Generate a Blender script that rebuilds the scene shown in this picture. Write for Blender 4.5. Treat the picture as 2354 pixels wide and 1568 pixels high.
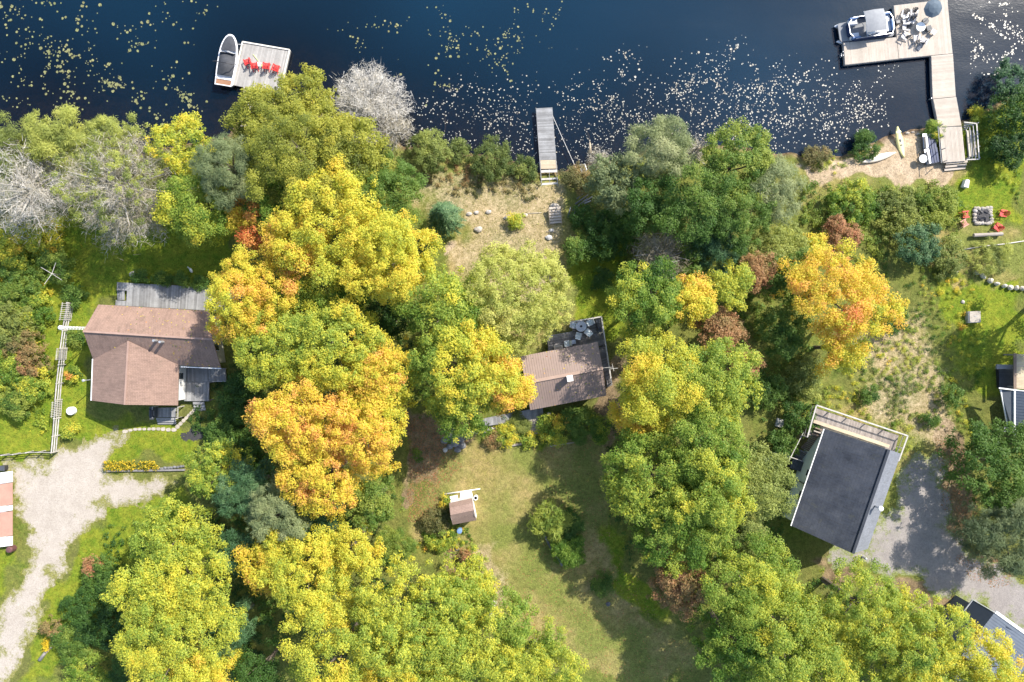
import bpy, bmesh, math, random
import numpy as np
from mathutils import Vector, Matrix
# ------------------------------------------------------------------ clear, camera, world, sun
for o in list(bpy.data.objects):
    bpy.data.objects.remove(o, do_unlink=True)
SC = bpy.context.scene
COL = SC.collection
R = math.radians
random.seed(11)
RNG = np.random.default_rng(11)
S = 20.84                 # survey units per metre at lake level
CAMH = 75.3               # drone height above the lake, metres
GZ = 0.6                  # height of the shore land above the lake
cam_d = bpy.data.cameras.new('camera')
cam = bpy.data.objects.new('camera', cam_d)
COL.objects.link(cam)
cam.location = (0, 0, CAMH)
cam.rotation_euler = (0, 0, 0)
cam_d.sensor_width = 36
cam_d.lens = 24
cam_d.clip_end = 3000
SC.camera = cam
SUN_EL, SUN_AZ = R(43), math.atan2(0.66, 0.75)      # azimuth measured from +X
w = bpy.data.worlds.new('World')
SC.world = w
w.use_nodes = True
nt = w.node_tree
nt.nodes.clear()
sky = nt.nodes.new('ShaderNodeTexSky')
sky.sky_type = 'NISHITA'
sky.sun_disc = False
sky.sun_elevation = SUN_EL
sky.sun_rotation = R(90) - SUN_AZ
sky.air_density = 1.0
sky.dust_density = 1.0
bg = nt.nodes.new('ShaderNodeBackground')
bg.inputs[1].default_value = 0.15
out = nt.nodes.new('ShaderNodeOutputWorld')
nt.links.new(sky.outputs[0], bg.inputs[0])
nt.links.new(bg.outputs[0], out.inputs[0])
sl = bpy.data.lights.new('sun', 'SUN')
sl.energy = 4.3
sl.angle = R(0.5)
sl.color = (1.0, 0.945, 0.86)
so = bpy.data.objects.new('sun', sl)
COL.objects.link(so)
LDIR = Vector((math.cos(SUN_AZ) * math.cos(SUN_EL), math.sin(SUN_AZ) * math.cos(SUN_EL), math.sin(SUN_EL)))
so.rotation_euler = (-LDIR).to_track_quat('-Z', 'Y').to_euler()
so.location = (0, 0, 90)
SC.view_settings.view_transform = 'Standard'
SC.view_settings.look = 'None'
SC.view_settings.exposure = 1.0
SC.view_settings.gamma = 1
SC.view_settings.use_curve_mapping = False
SC.render.engine = 'CYCLES'
SC.cycles.max_bounces = 6
SC.cycles.diffuse_bounces = 3
SC.cycles.transmission_bounces = 3
SC.cycles.transparent_max_bounces = 6
SC.render.resolution_x = 1024
SC.render.resolution_y = 682

def at(u, v, z=GZ):
    """survey point (as read on the photo) lying at height z -> metres"""
    k = (CAMH - z) / CAMH / S
    return Vector(((u - 1177) * k, (784 - v) * k, z))

# ------------------------------------------------------------------ object helpers
def tag(o, label=None, cat=None, group=None, kind=None):
    if label: o['label'] = label
    if cat: o['category'] = cat
    if group: o['group'] = group
    if kind: o['kind'] = kind
    return o

def thing(name, label, cat, loc=(0, 0, 0), rz=0.0, group=None):
    o = bpy.data.objects.new(name, None)
    COL.objects.link(o)
    o.location = loc
    o.rotation_euler = (0, 0, rz)
    o.empty_display_size = 0.3
    return tag(o, label, cat, group)

ORIG = {}
def root_loc(p):
    while p is not None:
        if p.parent is None: return Vector(p.location)
        p = p.parent
    return Vector((0, 0, 0))

def link_mesh(name, me, parent=None):
    o = bpy.data.objects.new(name, me)
    COL.objects.link(o)
    if parent is not None: o.parent = parent
    return o

def dup(root, loc=None, rz=None, label=None, group=None):
    r = root.copy(); COL.objects.link(r)
    if loc is not None: r.location = loc
    if rz is not None: r.rotation_euler = (0, 0, rz)
    if label: r['label'] = label
    if group: r['group'] = group
    for ch in list(root.children):
        c = ch.copy(); COL.objects.link(c); c.parent = r
        for g in list(ch.children):
            d = g.copy(); COL.objects.link(d); d.parent = c
    return r

class MB:
    """collects simple shapes; build() links them as ONE mesh. world=True: points are world points."""
    def __init__(s):
        s.v = []; s.f = []; s.uv = []
    def add(s, vs, fs, uvs=None):
        b = len(s.v)
        s.v += [tuple(x) for x in vs]
        for i, f in enumerate(fs):
            s.f.append([b + k for k in f])
            s.uv.append(uvs[i] if uvs and uvs[i] else [(0, 0)] * len(f))
        return s
    def box(s, c, size, rz=0.0, m=None):
        x, y, z = [q / 2 for q in size]
        vs = [Vector((i * x, j * y, k * z)) for k in (-1, 1) for j in (-1, 1) for i in (-1, 1)]
        M = m if m is not None else Matrix.Rotation(rz, 3, 'Z')
        vs = [M @ p + Vector(c) for p in vs]
        return s.add(vs, [(0, 2, 3, 1), (4, 5, 7, 6), (0, 1, 5, 4), (2, 6, 7, 3), (0, 4, 6, 2), (1, 3, 7, 5)])
    def prism(s, pts, t, uv=False):
        """pts: top loop (counter-clockwise seen from above), extruded down by t"""
        n = len(pts)
        top = [Vector(p) for p in pts]
        bot = [p - Vector((0, 0, t)) for p in top]
        fs = [tuple(range(n)), tuple(range(2 * n - 1, n - 1, -1))] + [((i + 1) % n, i, n + i, n + (i + 1) % n) for i in range(n)]
        uvs = [None] * len(fs)
        if uv and n == 4:
            a = (top[1] - top[0]).length; b = (top[3] - top[0]).length
            uvs[0] = [(0, 0), (a, 0), (a, b), (0, b)]
        return s.add(top + bot, fs, uvs)
    def tube(s, path, rad, n=6, cap=True):
        path = [Vector(p) for p in path]
        if not isinstance(rad, (list, tuple)): rad = [rad] * len(path)
        vs, fs = [], []
        for i, p in enumerate(path):
            d = path[min(i + 1, len(path) - 1)] - path[max(i - 1, 0)]
            d = d.normalized() if d.length > 1e-9 else Vector((0, 0, 1))
            a = d.cross(Vector((0, 0, 1)))
            if a.length < 1e-3: a = d.cross(Vector((1, 0, 0)))
            a.normalize(); b = d.cross(a)
            for k in range(n):
                t = 2 * math.pi * k / n
                vs.append(p + (a * math.cos(t) + b * math.sin(t)) * rad[i])
        for i in range(len(path) - 1):
            for k in range(n):
                k2 = (k + 1) % n
                fs.append((i * n + k, i * n + k2, (i + 1) * n + k2, (i + 1) * n + k))
        if cap:
            fs.append(tuple(range(n))[::-1]); fs.append(tuple((len(path) - 1) * n + k for k in range(n)))
        return s.add(vs, fs)
    def lathe(s, c, prof, n=16, sx=1, sy=1):
        vs, fs = [], []
        for r, z in prof:
            for k in range(n):
                t = 2 * math.pi * k / n
                vs.append((c[0] + r * math.cos(t) * sx, c[1] + r * math.sin(t) * sy, c[2] + z))
        for i in range(len(prof) - 1):
            for k in range(n):
                k2 = (k + 1) % n
                fs.append((i * n + k, i * n + k2, (i + 1) * n + k2, (i + 1) * n + k))
        fs.append(tuple(range(n))[::-1]); fs.append(tuple((len(prof) - 1) * n + k for k in range(n)))
        return s.add(vs, fs)
    def build(s, name, mat, parent=None, world=True, smooth=False, bevel=0):
        me = bpy.data.meshes.new(name)
        off = root_loc(parent) if (world and parent is not None) else Vector((0, 0, 0))
        me.from_pydata([tuple(Vector(p) - off) for p in s.v], [], s.f)
        if any(any(q != (0, 0) for q in u) for u in s.uv):
            l = me.uv_layers.new(name='UVMap')
            k = 0
            for u in s.uv:
                for q in u:
                    l.data[k].uv = q; k += 1
        if mat is not None: me.materials.append(mat)
        if smooth:
            for p in me.polygons: p.use_smooth = True
        me.update()
        o = link_mesh(name, me, parent)
        if bevel:
            bm = bmesh.new(); bm.from_mesh(me)
            bmesh.ops.bevel(bm, geom=bm.edges[:], offset=bevel, segments=2, affect='EDGES', profile=0.6)
            bm.to_mesh(me); bm.free()
        return o

# ------------------------------------------------------------------ materials
KLIT = 1.55          # radiance of a sunlit white sheet here: colours below are read sunlit and divided by it
def lin(c):
    c /= 255.0
    return c / 12.92 if c <= 0.04045 else ((c + 0.055) / 1.055) ** 2.4
def C(r, g, b, k=None):
    k = k or KLIT
    return (lin(r) / k, lin(g) / k, lin(b) / k, 1)

class NT:
    def __init__(s, name):
        s.m = bpy.data.materials.new(name)
        s.m.use_nodes = True
        s.t = s.m.node_tree
        s.t.nodes.clear()
    def n(s, typ, props=None, **inp):
        nd = s.t.nodes.new('ShaderNode' + typ)
        for k, v in (props or {}).items(): setattr(nd, k, v)
        for k, v in inp.items():
            sk = nd.inputs[int(k[1:])] if k[0] == 'i' and k[1:].isdigit() else nd.inputs[k.replace('_', ' ')]
            if isinstance(v, bpy.types.NodeSocket): s.t.links.new(v, sk)
            else: sk.default_value = v
        return nd
    def noise(s, vec, scale, detail=4, rough=0.6):
        return s.n('TexNoise', None, Vector=vec, Scale=scale, Detail=detail, Roughness=rough).outputs[0]
    def ramp(s, fac, stops, interp='LINEAR'):
        nd = s.n('ValToRGB')
        s.t.links.new(fac, nd.inputs[0])
        cr = nd.color_ramp
        cr.interpolation = interp
        while len(cr.elements) > 1: cr.elements.remove(cr.elements[0])
        cr.elements[0].position = stops[0][0]; cr.elements[0].color = stops[0][1]
        for p, c in stops[1:]:
            e = cr.elements.new(p); e.color = c
        return nd.outputs[0]
    def mix(s, fac, a, b, typ='MIX'):
        nd = s.n('MixRGB', {'blend_type': typ}, i0=fac, i1=a, i2=b)
        return nd.outputs[0]
    def math(s, op, a, b=0.0, clamp=False):
        return s.n('Math', {'operation': op, 'use_clamp': clamp}, i0=a, i1=b).outputs[0]
    def attr(s, name):
        return s.n('Attribute', {'attribute_name': name}).outputs['Fac']
    def pos(s):
        return s.n('NewGeometry').outputs['Position']
    def objco(s):
        return s.n('TexCoord').outputs['Object']
    def rnd(s):
        return s.n('ObjectInfo').outputs['Random']
    def bump(s, h, strength=0.4, dist=0.05):
        return s.n('Bump', None, Height=h, Strength=strength, Distance=dist).outputs[0]
    def out(s, shader):
        o = s.n('OutputMaterial')
        s.t.links.new(shader, o.inputs[0])
        return s.m
    def bsdf(s, col, rough=0.8, normal=None, spec=0.3, metal=0.0):
        p = s.n('BsdfPrincipled', None, Base_Color=col, Roughness=rough, Metallic=metal)
        p.inputs['Specular IOR Level'].default_value = spec
        if normal is not None: s.t.links.new(normal, p.inputs['Normal'])
        return p.outputs[0]

def mat_plain(name, c1, c2=None, scale=3.0, rough=0.7, spec=0.3, metal=0.0, bump=0.15, var=0.12):
    """two-tone weathered surface with grain"""
    t = NT(name)
    p = t.pos()
    c2 = c2 or tuple(x * 0.8 for x in c1[:3]) + (1,)
    n1 = t.noise(p, scale, 5, 0.65)
    col = t.mix(t.ramp(n1, [(0.35, (0, 0, 0, 1)), (0.68, (1, 1, 1, 1))]), c1, c2)
    if var:
        f = t.math('MULTIPLY_ADD', t.rnd(), var * 2)
        t.t.nodes[-1].inputs[2].default_value = 1 - var
        hs = t.n('HueSaturation', None, Value=f, Color=col)
        col = hs.outputs[0]
    nb = t.bump(t.noise(p, scale * 9, 3, 0.6), bump, 0.02) if bump else None
    return t.out(t.bsdf(col, rough, nb, spec, metal))

def mat_wood(name, c1, c2, var=0.25, streak=(1, 1, 1)):
    t = NT(name)
    p = t.pos()
    col = t.mix(t.ramp(t.noise(p, 1.3, 5, 0.7), [(0.3, (0, 0, 0, 1)), (0.7, (1, 1, 1, 1))]), c1, c2)
    n2 = t.noise(p, 14, 3, 0.6)
    col = t.mix(t.math('MULTIPLY', n2, 0.45), col, tuple(x * 0.55 for x in c2[:3]) + (1,))
    f = t.math('MULTIPLY_ADD', t.rnd(), var * 2)
    t.t.nodes[-1].inputs[2].default_value = 1 - var
    col = t.n('HueSaturation', None, Value=f, Color=col).outputs[0]
    return t.out(t.bsdf(col, 0.8, t.bump(n2, 0.3, 0.01), 0.25))

def mat_leaf(name, stops, transl=0.40, rough=0.55):
    t = NT(name)
    a = t.attr('tint')
    col = t.ramp(a, stops)
    col = t.mix(t.math('MULTIPLY', t.noise(t.pos(), 1.1, 3, 0.6), 0.0), col, col)
    ps = t.bsdf(col, rough, None, 0.25)
    hs = t.n('HueSaturation', None, Saturation=1.15, Value=1.1, Color=col).outputs[0]
    tr = t.n('BsdfTranslucent', None, Color=hs).outputs[0]
    mx = t.n('MixShader', None, i0=transl, i1=ps, i2=tr).outputs[0]
    return t.out(mx)

LEAF = {
 'autumn': mat_leaf('leaf_autumn', [(0.0, (0.042, 0.100, 0.018, 1)), (0.20, (0.105, 0.200, 0.024, 1)), (0.40, (0.280, 0.360, 0.055, 1)),
                     (0.58, (0.60, 0.560, 0.060, 1)), (0.72, (0.710, 0.510, 0.060, 1)), (0.86, (0.700, 0.370, 0.110, 1)), (1.0, (0.58, 0.15, 0.05, 1))]),
 'olive': mat_leaf('leaf_olive', [(0.0, (0.055, 0.085, 0.022, 1)), (0.25, (0.150, 0.180, 0.034, 1)), (0.5, (0.330, 0.340, 0.050, 1)), (0.72, (0.480, 0.420, 0.060, 1)), (1.0, (0.52, 0.33, 0.075, 1))]),
 'green': mat_leaf('leaf_green', [(0.0, (0.026, 0.068, 0.018, 1)), (0.4, (0.070, 0.145, 0.026, 1)), (0.7, (0.140, 0.220, 0.038, 1)), (1.0, (0.31, 0.35, 0.06, 1))]),
 'pale': mat_leaf('leaf_pale', [(0.0, (0.08, 0.12, 0.03, 1)), (0.4, (0.24, 0.28, 0.07, 1)), (0.7, (0.43, 0.45, 0.10, 1)), (1.0, (0.58, 0.55, 0.16, 1))]),
 'grey': mat_leaf('leaf_grey', [(0.0, (0.060, 0.095, 0.045, 1)), (0.4, (0.170, 0.215, 0.095, 1)), (0.7, (0.300, 0.335, 0.150, 1)), (1.0, (0.46, 0.46, 0.25, 1))]),
 'rust': mat_leaf('leaf_rust', [(0.0, (0.10, 0.11, 0.035, 1)), (0.35, (0.23, 0.18, 0.065, 1)), (0.65, (0.34, 0.18, 0.080, 1)), (1.0, (0.43, 0.16, 0.08, 1))], 0.25),
 'needle': mat_leaf('leaf_needle', [(0.0, (0.018, 0.052, 0.024, 1)), (0.5, (0.050, 0.115, 0.042, 1)), (0.8, (0.115, 0.190, 0.075, 1)), (1.0, (0.23, 0.30, 0.12, 1))], 0.15),
 'twig': mat_leaf('dry_twig', [(0.0, (0.17, 0.145, 0.08, 1)), (0.5, (0.33, 0.29, 0.205, 1)), (1.0, (0.50, 0.47, 0.42, 1))], 0.05, 0.8),
 'flower': mat_leaf('flower_petal', [(0.0, (0.05, 0.11, 0.02, 1)), (0.3, (0.20, 0.20, 0.02, 1)), (0.5, (0.62, 0.42, 0.02, 1)), (1.0, (0.72, 0.50, 0.03, 1))], 0.2),
}
M = {}
M['bark'] = mat_plain('bark', (0.16, 0.13, 0.10, 1), (0.09, 0.07, 0.055, 1), 4, 0.9, bump=0.6)
M['bark_grey'] = mat_plain('bark_grey', (0.42, 0.39, 0.34, 1), (0.26, 0.24, 0.21, 1), 4, 0.9, bump=0.5)
M['white'] = mat_plain('white_paint', (0.80, 0.79, 0.76, 1), (0.70, 0.69, 0.66, 1), 2, 0.5, bump=0.05, var=0.03)
M['offwhite'] = mat_plain('cream_paint', (0.66, 0.63, 0.55, 1), (0.55, 0.52, 0.45, 1), 1.5, 0.6, bump=0.1)
M['rail'] = mat_plain('weathered_rail', (0.53, 0.50, 0.45, 1), (0.36, 0.33, 0.295, 1), 3, 0.7, bump=0.2)
M['greywood'] = mat_wood('grey_deck_wood', (0.34, 0.34, 0.34, 1), (0.22, 0.215, 0.21, 1))
M['dockwood'] = mat_wood('pale_dock_wood', (0.53, 0.465, 0.39, 1), (0.44, 0.375, 0.305, 1), 0.09)
M['weathered'] = mat_wood('weathered_deck_wood', (0.38, 0.33, 0.29, 1), (0.25, 0.21, 0.185, 1), 0.2)
M['silverwood'] = mat_wood('silver_dock_wood', (0.44, 0.42, 0.39, 1), (0.33, 0.31, 0.285, 1), 0.16)
M['tanwood'] = mat_wood('tan_dock_wood', (0.56, 0.47, 0.34, 1), (0.45, 0.35, 0.24, 1), 0.07)
M['brownwood'] = mat_wood('brown_deck_wood', (0.27, 0.20, 0.15, 1), (0.17, 0.125, 0.095, 1), 0.2)
M['darkwood'] = mat_wood('dark_deck_wood', (0.27, 0.255, 0.25, 1), (0.15, 0.14, 0.138, 1), 0.3)
M['dark'] = mat_plain('black_metal', (0.022, 0.022, 0.026, 1), (0.035, 0.035, 0.04, 1), 4, 0.45, 0.5)
M['steel'] = mat_plain('galvanised_steel', (0.50, 0.51, 0.52, 1), (0.36, 0.37, 0.38, 1), 3, 0.4, 0.5, 0.4)
M['red'] = mat_plain('red_plastic', (0.62, 0.045, 0.035, 1), (0.50, 0.030, 0.028, 1), 3, 0.45, 0.4, bump=0.05, var=0.08)
M['faded'] = mat_plain('faded_red_plastic', (0.66, 0.33, 0.25, 1), (0.52, 0.22, 0.16, 1), 3, 0.55, 0.3, bump=0.05)
M['canvas'] = mat_plain('charcoal_canvas', (0.075, 0.078, 0.086, 1), (0.052, 0.055, 0.062, 1), 2, 0.75, 0.2, bump=0.3)
M['canopy'] = mat_plain('grey_canvas', (0.27, 0.275, 0.28, 1), (0.22, 0.225, 0.235, 1), 2, 0.8, 0.2, bump=0.2)
M['gelcoat'] = mat_plain('white_gelcoat', (0.80, 0.80, 0.80, 1), (0.74, 0.74, 0.75, 1), 1, 0.25, 0.5, bump=0)
M['navy'] = mat_plain('navy_hull', (0.018, 0.035, 0.10, 1), (0.012, 0.025, 0.07, 1), 2, 0.3, 0.5, bump=0)
M['alu'] = mat_plain('aluminium', (0.60, 0.61, 0.63, 1), (0.50, 0.51, 0.53, 1), 2, 0.35, 0.5, 0.6, bump=0.05)
M['seat'] = mat_plain('pale_vinyl', (0.66, 0.66, 0.66, 1), (0.55, 0.56, 0.58, 1), 2, 0.5, 0.4)
M['bluevinyl'] = mat_plain('blue_vinyl', (0.10, 0.20, 0.40, 1), (0.07, 0.14, 0.30, 1), 2, 0.5, 0.4)
M['teak'] = mat_wood('teak', (0.36, 0.20, 0.12, 1), (0.27, 0.14, 0.08, 1), 0.1)
M['sling'] = mat_plain('pale_sling_fabric', (0.66, 0.71, 0.71, 1), (0.58, 0.63, 0.63, 1), 6, 0.8, 0.2)
M['glass'] = mat_plain('dark_window_glass', (0.03, 0.04, 0.045, 1), (0.02, 0.03, 0.035, 1), 1, 0.08, 0.6, bump=0, var=0)
M['tableglass'] = mat_plain('grey_table_glass', (0.13, 0.15, 0.16, 1), (0.10, 0.115, 0.125, 1), 3, 0.15, 0.5, bump=0, var=0)
M['siding'] = mat_plain('sage_siding', (0.74, 0.80, 0.70, 1), (0.68, 0.74, 0.65, 1), 1.5, 0.6, 0.3)
M['greysiding'] = mat_plain('grey_siding', (0.11, 0.125, 0.14, 1), (0.085, 0.095, 0.11, 1), 1.5, 0.6, 0.3)
M['brownsiding'] = mat_plain('brown_siding', (0.20, 0.15, 0.11, 1), (0.15, 0.11, 0.08, 1), 2, 0.75)
M['yellowsiding'] = mat_plain('weathered_cream_siding', (0.42, 0.40, 0.31, 1), (0.30, 0.29, 0.23, 1), 2, 0.75)
M['stone'] = mat_plain('field_stone', (0.46, 0.42, 0.37, 1), (0.30, 0.275, 0.25, 1), 3, 0.85, bump=0.5, var=0.25)
M['darkstone'] = mat_plain('grey_stone', (0.20, 0.20, 0.20, 1), (0.12, 0.12, 0.125, 1), 3, 0.85, bump=0.5, var=0.25)
M['palestone'] = mat_plain('pale_stone', (0.46, 0.405, 0.335, 1), (0.30, 0.265, 0.22, 1), 5, 0.9, bump=0.4, var=0.15)
M['creamstone'] = mat_plain('cream_stone', (0.66, 0.60, 0.50, 1), (0.50, 0.45, 0.37, 1), 4, 0.9, bump=0.4, var=0.12)
M['concrete'] = mat_plain('concrete', (0.44, 0.43, 0.41, 1), (0.34, 0.33, 0.32, 1), 3, 0.85, bump=0.3)
M['ash'] = mat_plain('ash', (0.09, 0.085, 0.085, 1), (0.035, 0.033, 0.033, 1), 7, 0.95, bump=0.8)
M['kayak'] = mat_plain('yellow_kayak', (0.66, 0.60, 0.26, 1), (0.60, 0.53, 0.22, 1), 2, 0.4, 0.4, bump=0)
M['kayakwhite'] = mat_plain('cream_kayak', (0.70, 0.62, 0.50, 1), (0.64, 0.55, 0.43, 1), 2, 0.4, 0.4, bump=0)
M['pinkpanel'] = mat_plain('pinkish_tan_panel', (0.44, 0.26, 0.19, 1), (0.37, 0.21, 0.155, 1), 1, 0.6)
M['blueplastic'] = mat_plain('blue_plastic', (0.16, 0.26, 0.45, 1), (0.12, 0.2, 0.38, 1), 3, 0.4, 0.4)
M['paleblue'] = mat_plain('pale_blue_tarp', (0.50, 0.60, 0.68, 1), (0.40, 0.50, 0.62, 1), 3, 0.6, 0.3, bump=0.4)
M['maroon'] = mat_plain('maroon_steel', (0.16, 0.07, 0.07, 1), (0.11, 0.05, 0.05, 1), 3, 0.5, 0.4)
M['umbrella'] = mat_plain('slate_fabric', (0.12, 0.15, 0.18, 1), (0.09, 0.12, 0.145, 1), 2, 0.8, 0.2, bump=0.2)
M['chairgrey'] = mat_plain('light_grey_plastic', (0.50, 0.49, 0.49, 1), (0.42, 0.41, 0.42, 1), 3, 0.5, 0.3)
M['slate'] = mat_plain('dark_grey_plastic', (0.075, 0.08, 0.09, 1), (0.055, 0.06, 0.068, 1), 3, 0.5, 0.3)
M['towel'] = mat_plain('pale_lime_plastic', (0.55, 0.58, 0.24, 1), (0.46, 0.52, 0.20, 1), 3, 0.6)
M['log'] = mat_wood('bleached_log', (0.52, 0.46, 0.40, 1), (0.36, 0.31, 0.26, 1), 0.15)

def mat_shingle(name, c1, c2, cw=0.33, ch=0.16, streaks=0.35):
    t = NT(name)
    uv = t.n('TexCoord').outputs['UV']
    br = t.n('TexBrick', {'offset': 0.5}, Vector=uv, Color1=(1, 1, 1, 1), Color2=(0.72, 0.72, 0.72, 1), Mortar=(0.35, 0.35, 0.35, 1), Scale=1.0)
    br.inputs['Mortar Size'].default_value = 0.014
    br.inputs['Brick Width'].default_value = cw
    br.inputs['Row Height'].default_value = ch
    p = t.pos()
    col = t.mix(t.ramp(t.noise(p, 0.55, 6, 0.7), [(0.35, (0, 0, 0, 1)), (0.65, (1, 1, 1, 1))]), c1, c2)
    col = t.mix(0.55, col, br.outputs[0], 'MULTIPLY')
    mp = t.n('Mapping', None, Vector=uv)
    mp.inputs['Scale'].default_value = (3.2, 0.5, 1)
    st = t.noise(mp.outputs[0], 1.6, 5, 0.75)
    col = t.mix(t.math('MULTIPLY', t.ramp(st, [(0.4, (0, 0, 0, 1)), (0.75, (1, 1, 1, 1))]), streaks), col, tuple(x * 1.7 for x in c1[:3]) + (1,))
    ms = t.ramp(t.noise(p, 0.8, 8, 0.8), [(0.56, (0, 0, 0, 1)), (0.70, (1, 1, 1, 1))])
    col = t.mix(t.math('MULTIPLY', ms, 0.45), col, (0.085, 0.085, 0.06, 1))
    nb = t.bump(br.outputs['Fac'], 0.5, -0.012)
    return t.out(t.bsdf(col, 0.85, nb, 0.25))
M['shingle'] = mat_shingle('brown_shingle', (0.300, 0.198, 0.152, 1), (0.225, 0.150, 0.118, 1))
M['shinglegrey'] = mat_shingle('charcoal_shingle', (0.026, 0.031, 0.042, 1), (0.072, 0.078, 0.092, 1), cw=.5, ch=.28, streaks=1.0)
M['metalroof'] = mat_plain('brown_steel_roof', (0.275, 0.205, 0.172, 1), (0.235, 0.172, 0.145, 1), 0.7, 0.55, 0.35, bump=0.03, var=0.04)
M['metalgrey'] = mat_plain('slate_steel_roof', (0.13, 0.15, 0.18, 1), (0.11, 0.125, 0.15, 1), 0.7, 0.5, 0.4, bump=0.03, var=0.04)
M['shedroof'] = mat_shingle('shed_shingle', (0.34, 0.24, 0.20, 1), (0.28, 0.195, 0.16, 1), streaks=0.15)
# ------------------------------------------------------------------ the ground, the lake, drives
def poly_m(pts, z=GZ):
    return np.array([at(u, v, z)[:2] for u, v in pts])
def sdf(poly, X, Y):
    """signed distance to a closed polygon, negative inside"""
    d = np.full(X.shape, 1e9); ins = np.zeros(X.shape, bool)
    n = len(poly)
    for i in range(n):
        ax, ay = poly[i]; bx, by = poly[(i + 1) % n]
        ex, ey = bx - ax, by - ay
        t = np.clip(((X - ax) * ex + (Y - ay) * ey) / (ex * ex + ey * ey + 1e-12), 0, 1)
        d = np.minimum(d, np.hypot(X - ax - t * ex, Y - ay - t * ey))
        if ay != by:
            c = ((ay > Y) != (by > Y)) & (X < (bx - ax) * (Y - ay) / (by - ay) + ax)
            ins ^= c
    return np.where(ins, -d, d)
def vnoise(X, Y, scale, seed=0):
    x = X / scale + seed * 17.3; y = Y / scale - seed * 9.1
    xi = np.floor(x).astype(np.int64); yi = np.floor(y).astype(np.int64)
    fx = x - xi; fy = y - yi
    fx = fx * fx * (3 - 2 * fx); fy = fy * fy * (3 - 2 * fy)
    def h(a, b):
        q = np.sin(a * 127.1 + b * 311.7 + seed * 74.7) * 43758.5453
        return q - np.floor(q)
    return (h(xi, yi) * (1 - fx) + h(xi + 1, yi) * fx) * (1 - fy) + (h(xi, yi + 1) * (1 - fx) + h(xi + 1, yi + 1) * fx) * fy
def sstep(a, b, x):
    t = np.clip((x - a) / (b - a), 0, 1)
    return t * t * (3 - 2 * t)
SHORE = [(-9000, 330), (-200, 330), (0, 335), (150, 305), (330, 348), (420, 335), (520, 315), (560, 265), (650, 225), (760, 265), (880, 305), (930, 332),
         (1000, 332), (1050, 355), (1150, 362), (1220, 388), (1240, 396), (1285, 390), (1340, 382), (1420, 368), (1500, 335), (1600, 332), (1700, 343),
         (1800, 354), (1900, 357), (1935, 360), (1975, 338), (2030, 312), (2060, 298), (2110, 302), (2150, 288), (2220, 276), (2290, 240), (2354, 200),
         (2600, 150), (12000, -900)]
LAND = np.vstack([poly_m(SHORE, 0), [[600, -900], [-600, -900]]])
def gz_arr(X, Y):
    d = -sdf(LAND, X, Y) + (vnoise(X, Y, 1.7, 3) - 0.5) * 0.8
    land = GZ * sstep(-0.3, 2.2, d) + 0.10 * (vnoise(X, Y, 6, 1) - 0.5) * sstep(2, 8, d)
    bed = -0.06 + np.minimum(d + 0.3, 0) * 0.16
    return np.where(d > -0.3, land - 0.06 * (1 - sstep(-0.3, 0.6, d)), np.maximum(bed, -2.6))
def gz(x, y):
    return float(gz_arr(np.array([float(x)]), np.array([float(y)]))[0])

Z_DRY = [
    [(930, 330), (1240, 400), (1330, 395), (1345, 470), (1300, 620), (1330, 760), (1230, 800), (1000, 640), (1060, 540), (950, 450)],
    [(1010, 1000), (1260, 1020), (1400, 1000), (1420, 1100), (1380, 1250), (1450, 1400), (1640, 1500), (1500, 1568), (1280, 1500), (1100, 1400), (1050, 1300), (940, 1200), (1000, 1100)],
    [(1960, 740), (2110, 730), (2150, 820), (2180, 980), (2130, 1090), (2080, 1000), (1990, 920), (1960, 840)],
    [(1850, 370), (2200, 390), (2210, 440), (2050, 440), (1850, 470)],
    [(2130, 500), (2354, 520), (2354, 640), (2200, 650), (2130, 600)],
    [(1830, 920), (2100, 940), (2110, 1100), (1780, 990)],
]
Z_LUSH = [
    [(120, 480), (520, 470), (560, 640), (240, 690), (190, 780), (160, 1000), (0, 1080), (-100, 900), (0, 620)],
    [(150, 700), (220, 690), (215, 960), (440, 990), (440, 1060), (250, 1060), (160, 990)],
    [(250, 1160), (420, 1120), (420, 1250), (120, 1568), (40, 1568), (90, 1400), (170, 1270)],
    [(-100, 1250), (55, 1250), (40, 1320), (0, 1380), (-100, 1400)],
    [(2220, 270), (2354, 230), (2354, 520), (2200, 500), (2200, 400)],
    [(2230, 580), (2354, 560), (2354, 900), (2250, 900), (2150, 700)],
    [(1300, 560), (1440, 560), (1420, 800), (1310, 740)],
    [(1230, 1030), (1340, 1000), (1380, 1200), (1330, 1250), (1240, 1180)],
    [(1250, 1240), (1400, 1200), (1520, 1420), (1330, 1360)],
]
Z_SOIL = [
    [(935, 960), (1080, 960), (1080, 1005), (1015, 1060), (975, 1130), (935, 1160), (930, 1080)], [(1030, 1250), (1060, 1290), (1110, 1410), (1085, 1420), (1040, 1320)],
        [(1880, 1290), (2230, 1380), (2180, 1440), (1900, 1330)],
    [(2140, 960), (2220, 1000), (2240, 1250), (2330, 1340), (2290, 1370), (2190, 1250), (2150, 1100)],
    [(1340, 850), (1420, 830), (1430, 960), (1400, 1010), (1370, 900)],
]
Z_SAND = [
    [(1840, 380), (1990, 370), (2050, 330), (2110, 320), (2150, 372), (2200, 388), (2200, 425), (2100, 432), (2040, 416), (1960, 412), (1850, 402)],
    [(2030, 295), (2120, 300), (2130, 330), (2040, 330)],
    [(1010, 585), (1030, 575), (1040, 590), (1020, 600)],
]
Z_TAN = [[(930, 400), (1240, 405), (1330, 400), (1320, 620), (1250, 700), (1000, 650), (1050, 540), (950, 460)], [(1960, 740), (2120, 720), (2180, 860), (2190, 1000), (2100, 1060), (1980, 930)], [(1060, 1240), (1150, 1230), (1200, 1420), (1120, 1400)]]
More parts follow.
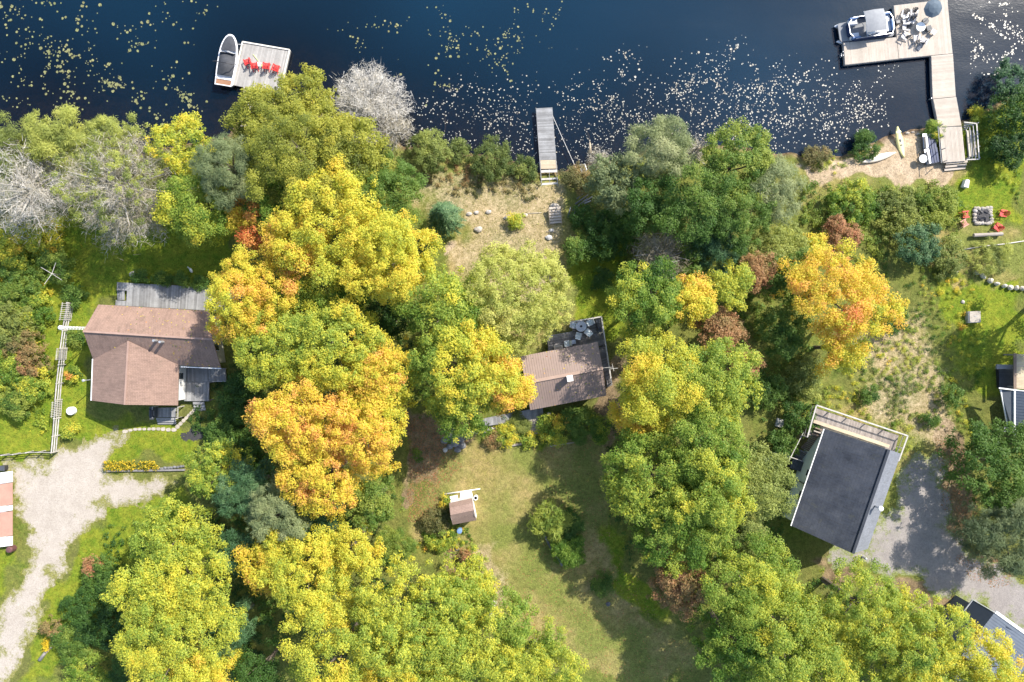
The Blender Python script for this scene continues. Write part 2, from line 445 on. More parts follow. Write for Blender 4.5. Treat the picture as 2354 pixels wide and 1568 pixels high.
xs = np.concatenate([[-600, -350, -200, -120, -85], np.arange(-70, 70.01, 0.4), [85, 120, 200, 350, 600]])
ys = np.concatenate([[-850, -400, -200, -120, -75], np.arange(-56, 40.01, 0.4), [50, 80, 150, 300]])
GX, GY = np.meshgrid(xs, ys)
GZZ = gz_arr(GX, GY)
def np_mesh(name, V, Q, mat, parent=None):
    me = bpy.data.meshes.new(name)
    nv, nq, k = len(V), len(Q), Q.shape[1]
    me.vertices.add(nv); me.vertices.foreach_set('co', np.ascontiguousarray(V, dtype=np.float32).ravel())
    me.loops.add(nq * k); me.loops.foreach_set('vertex_index', np.ascontiguousarray(Q, dtype=np.int32).ravel())
    me.polygons.add(nq); me.polygons.foreach_set('loop_start', np.arange(0, nq * k, k, dtype=np.int32))
    me.update(calc_edges=True)
    if mat is not None: me.materials.append(mat)
    return me
def grid_quads(nx, ny):
    i = np.arange(nx - 1)[None, :] + nx * np.arange(ny - 1)[:, None]
    return np.stack([i, i + 1, i + nx + 1, i + nx], -1).reshape(-1, 4)
def add_attr(me, name, vals, dom='POINT'):
    a = me.attributes.new(name, 'FLOAT', dom)
    a.data.foreach_set('value', np.ascontiguousarray(vals, dtype=np.float32))
gme = np_mesh('ground', np.stack([GX, GY, GZZ], -1).reshape(-1, 3), grid_quads(len(xs), len(ys)), None)
def zone_w(polys, soft=1.4, seed=0):
    wv = np.zeros(GX.shape)
    for p in polys:
        d = sdf(poly_m(p), GX, GY) + (vnoise(GX, GY, 2.2, seed + 5) - 0.5) * 2.6 + (vnoise(GX, GY, 0.8, seed + 6) - 0.5) * 1.0
        wv = np.maximum(wv, sstep(soft, -soft, d))
    return wv
add_attr(gme, 'dry', zone_w(Z_DRY, 1.6, 1).ravel())
add_attr(gme, 'lush', zone_w(Z_LUSH, 1.6, 2).ravel())
add_attr(gme, 'soil', zone_w(Z_SOIL, 1.2, 3).ravel())
add_attr(gme, 'sand', np.maximum(zone_w(Z_SAND, 0.9, 4), .5 * zone_w(Z_TAN, 2.0, 8)).ravel())
add_attr(gme, 'wet', sstep(0.25, 0.0, GZZ).ravel())
gme.polygons.foreach_set('use_smooth', np.ones(len(gme.polygons), bool))
def ground_material():
    t = NT('ground_cover')
    p = t.pos()
    big = t.noise(p, 0.16, 5, 0.6); mid = t.noise(p, 0.9, 6, 0.7); fine = t.noise(p, 6.5, 5, 0.75); grain = t.noise(p, 2.6, 8, 0.85)
    def two(fac, a, b, lo=0.35, hi=0.65): return t.mix(t.ramp(fac, [(lo, (0, 0, 0, 1)), (hi, (1, 1, 1, 1))]), a, b)
    grass = two(mid, (0.110, 0.150, 0.026, 1), (0.215, 0.210, 0.050, 1))
    grass = two(big, grass, (0.150, 0.155, 0.045, 1), 0.4, 0.7)
    lush = two(mid, (0.115, 0.190, 0.016, 1), (0.250, 0.265, 0.028, 1))
    dry = two(mid, (0.265, 0.225, 0.070, 1), (0.400, 0.305, 0.130, 1))
    dry = two(big, dry, (0.185, 0.205, 0.050, 1), 0.38, 0.58)
    soil = two(mid, (0.160, 0.115, 0.065, 1), (0.300, 0.220, 0.125, 1))
    sand = two(mid, (0.400, 0.300, 0.190, 1), (0.530, 0.410, 0.280, 1))
    def wgt(name, n, amp=0.75):
        s_ = t.math('MULTIPLY_ADD', n, amp); t.t.nodes[-1].inputs[2].default_value = -amp / 2
        return t.ramp(t.math('ADD', t.attr(name), s_), [(0.36, (0, 0, 0, 1)), (0.64, (1, 1, 1, 1))])
    col = t.mix(wgt('lush', mid), grass, lush)
    col = t.mix(wgt('dry', mid), col, dry)
    col = t.mix(wgt('soil', grain), col, soil)
    col = t.mix(wgt('sand', grain), col, sand)
    zz = t.n('SeparateXYZ', None, Vector=p).outputs[2]
    dep = t.n('MapRange', None, Value=zz); dep.inputs[1].default_value = -1.3; dep.inputs[2].default_value = -0.1
    bed = t.mix(dep.outputs[0], (0.010, 0.011, 0.010, 1), t.mix(t.ramp(mid, [(0.4, (0, 0, 0, 1)), (0.6, (1, 1, 1, 1))]), (0.10, 0.065, 0.038, 1), (0.24, 0.165, 0.10, 1)))  # bed colour darkens with depth, standing in for light absorbed by the water
    col = t.mix(t.attr('wet'), col, bed)
    g = t.ramp(grain, [(0.30, (0.42, 0.42, 0.42, 1)), (0.52, (1, 1, 1, 1)), (0.75, (1.45, 1.42, 1.35, 1))])
    col = t.mix(1.0, col, g, 'MULTIPLY')
    f2 = t.ramp(fine, [(0.3, (0.6, 0.6, 0.6, 1)), (0.7, (1.25, 1.25, 1.25, 1))])
    col = t.mix(0.8, col, f2, 'MULTIPLY')
    h = t.math('ADD', t.math('MULTIPLY', grain, 1.0), t.math('MULTIPLY', fine, 0.6))
    return t.out(t.bsdf(col, 0.95, t.bump(h, 0.9, 0.12), 0.1))
gme.materials.append(ground_material())
tag(link_mesh('ground', gme), 'lakeside ground of lawn, dry grass and bare soil', 'ground', kind='structure')

SHEEN_X, SHEEN_Y = 75.0, -120.0      # shifts broad noise painting the sky-reflection brightening into the lake's right side
def lake_material():
    t = NT('lake_water')
    p = t.pos()
    mp = t.n('Mapping', None, Vector=p)
    mp.inputs['Scale'].default_value = (0.9, 1.6, 1)
    rip = t.math('ADD', t.math('MULTIPLY', t.noise(mp.outputs[0], 3.2, 3, 0.55), 0.5), t.math('MULTIPLY', t.noise(p, 0.35, 3, 0.5), 1.2))
    nb = t.bump(rip, 0.22, 0.05)
    wind = t.ramp(t.noise(t.n('Mapping', None, Vector=p, Scale=(0.05, 0.16, 1)).outputs[0], 1.0, 4, 0.6), [(0.35, (0.08, 0.08, 0.08, 1)), (0.7, (0.16, 0.16, 0.16, 1))])
    painted_sheen = t.ramp(t.noise(t.n('Mapping', None, Vector=p, Location=(SHEEN_X, SHEEN_Y, 0.0)).outputs[0], 0.016, 2, 0.5), [(0.40, (0, 0, 0, 1)), (0.62, (1, 1, 1, 1))])
    body = t.n('BsdfDiffuse', None, Color=t.mix(painted_sheen, (0.0012, 0.0064, 0.0145, 1), (0.0045, 0.0330, 0.068, 1))).outputs[0]
    see = t.n('BsdfTransparent', None, Color=(0.80, 0.72, 0.60, 1)).outputs[0]
    under = t.n('MixShader', None, i0=0.70, i1=see, i2=body).outputs[0]
    gl = t.n('BsdfGlossy', None, Color=(1, 1, 1, 1), Roughness=wind, Normal=nb).outputs[0]
    fr = t.n('Fresnel', None, IOR=1.34, Normal=nb).outputs[0]
    return t.out(t.n('MixShader', None, i0=fr, i1=under, i2=gl).outputs[0])
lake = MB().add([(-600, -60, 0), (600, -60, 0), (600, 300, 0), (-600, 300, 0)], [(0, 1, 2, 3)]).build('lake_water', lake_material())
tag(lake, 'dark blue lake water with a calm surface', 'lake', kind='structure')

def sheet(name, polys, mat, label, cat, z=0.012, res=0.16, rag=0.7, seed=0):
    """ground-hugging sheet with a ragged edge; the attribute 'edge' is the distance to its border"""
    P = [poly_m(p) for p in polys]
    A = np.vstack(P); x0, y0 = A.min(0) - 1; x1, y1 = A.max(0) + 1
    x = np.arange(x0, x1, res); y = np.arange(y0, y1, res)
    X, Y = np.meshgrid(x, y)
    d = np.full(X.shape, 1e9)
    for q in P: d = np.minimum(d, sdf(q, X, Y))
    d = d + (vnoise(X, Y, 1.5, seed) - 0.5) * rag * 3 + (vnoise(X, Y, 0.45, seed + 1) - 0.5) * rag * 1.4
    Z = gz_arr(X, Y) + z
    Q = grid_quads(len(x), len(y))
    keep = (d.ravel()[Q].max(1) < 0)
    Q = Q[keep]
    used, inv = np.unique(Q, return_inverse=True)
    V = np.stack([X, Y, Z], -1).reshape(-1, 3)[used]
    me = np_mesh(name, V, inv.reshape(-1, 4), mat)
    add_attr(me, 'edge', -d.ravel()[used])
    return tag(link_mesh(name, me), label, cat, kind='structure')
def gravel_material(name, a, b, weed, wear):
    t = NT(name)
    p = t.pos()
    mid = t.noise(p, 0.8, 6, 0.7); grain = t.noise(p, 7, 6, 0.8); w2 = t.noise(p, 2.4, 9, 0.85)
    col = t.mix(t.ramp(mid, [(0.35, (0, 0, 0, 1)), (0.65, (1, 1, 1, 1))]), a, b)
    col = t.mix(0.75, col, t.ramp(grain, [(0.32, (0.62, 0.62, 0.62, 1)), (0.55, (1.02, 1.02, 1.02, 1)), (0.75, (1.12, 1.12, 1.12, 1))]), 'MULTIPLY')
    e = t.attr('edge')
    ed = t.math('SUBTRACT', wear, t.math('MULTIPLY', e, 0.14), True)
    wf = t.ramp(t.math('ADD', w2, ed), [(0.60, (0, 0, 0, 1)), (0.74, (1, 1, 1, 1))])
    col = t.mix(wf, col, t.mix(t.ramp(grain, [(0.4, (0, 0, 0, 1)), (0.6, (1, 1, 1, 1))]), weed, tuple(x * 2.1 for x in weed[:3]) + (1,)))
    return t.out(t.bsdf(col, 0.95, t.bump(grain, 0.7, 0.05), 0.1))
GRAVEL_W = gravel_material('pale_gravel', (0.45, 0.395, 0.335, 1), (0.38, 0.33, 0.275, 1), (0.13, 0.125, 0.04, 1), 0.30)
GRAVEL_G = gravel_material('grey_gravel', (0.31, 0.28, 0.255, 1), (0.24, 0.215, 0.20, 1), (0.11, 0.125, 0.04, 1), 0.28)
sheet('gravel_driveway', [[(20, 1062), (110, 1052), (170, 1000), (235, 985), (290, 998), (262, 1050), (250, 1085), (300, 1092), (385, 1082), (425, 1105), (380, 1140),
      (330, 1162), (255, 1168), (215, 1205), (180, 1255), (125, 1335), (85, 1420), (60, 1490), (38, 1580), (25, 1800), (-120, 1800), (-60, 1560), (0, 1385),
      (45, 1300), (62, 1255), (40, 1180), (25, 1100)]], GRAVEL_W, 'bright pale gravel driveway beside the left cottage', 'driveway', seed=3)
sheet('gravel_yard', [[(2090, 1060), (2150, 1040), (2190, 1110), (2200, 1220), (2260, 1290), (2354, 1320), (2500, 1320), (2500, 1500), (2354, 1480), (2250, 1400), (2200, 1385),
      (2080, 1330), (1990, 1310), (1930, 1310), (1900, 1290), (1930, 1255), (1990, 1270), (2060, 1130)]], GRAVEL_G, 'grey gravel yard beside the charcoal roofed house', 'driveway', seed=5)
# ------------------------------------------------------------------ foliage
def unit(a):
    return a / (np.linalg.norm(a, axis=-1, keepdims=True) + 1e-9)
def leaf_mesh(name, P, Nn, L, W, tint, mat, T=None):
    """folded rhombic leaves (or needle strips) at points P"""
    n = len(P)
    rv = RNG.normal(size=(n, 3)) if T is None else T
    Nn = unit(Nn)
    t = unit(rv - (rv * Nn).sum(1, keepdims=True) * Nn)
    b = np.cross(Nn, t)
    L = np.broadcast_to(np.asarray(L, float), (n,))[:, None]; W = np.broadcast_to(np.asarray(W, float), (n,))[:, None]
    V = np.empty((n, 3, 3))
    V[:, 0] = P - t * L * 0.42 + b * W * 0.5 - Nn * W * 0.1
    V[:, 1] = P + t * L * 0.58
    V[:, 2] = P - t * L * 0.42 - b * W * 0.5 - Nn * W * 0.1
    me = np_mesh(name, V.reshape(-1, 3), np.arange(3 * n).reshape(n, 3), mat)
    add_attr(me, 'tint', np.clip(tint, 0, 1), 'FACE')
    return me
def rdir(n, zmin=-1.0):
    z = RNG.uniform(zmin, 1, n); a = RNG.uniform(0, 2 * math.pi, n); r = np.sqrt(np.maximum(0, 1 - z * z))
    return np.stack([r * np.cos(a), r * np.sin(a), z], 1)

def crown_points(Rx, Ry, h0, h1, puff=0.55, dens=1.0, lobes=None, fill=0.42):
    """lobed crown in local coords -> puff centres, puff radii, lobe index"""
    Rm = (Rx + Ry) / 2
    zc = h0 + (h1 - h0) * 0.45; az = (h1 - h0) * 0.55
    nl = lobes or int(max(5, 5 + Rm * 1.5))
    k = np.arange(nl)
    ph = k * 2.39996 + RNG.uniform(0, 6.28) + RNG.normal(0, 0.25, nl)
    rr = np.sqrt((k + 0.4) / nl) * RNG.uniform(0.62, 0.84, nl)
    lz = zc + az * np.sqrt(np.maximum(0.05, 1 - rr ** 2)) * RNG.uniform(0.35, 0.8, nl)
    lr = Rm * RNG.uniform(0.26, 0.5, nl)
    Lc = np.stack([rr * np.cos(ph) * Rx, rr * np.sin(ph) * Ry, lz], 1)
    npf = int(4.2 * Rx * Ry / (puff ** 2) * dens * 0.58)
    li = RNG.choice(nl, npf, p=lr ** 2 / (lr ** 2).sum())
    d = rdir(npf, -0.45)
    p = Lc[li] + d * (lr[li] * RNG.uniform(0.72, 1.06, npf))[:, None] * np.array([1, 1, 0.8])
    keep = np.ones(npf, bool)
    for j in range(nl):
        keep &= ~((np.linalg.norm((p - Lc[j]) / np.array([1, 1, 0.8]), axis=1) < 0.70 * lr[j]) & (li != j))
    # loose sprays between the masses
    p1, p2 = RNG.uniform(0, 6.28, 2)
    nf = int(npf * fill)
    a_ = RNG.uniform(0, 6.283, nf)
    q = np.sqrt(RNG.uniform(0, 1, nf))
    edge = 0.98 + 0.10 * np.sin(3 * a_ + p1) + 0.07 * np.sin(5 * a_ + p2)
    pf = np.stack([np.cos(a_) * q * edge * Rx, np.sin(a_) * q * edge * Ry, zc + az * np.sqrt(np.maximum(0.0, 1 - q ** 2)) * RNG.uniform(0.35, 0.9, nf) - az * 0.5 * q ** 4 * RNG.random(nf)], 1)
    lf = np.argmin(((pf[:, None, :2] - Lc[None, :, :2]) ** 2).sum(-1) / lr[None] ** 2, 1)
    p = np.vstack([p, pf]); li = np.concatenate([li, lf]); keep = np.concatenate([keep, np.ones(nf, bool)])
    aa = np.arctan2(p[:, 1] / Ry, p[:, 0] / Rx)
    keep &= (np.hypot(p[:, 0] / Rx, p[:, 1] / Ry) < 1.06 + 0.10 * np.sin(3 * aa + p1) + 0.07 * np.sin(5 * aa + p2)) & (p[:, 2] > h0 * 0.9)
    p, li = p[keep], li[keep]
    pr = puff * RNG.choice([.5, .7, .9, 1.1, 1.4], len(p)) * RNG.uniform(.85, 1.15, len(p))
    return p, pr, li, Lc, lr

def leafy_crown(Rx, Ry, h0, h1, kind, bias, spread, puff=0.55, leaf=0.24, dens=1.0, fine=False, lobes=None):
    p, pr, li, Lc, lr = crown_points(Rx, Ry, h0, h1, puff, dens, lobes)
    cnt = np.maximum(6, (44 * (pr / 0.5) ** 2 * (0.24 / leaf) ** 2 * (1.25 if fine else 1.0)).astype(int))
    idx = np.repeat(np.arange(len(p)), cnt)
    n = len(idx)
    d = rdir(n, -0.35)
    pos = p[idx] + d * (pr[idx] * RNG.uniform(0.4, 1.2, n))[:, None] * np.array([1, 1, 0.65]) + RNG.normal(0, .05, (n, 3))
    nrm = unit(d * 0.55 + np.array([0, 0, 0.75]) + RNG.normal(0, 0.36, (n, 3)))
    ln = RNG.normal(0, 1, len(Lc)) - 1.5 * (RNG.random(len(Lc)) < 0.22); pn = RNG.normal(0, 1, len(p))
    tint = bias + spread * (0.55 * ln[li[idx]] + 0.55 * pn[idx]) + RNG.normal(0, 0.055, n)
    # sprigs that are turning early
    L = leaf * RNG.uniform(0.7, 1.35, n)
    if fine:
        T = d + RNG.normal(0, 0.5, (n, 3))
        return leaf_mesh('crown', pos, nrm, L * 1.9, L * 0.34, tint, LEAF[kind], T), Lc
    return leaf_mesh('crown', pos, nrm, L, L * RNG.uniform(0.6, 0.85, n), tint, LEAF[kind]), Lc

def conifer_crown(Rx, h, bias, kind='needle', flat=False):
    nb = int(26 * Rx * 6)
    f = RNG.uniform(0.05, 1, nb) ** 0.75
    a = RNG.uniform(0, 6.283, nb)
    rad = Rx * (1.02 - f) ** 0.62 * RNG.uniform(0.75, 1.08, nb)
    z = h * (0.12 + 0.88 * f)
    dirs = np.stack([np.cos(a), np.sin(a), np.full(nb, 0.25)], 1)
    ns = 26
    s = np.tile(np.linspace(0.25, 1, ns), (nb, 1)) + RNG.normal(0, 0.03, (nb, ns))
    P = np.stack([np.cos(a)[:, None] * rad[:, None] * s, np.sin(a)[:, None] * rad[:, None] * s, z[:, None] - rad[:, None] * 0.30 * s ** 1.5], -1)
    P = P.reshape(-1, 3) + RNG.normal(0, 0.09, (nb * ns, 3))
    Dr = np.repeat(dirs, ns, 0) + RNG.normal(0, 0.45, (nb * ns, 3))
    up = np.array([0, 0, 1.0]) + 0.5 * np.repeat(dirs, ns, 0) + RNG.normal(0, 0.35, (nb * ns, 3))
    bn = np.repeat(RNG.normal(0, 0.10, nb), ns) + 0.22 * (s.reshape(-1) - 0.6)
    n = len(P)
    return leaf_mesh('crown', P, up, RNG.uniform(0.26, 0.42, n), RNG.uniform(0.07, 0.12, n), bias + bn + RNG.normal(0, 0.06, n), LEAF[kind], Dr)

def twig_crown(Rx, Ry, h0, h1, n=5200, wid=0.022, bias=0.55, leafy=0.0):
    """bare crown: fine twigs carried on radiating branches"""
    nb = int(60 + 9 * Rx * Ry)
    a = RNG.uniform(0, 6.283, nb); q = np.sqrt(RNG.uniform(0.01, 1, nb)) * (1 + .10 * np.sin(3 * a + 1) + .08 * np.sin(5 * a))
    ex, ey = np.cos(a) * q * Rx, np.sin(a) * q * Ry
    ez = h0 + (h1 - h0) * np.sqrt(np.maximum(0.04, 1 - q ** 2 * 0.85)) * RNG.uniform(0.6, 1.0, nb)
    E = np.stack([ex, ey, ez], 1)
    bi = RNG.integers(0, nb, n)
    f = RNG.uniform(0.30, 1.04, n) ** 0.55
    base = np.array([0, 0, h0 * 0.8])
    B = base + (E[bi] - base) * f[:, None] + RNG.normal(0, 0.30, (n, 3))
    d = unit(E[bi] - base) * 0.7 + RNG.normal(0, 0.6, (n, 3)) + np.array([0, 0, 0.1])
    up = RNG.normal(0, .8, (n, 3)) + np.array([0, 0, 1.2])
    L = RNG.uniform(0.35, 1.1, n)
    me = leaf_mesh('crown', B, up, L, RNG.uniform(0.6, 1.5, n) * wid * 1.5, bias + RNG.normal(0, 0.17, n) + .15 * np.repeat(RNG.normal(0, 1, nb), 1)[bi], LEAF['twig'], d)
    return me, E

def trunk_mesh(parent, x, y, z0, ztop, r, ends, mat, limbs=7):
    b = MB()
    lean = Vector((RNG.normal(0, .02), RNG.normal(0, .02), 0))
    H = ztop - z0
    pts = [Vector((x, y, z0 - 0.2)) + lean * (H * k) + Vector((0, 0, H * k)) for k in (0, .25, .5, .75, 1)]
    b.tube(pts, [r * 1.25, r, r * .8, r * .6, r * .3], 7)
    for e in list(ends)[:limbs]:
        k = random.uniform(0.35, 0.75)
        s0 = Vector((x, y, z0)) + lean * (H * k) + Vector((0, 0, H * k))
        e = Vector((x + e[0], y + e[1], max(z0 + e[2], s0.z + .2)))
        m = s0.lerp(e, .5) + Vector((random.uniform(-.25, .25), random.uniform(-.25, .25), random.uniform(.0, .5)))
        b.tube([s0, m, e], [r * .5, r * .34, r * .1], 5)
    return b.build('trunk', mat, parent)

def tree(u, v, rp, h, kind, bias, label, name='maple_tree', cat='tree', asp=1.0, spread=0.11, puff=0.5, leaf=0.15, dens=1.1,
         group=None, fine=False, base=0.22, bark='bark', lobes=None, leafy=0):
    vr = random.Random(label)
    puff *= vr.uniform(0.78, 1.25); leaf *= vr.uniform(0.9, 1.15); dens *= vr.uniform(0.92, 1.08)
    zc = GZ + h * 0.66
    P = at(u, v, zc)
    Rm = rp / S * (CAMH - zc) / CAMH * (1.07 if kind in ('autumn', 'olive') else 1.0)
    z0 = max(gz(P.x, P.y), 0.0)
    t = thing(name, label, cat, (P.x, P.y, z0), 0, group)
    if kind == 'conifer':
        me = conifer_crown(Rm, h, bias); ends = []
    elif kind == 'twig':
        me, ends = twig_crown(Rm, Rm * asp, h * base, h, n=int(340 * Rm * Rm * dens), bias=bias)
    else:
        me, ends = leafy_crown(Rm, Rm * asp, h * base, h, kind, bias, spread, puff, leaf, dens, fine, lobes)
    link_mesh('crown', me, t)
    if kind == 'twig' and leafy:
        link_mesh('leaves', leafy_crown(Rm * .97, Rm * asp * .97, h * base, h * .96, 'pale', leafy, .15, .3, .11, .22)[0], t)
    rt = 0.05 + 0.018 * h
    trunk_mesh(t, P.x, P.y, z0, z0 + h * (0.8 if kind != 'conifer' else 0.95), rt, ends, M[bark], 34 if kind == 'twig' else 7)
    return t

def shrub(u, v, rp, h, kind, bias, label, name='shrub', asp=1.0, spread=0.14, puff=0.32, leaf=0.17, dens=1.0, fine=False, group=None, cat='shrub', lobes=None):
    zc = GZ + h * 0.6
    P = at(u, v, zc)
    Rm = rp / S * (CAMH - zc) / CAMH
    z0 = max(gz(P.x, P.y), 0.05)
    t = thing(name, label, cat, (P.x, P.y, z0), 0, group)
    if kind == 'twig':
        me, ends = twig_crown(Rm, Rm * asp, h * 0.1, h, n=int(400 * Rm * Rm * dens), wid=0.018, bias=bias)
    else:
        me, ends = leafy_crown(Rm, Rm * asp, 0.05, h, kind, bias, spread, min(puff, Rm * 0.5), leaf, dens, fine, lobes)
    link_mesh('foliage', me, t)
    b = MB()
    for e in list(ends)[:5]:
        b.tube([(P.x, P.y, z0 - .1), (P.x + e[0] * .4, P.y + e[1] * .4, z0 + e[2] * .45), (P.x + e[0], P.y + e[1], z0 + e[2])], [.035, .028, .012], 5)
    b.build('stem', M['bark'], t)
    return t

def undergrowth(name, polys, kind, bias, label, cat, dens=1.2, hmin=0.15, hmax=0.7, puff=0.32, leaf=0.16, spread=0.14, fine=False, n_leaf=26, avoid=()):
    """low ground cover nobody could count: one object"""
    PP = []
    for poly in polys:
        Q = poly_m(poly)
        x0, y0 = Q.min(0); x1, y1 = Q.max(0)
        n = int((x1 - x0) * (y1 - y0) * dens)
        X = RNG.uniform(x0, x1, n); Y = RNG.uniform(y0, y1, n)
        ok = sdf(Q, X, Y) + (vnoise(X, Y, 1.6, 9) - .5) * 1.6 < 0
        ok &= vnoise(X, Y, 2.3, 12) > 0.22
        for a in avoid: ok &= sdf(poly_m(a), X, Y) > 0.15
        PP.append(np.stack([X[ok], Y[ok]], 1))
    P2 = np.vstack(PP)
    n = len(P2)
    hh = hmin + (hmax - hmin) * vnoise(P2[:, 0], P2[:, 1], 1.8, 21) * RNG.uniform(0.5, 1.2, n)
    p = np.stack([P2[:, 0], P2[:, 1], gz_arr(P2[:, 0], P2[:, 1]) + hh * 0.7], 1)
    pr = puff * RNG.uniform(0.6, 1.4, n)
    cnt = np.maximum(5, (n_leaf * (pr / puff) ** 2).astype(int))
    idx = np.repeat(np.arange(n), cnt); m = len(idx)
    d = rdir(m, -0.2)
    pos = p[idx] + d * (pr[idx] * RNG.uniform(0.4, 1.1, m))[:, None] * np.array([1, 1, 0.7])
    nrm = unit(d * 0.7 + np.array([0, 0, 0.6]) + RNG.normal(0, 0.4, (m, 3)))
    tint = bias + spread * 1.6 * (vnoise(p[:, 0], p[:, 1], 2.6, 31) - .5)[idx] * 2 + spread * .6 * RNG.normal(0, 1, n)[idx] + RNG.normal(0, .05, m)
    L = leaf * RNG.uniform(0.7, 1.4, m)
    if fine: me = leaf_mesh(name, pos, nrm, L * 1.9, L * .32, tint, LEAF[kind], d + np.array([0, 0, .6]) + RNG.normal(0, .5, (m, 3)))
    else: me = leaf_mesh(name, pos, nrm, L, L * .72, tint, LEAF[kind])
    return tag(link_mesh(name, me), label, cat, kind='stuff')
# ------------------------------------------------------------------ building helpers
def lerp(a, b, t): return Vector(a).lerp(Vector(b), t)
def ccw(p):
    a = sum(p[i][0] * p[(i + 1) % len(p)][1] - p[(i + 1) % len(p)][0] * p[i][1] for i in range(len(p)))
    return list(p) if a > 0 else list(p)[::-1]
def planks(parent, A, B, Cc, D, n, mat, th=.035, gap=.016, name='plank', jz=.004):
    """boards laid side by side from edge AD to edge BC (each runs from AB to DC)"""
    A, B, Cc, D = map(Vector, (A, B, Cc, D))
    wd = (B - A).length
    g = gap / wd
    for i in range(n):
        t0, t1 = i / n + g / 2, (i + 1) / n - g / 2
        dz = Vector((0, 0, random.uniform(-jz, jz)))
        e0, e1 = random.uniform(-.012, .012), random.uniform(-.012, .012)
        q = [lerp(A, B, t0), lerp(A, B, t1), lerp(D, Cc, t1), lerp(D, Cc, t0)]
        ax = (q[3] - q[0]).normalized()
        q = [q[0] - ax * e0 + dz, q[1] - ax * e0 + dz, q[2] + ax * e1 + dz, q[3] + ax * e1 + dz]
        MB().prism(ccw(q), th).build(name, mat, parent)
def joists(parent, A, B, Cc, D, mat, th=.2, drop=.045, name='frame'):
    """frame boards under the planks: perimeter and two joists"""
    A, B, Cc, D = [Vector(p) - Vector((0, 0, drop)) for p in (A, B, Cc, D)]
    b = MB()
    def beam(p, q):
        d = (q - p).normalized(); s = Vector((-d.y, d.x, 0)) * .025
        b.prism(ccw([p + s, q + s, q - s, p - s]), th)
    for p, q in ((A, B), (B, Cc), (Cc, D), (D, A)): beam(p, q)
    for t in (.33, .66): beam(lerp(A, B, t), lerp(D, Cc, t))
    return b.build(name, mat, parent)
def bar(p, q, wd, ht):
    """straight rectangular bar from p to q (top faces up)"""
    p, q = Vector(p), Vector(q)
    d = (q - p); L = d.length; d.normalize()
    s = d.cross(Vector((0, 0, 1)))
    if s.length < 1e-3: s = Vector((1, 0, 0))
    s.normalize(); u = s.cross(d)
    m = Matrix((d, s, u)).transposed()
    return (p + q) / 2, (L, wd, ht), m
def bars(mb, p, q, wd, ht):
    c, sz, m = bar(p, q, wd, ht); mb.box(c, sz, m=m); return mb
def posts(parent, pts, base, top, mat, sz=.09, name='post'):
    for p in pts:
        MB().box((p[0], p[1], (base + top) / 2), (sz, sz, top - base)).build(name, mat, parent)
def steps(parent, A, B, C2, D, n, mat, z0, z1, name='step', th=.045):
    """treads from AB (height z1) down to DC (height z0)"""
    for i in range(n):
        t0, t1 = i / n, (i + .86) / n
        z = z1 + (z0 - z1) * (i + 1) / (n + 1)
        q = [lerp(A, B, 0), lerp(A, B, 1), lerp(D, C2, 1), lerp(D, C2, 0)]
        p = [lerp(q[0], q[3], t0), lerp(q[1], q[2], t0), lerp(q[1], q[2], t1), lerp(q[0], q[3], t1)]
        for x in p: x.z = z
        MB().prism(ccw(p), th).build(name, mat, parent)
def slab(parent, eA, eB, rB, rA, mat, th=.12, name='roof'):
    """roof plane: eave A, eave B, ridge B, ridge A"""
    q = [Vector(eA), Vector(eB), Vector(rB), Vector(rA)]
    n = (q[1] - q[0]).cross(q[2] - q[0])
    if n.z < 0: q = [q[1], q[0], q[3], q[2]]
    return MB().prism(q, th, uv=True).build(name, mat, parent)
def ribs(parent, eA, eB, rB, rA, mat, sp=.25, name='rib'):
    eA, eB, rB, rA = map(Vector, (eA, eB, rB, rA))
    n = (eB - eA).cross(rB - eA).normalized()
    if n.z < 0: n = -n
    k = max(2, int((eB - eA).length / sp))
    for i in range(k + 1):
        t = (i + .15) / (k + .3)
        p, q = lerp(eA, eB, t), lerp(rA, rB, t)
        b = MB(); bars(b, p + n * .014, q + n * .014, .045, .03)
        b.build(name, mat, parent)
def walls(parent, pts, z0, z1, mat, name='wall', tops=None):
    """wall ring through pts (metres); tops: extra top points (i, t, z) for gables on side i"""
    n = len(pts); b = MB()
    for i in range(n):
        p, q = Vector(pts[i]).to_2d(), Vector(pts[(i + 1) % n]).to_2d()
        f = [(p.x, p.y, z0), (q.x, q.y, z0), (q.x, q.y, z1)]
        for (k, t, z) in (tops or []):
            if k == i: m = p.lerp(q, t); f.append((m.x, m.y, z))
        f.append((p.x, p.y, z1))
        b.add(f, [tuple(range(len(f)))])
    return b.build(name, mat, parent)
def inset(pts, d):
    c = sum((Vector(p) for p in pts), Vector((0, 0, 0))) / len(pts)
    return [Vector(p) + (c - Vector(p)).normalized() * d * 1.414 for p in pts]
def window_on(parent, p, q, z0, z1, out, frame_mat):
    """window between plan points p,q on a wall facing direction out"""
    p, q = Vector(p), Vector(q); o = Vector(out).normalized()
    d = (q - p).normalized()
    def quadbox(a, b_, za, zb, off, th):
        pts = [a + o * off, b_ + o * off, b_ + o * (off + th), a + o * (off + th)]
        return MB().prism(ccw([Vector((x.x, x.y, zb)) for x in pts]), zb - za)
    w_ = quadbox(p, q, z0, z1, .004, .03).build('window', frame_mat, parent)
    quadbox(p + d * .07, q - d * .07, z0 + .07, z1 - .07, .035, .006).build('pane', M['glass'], w_)
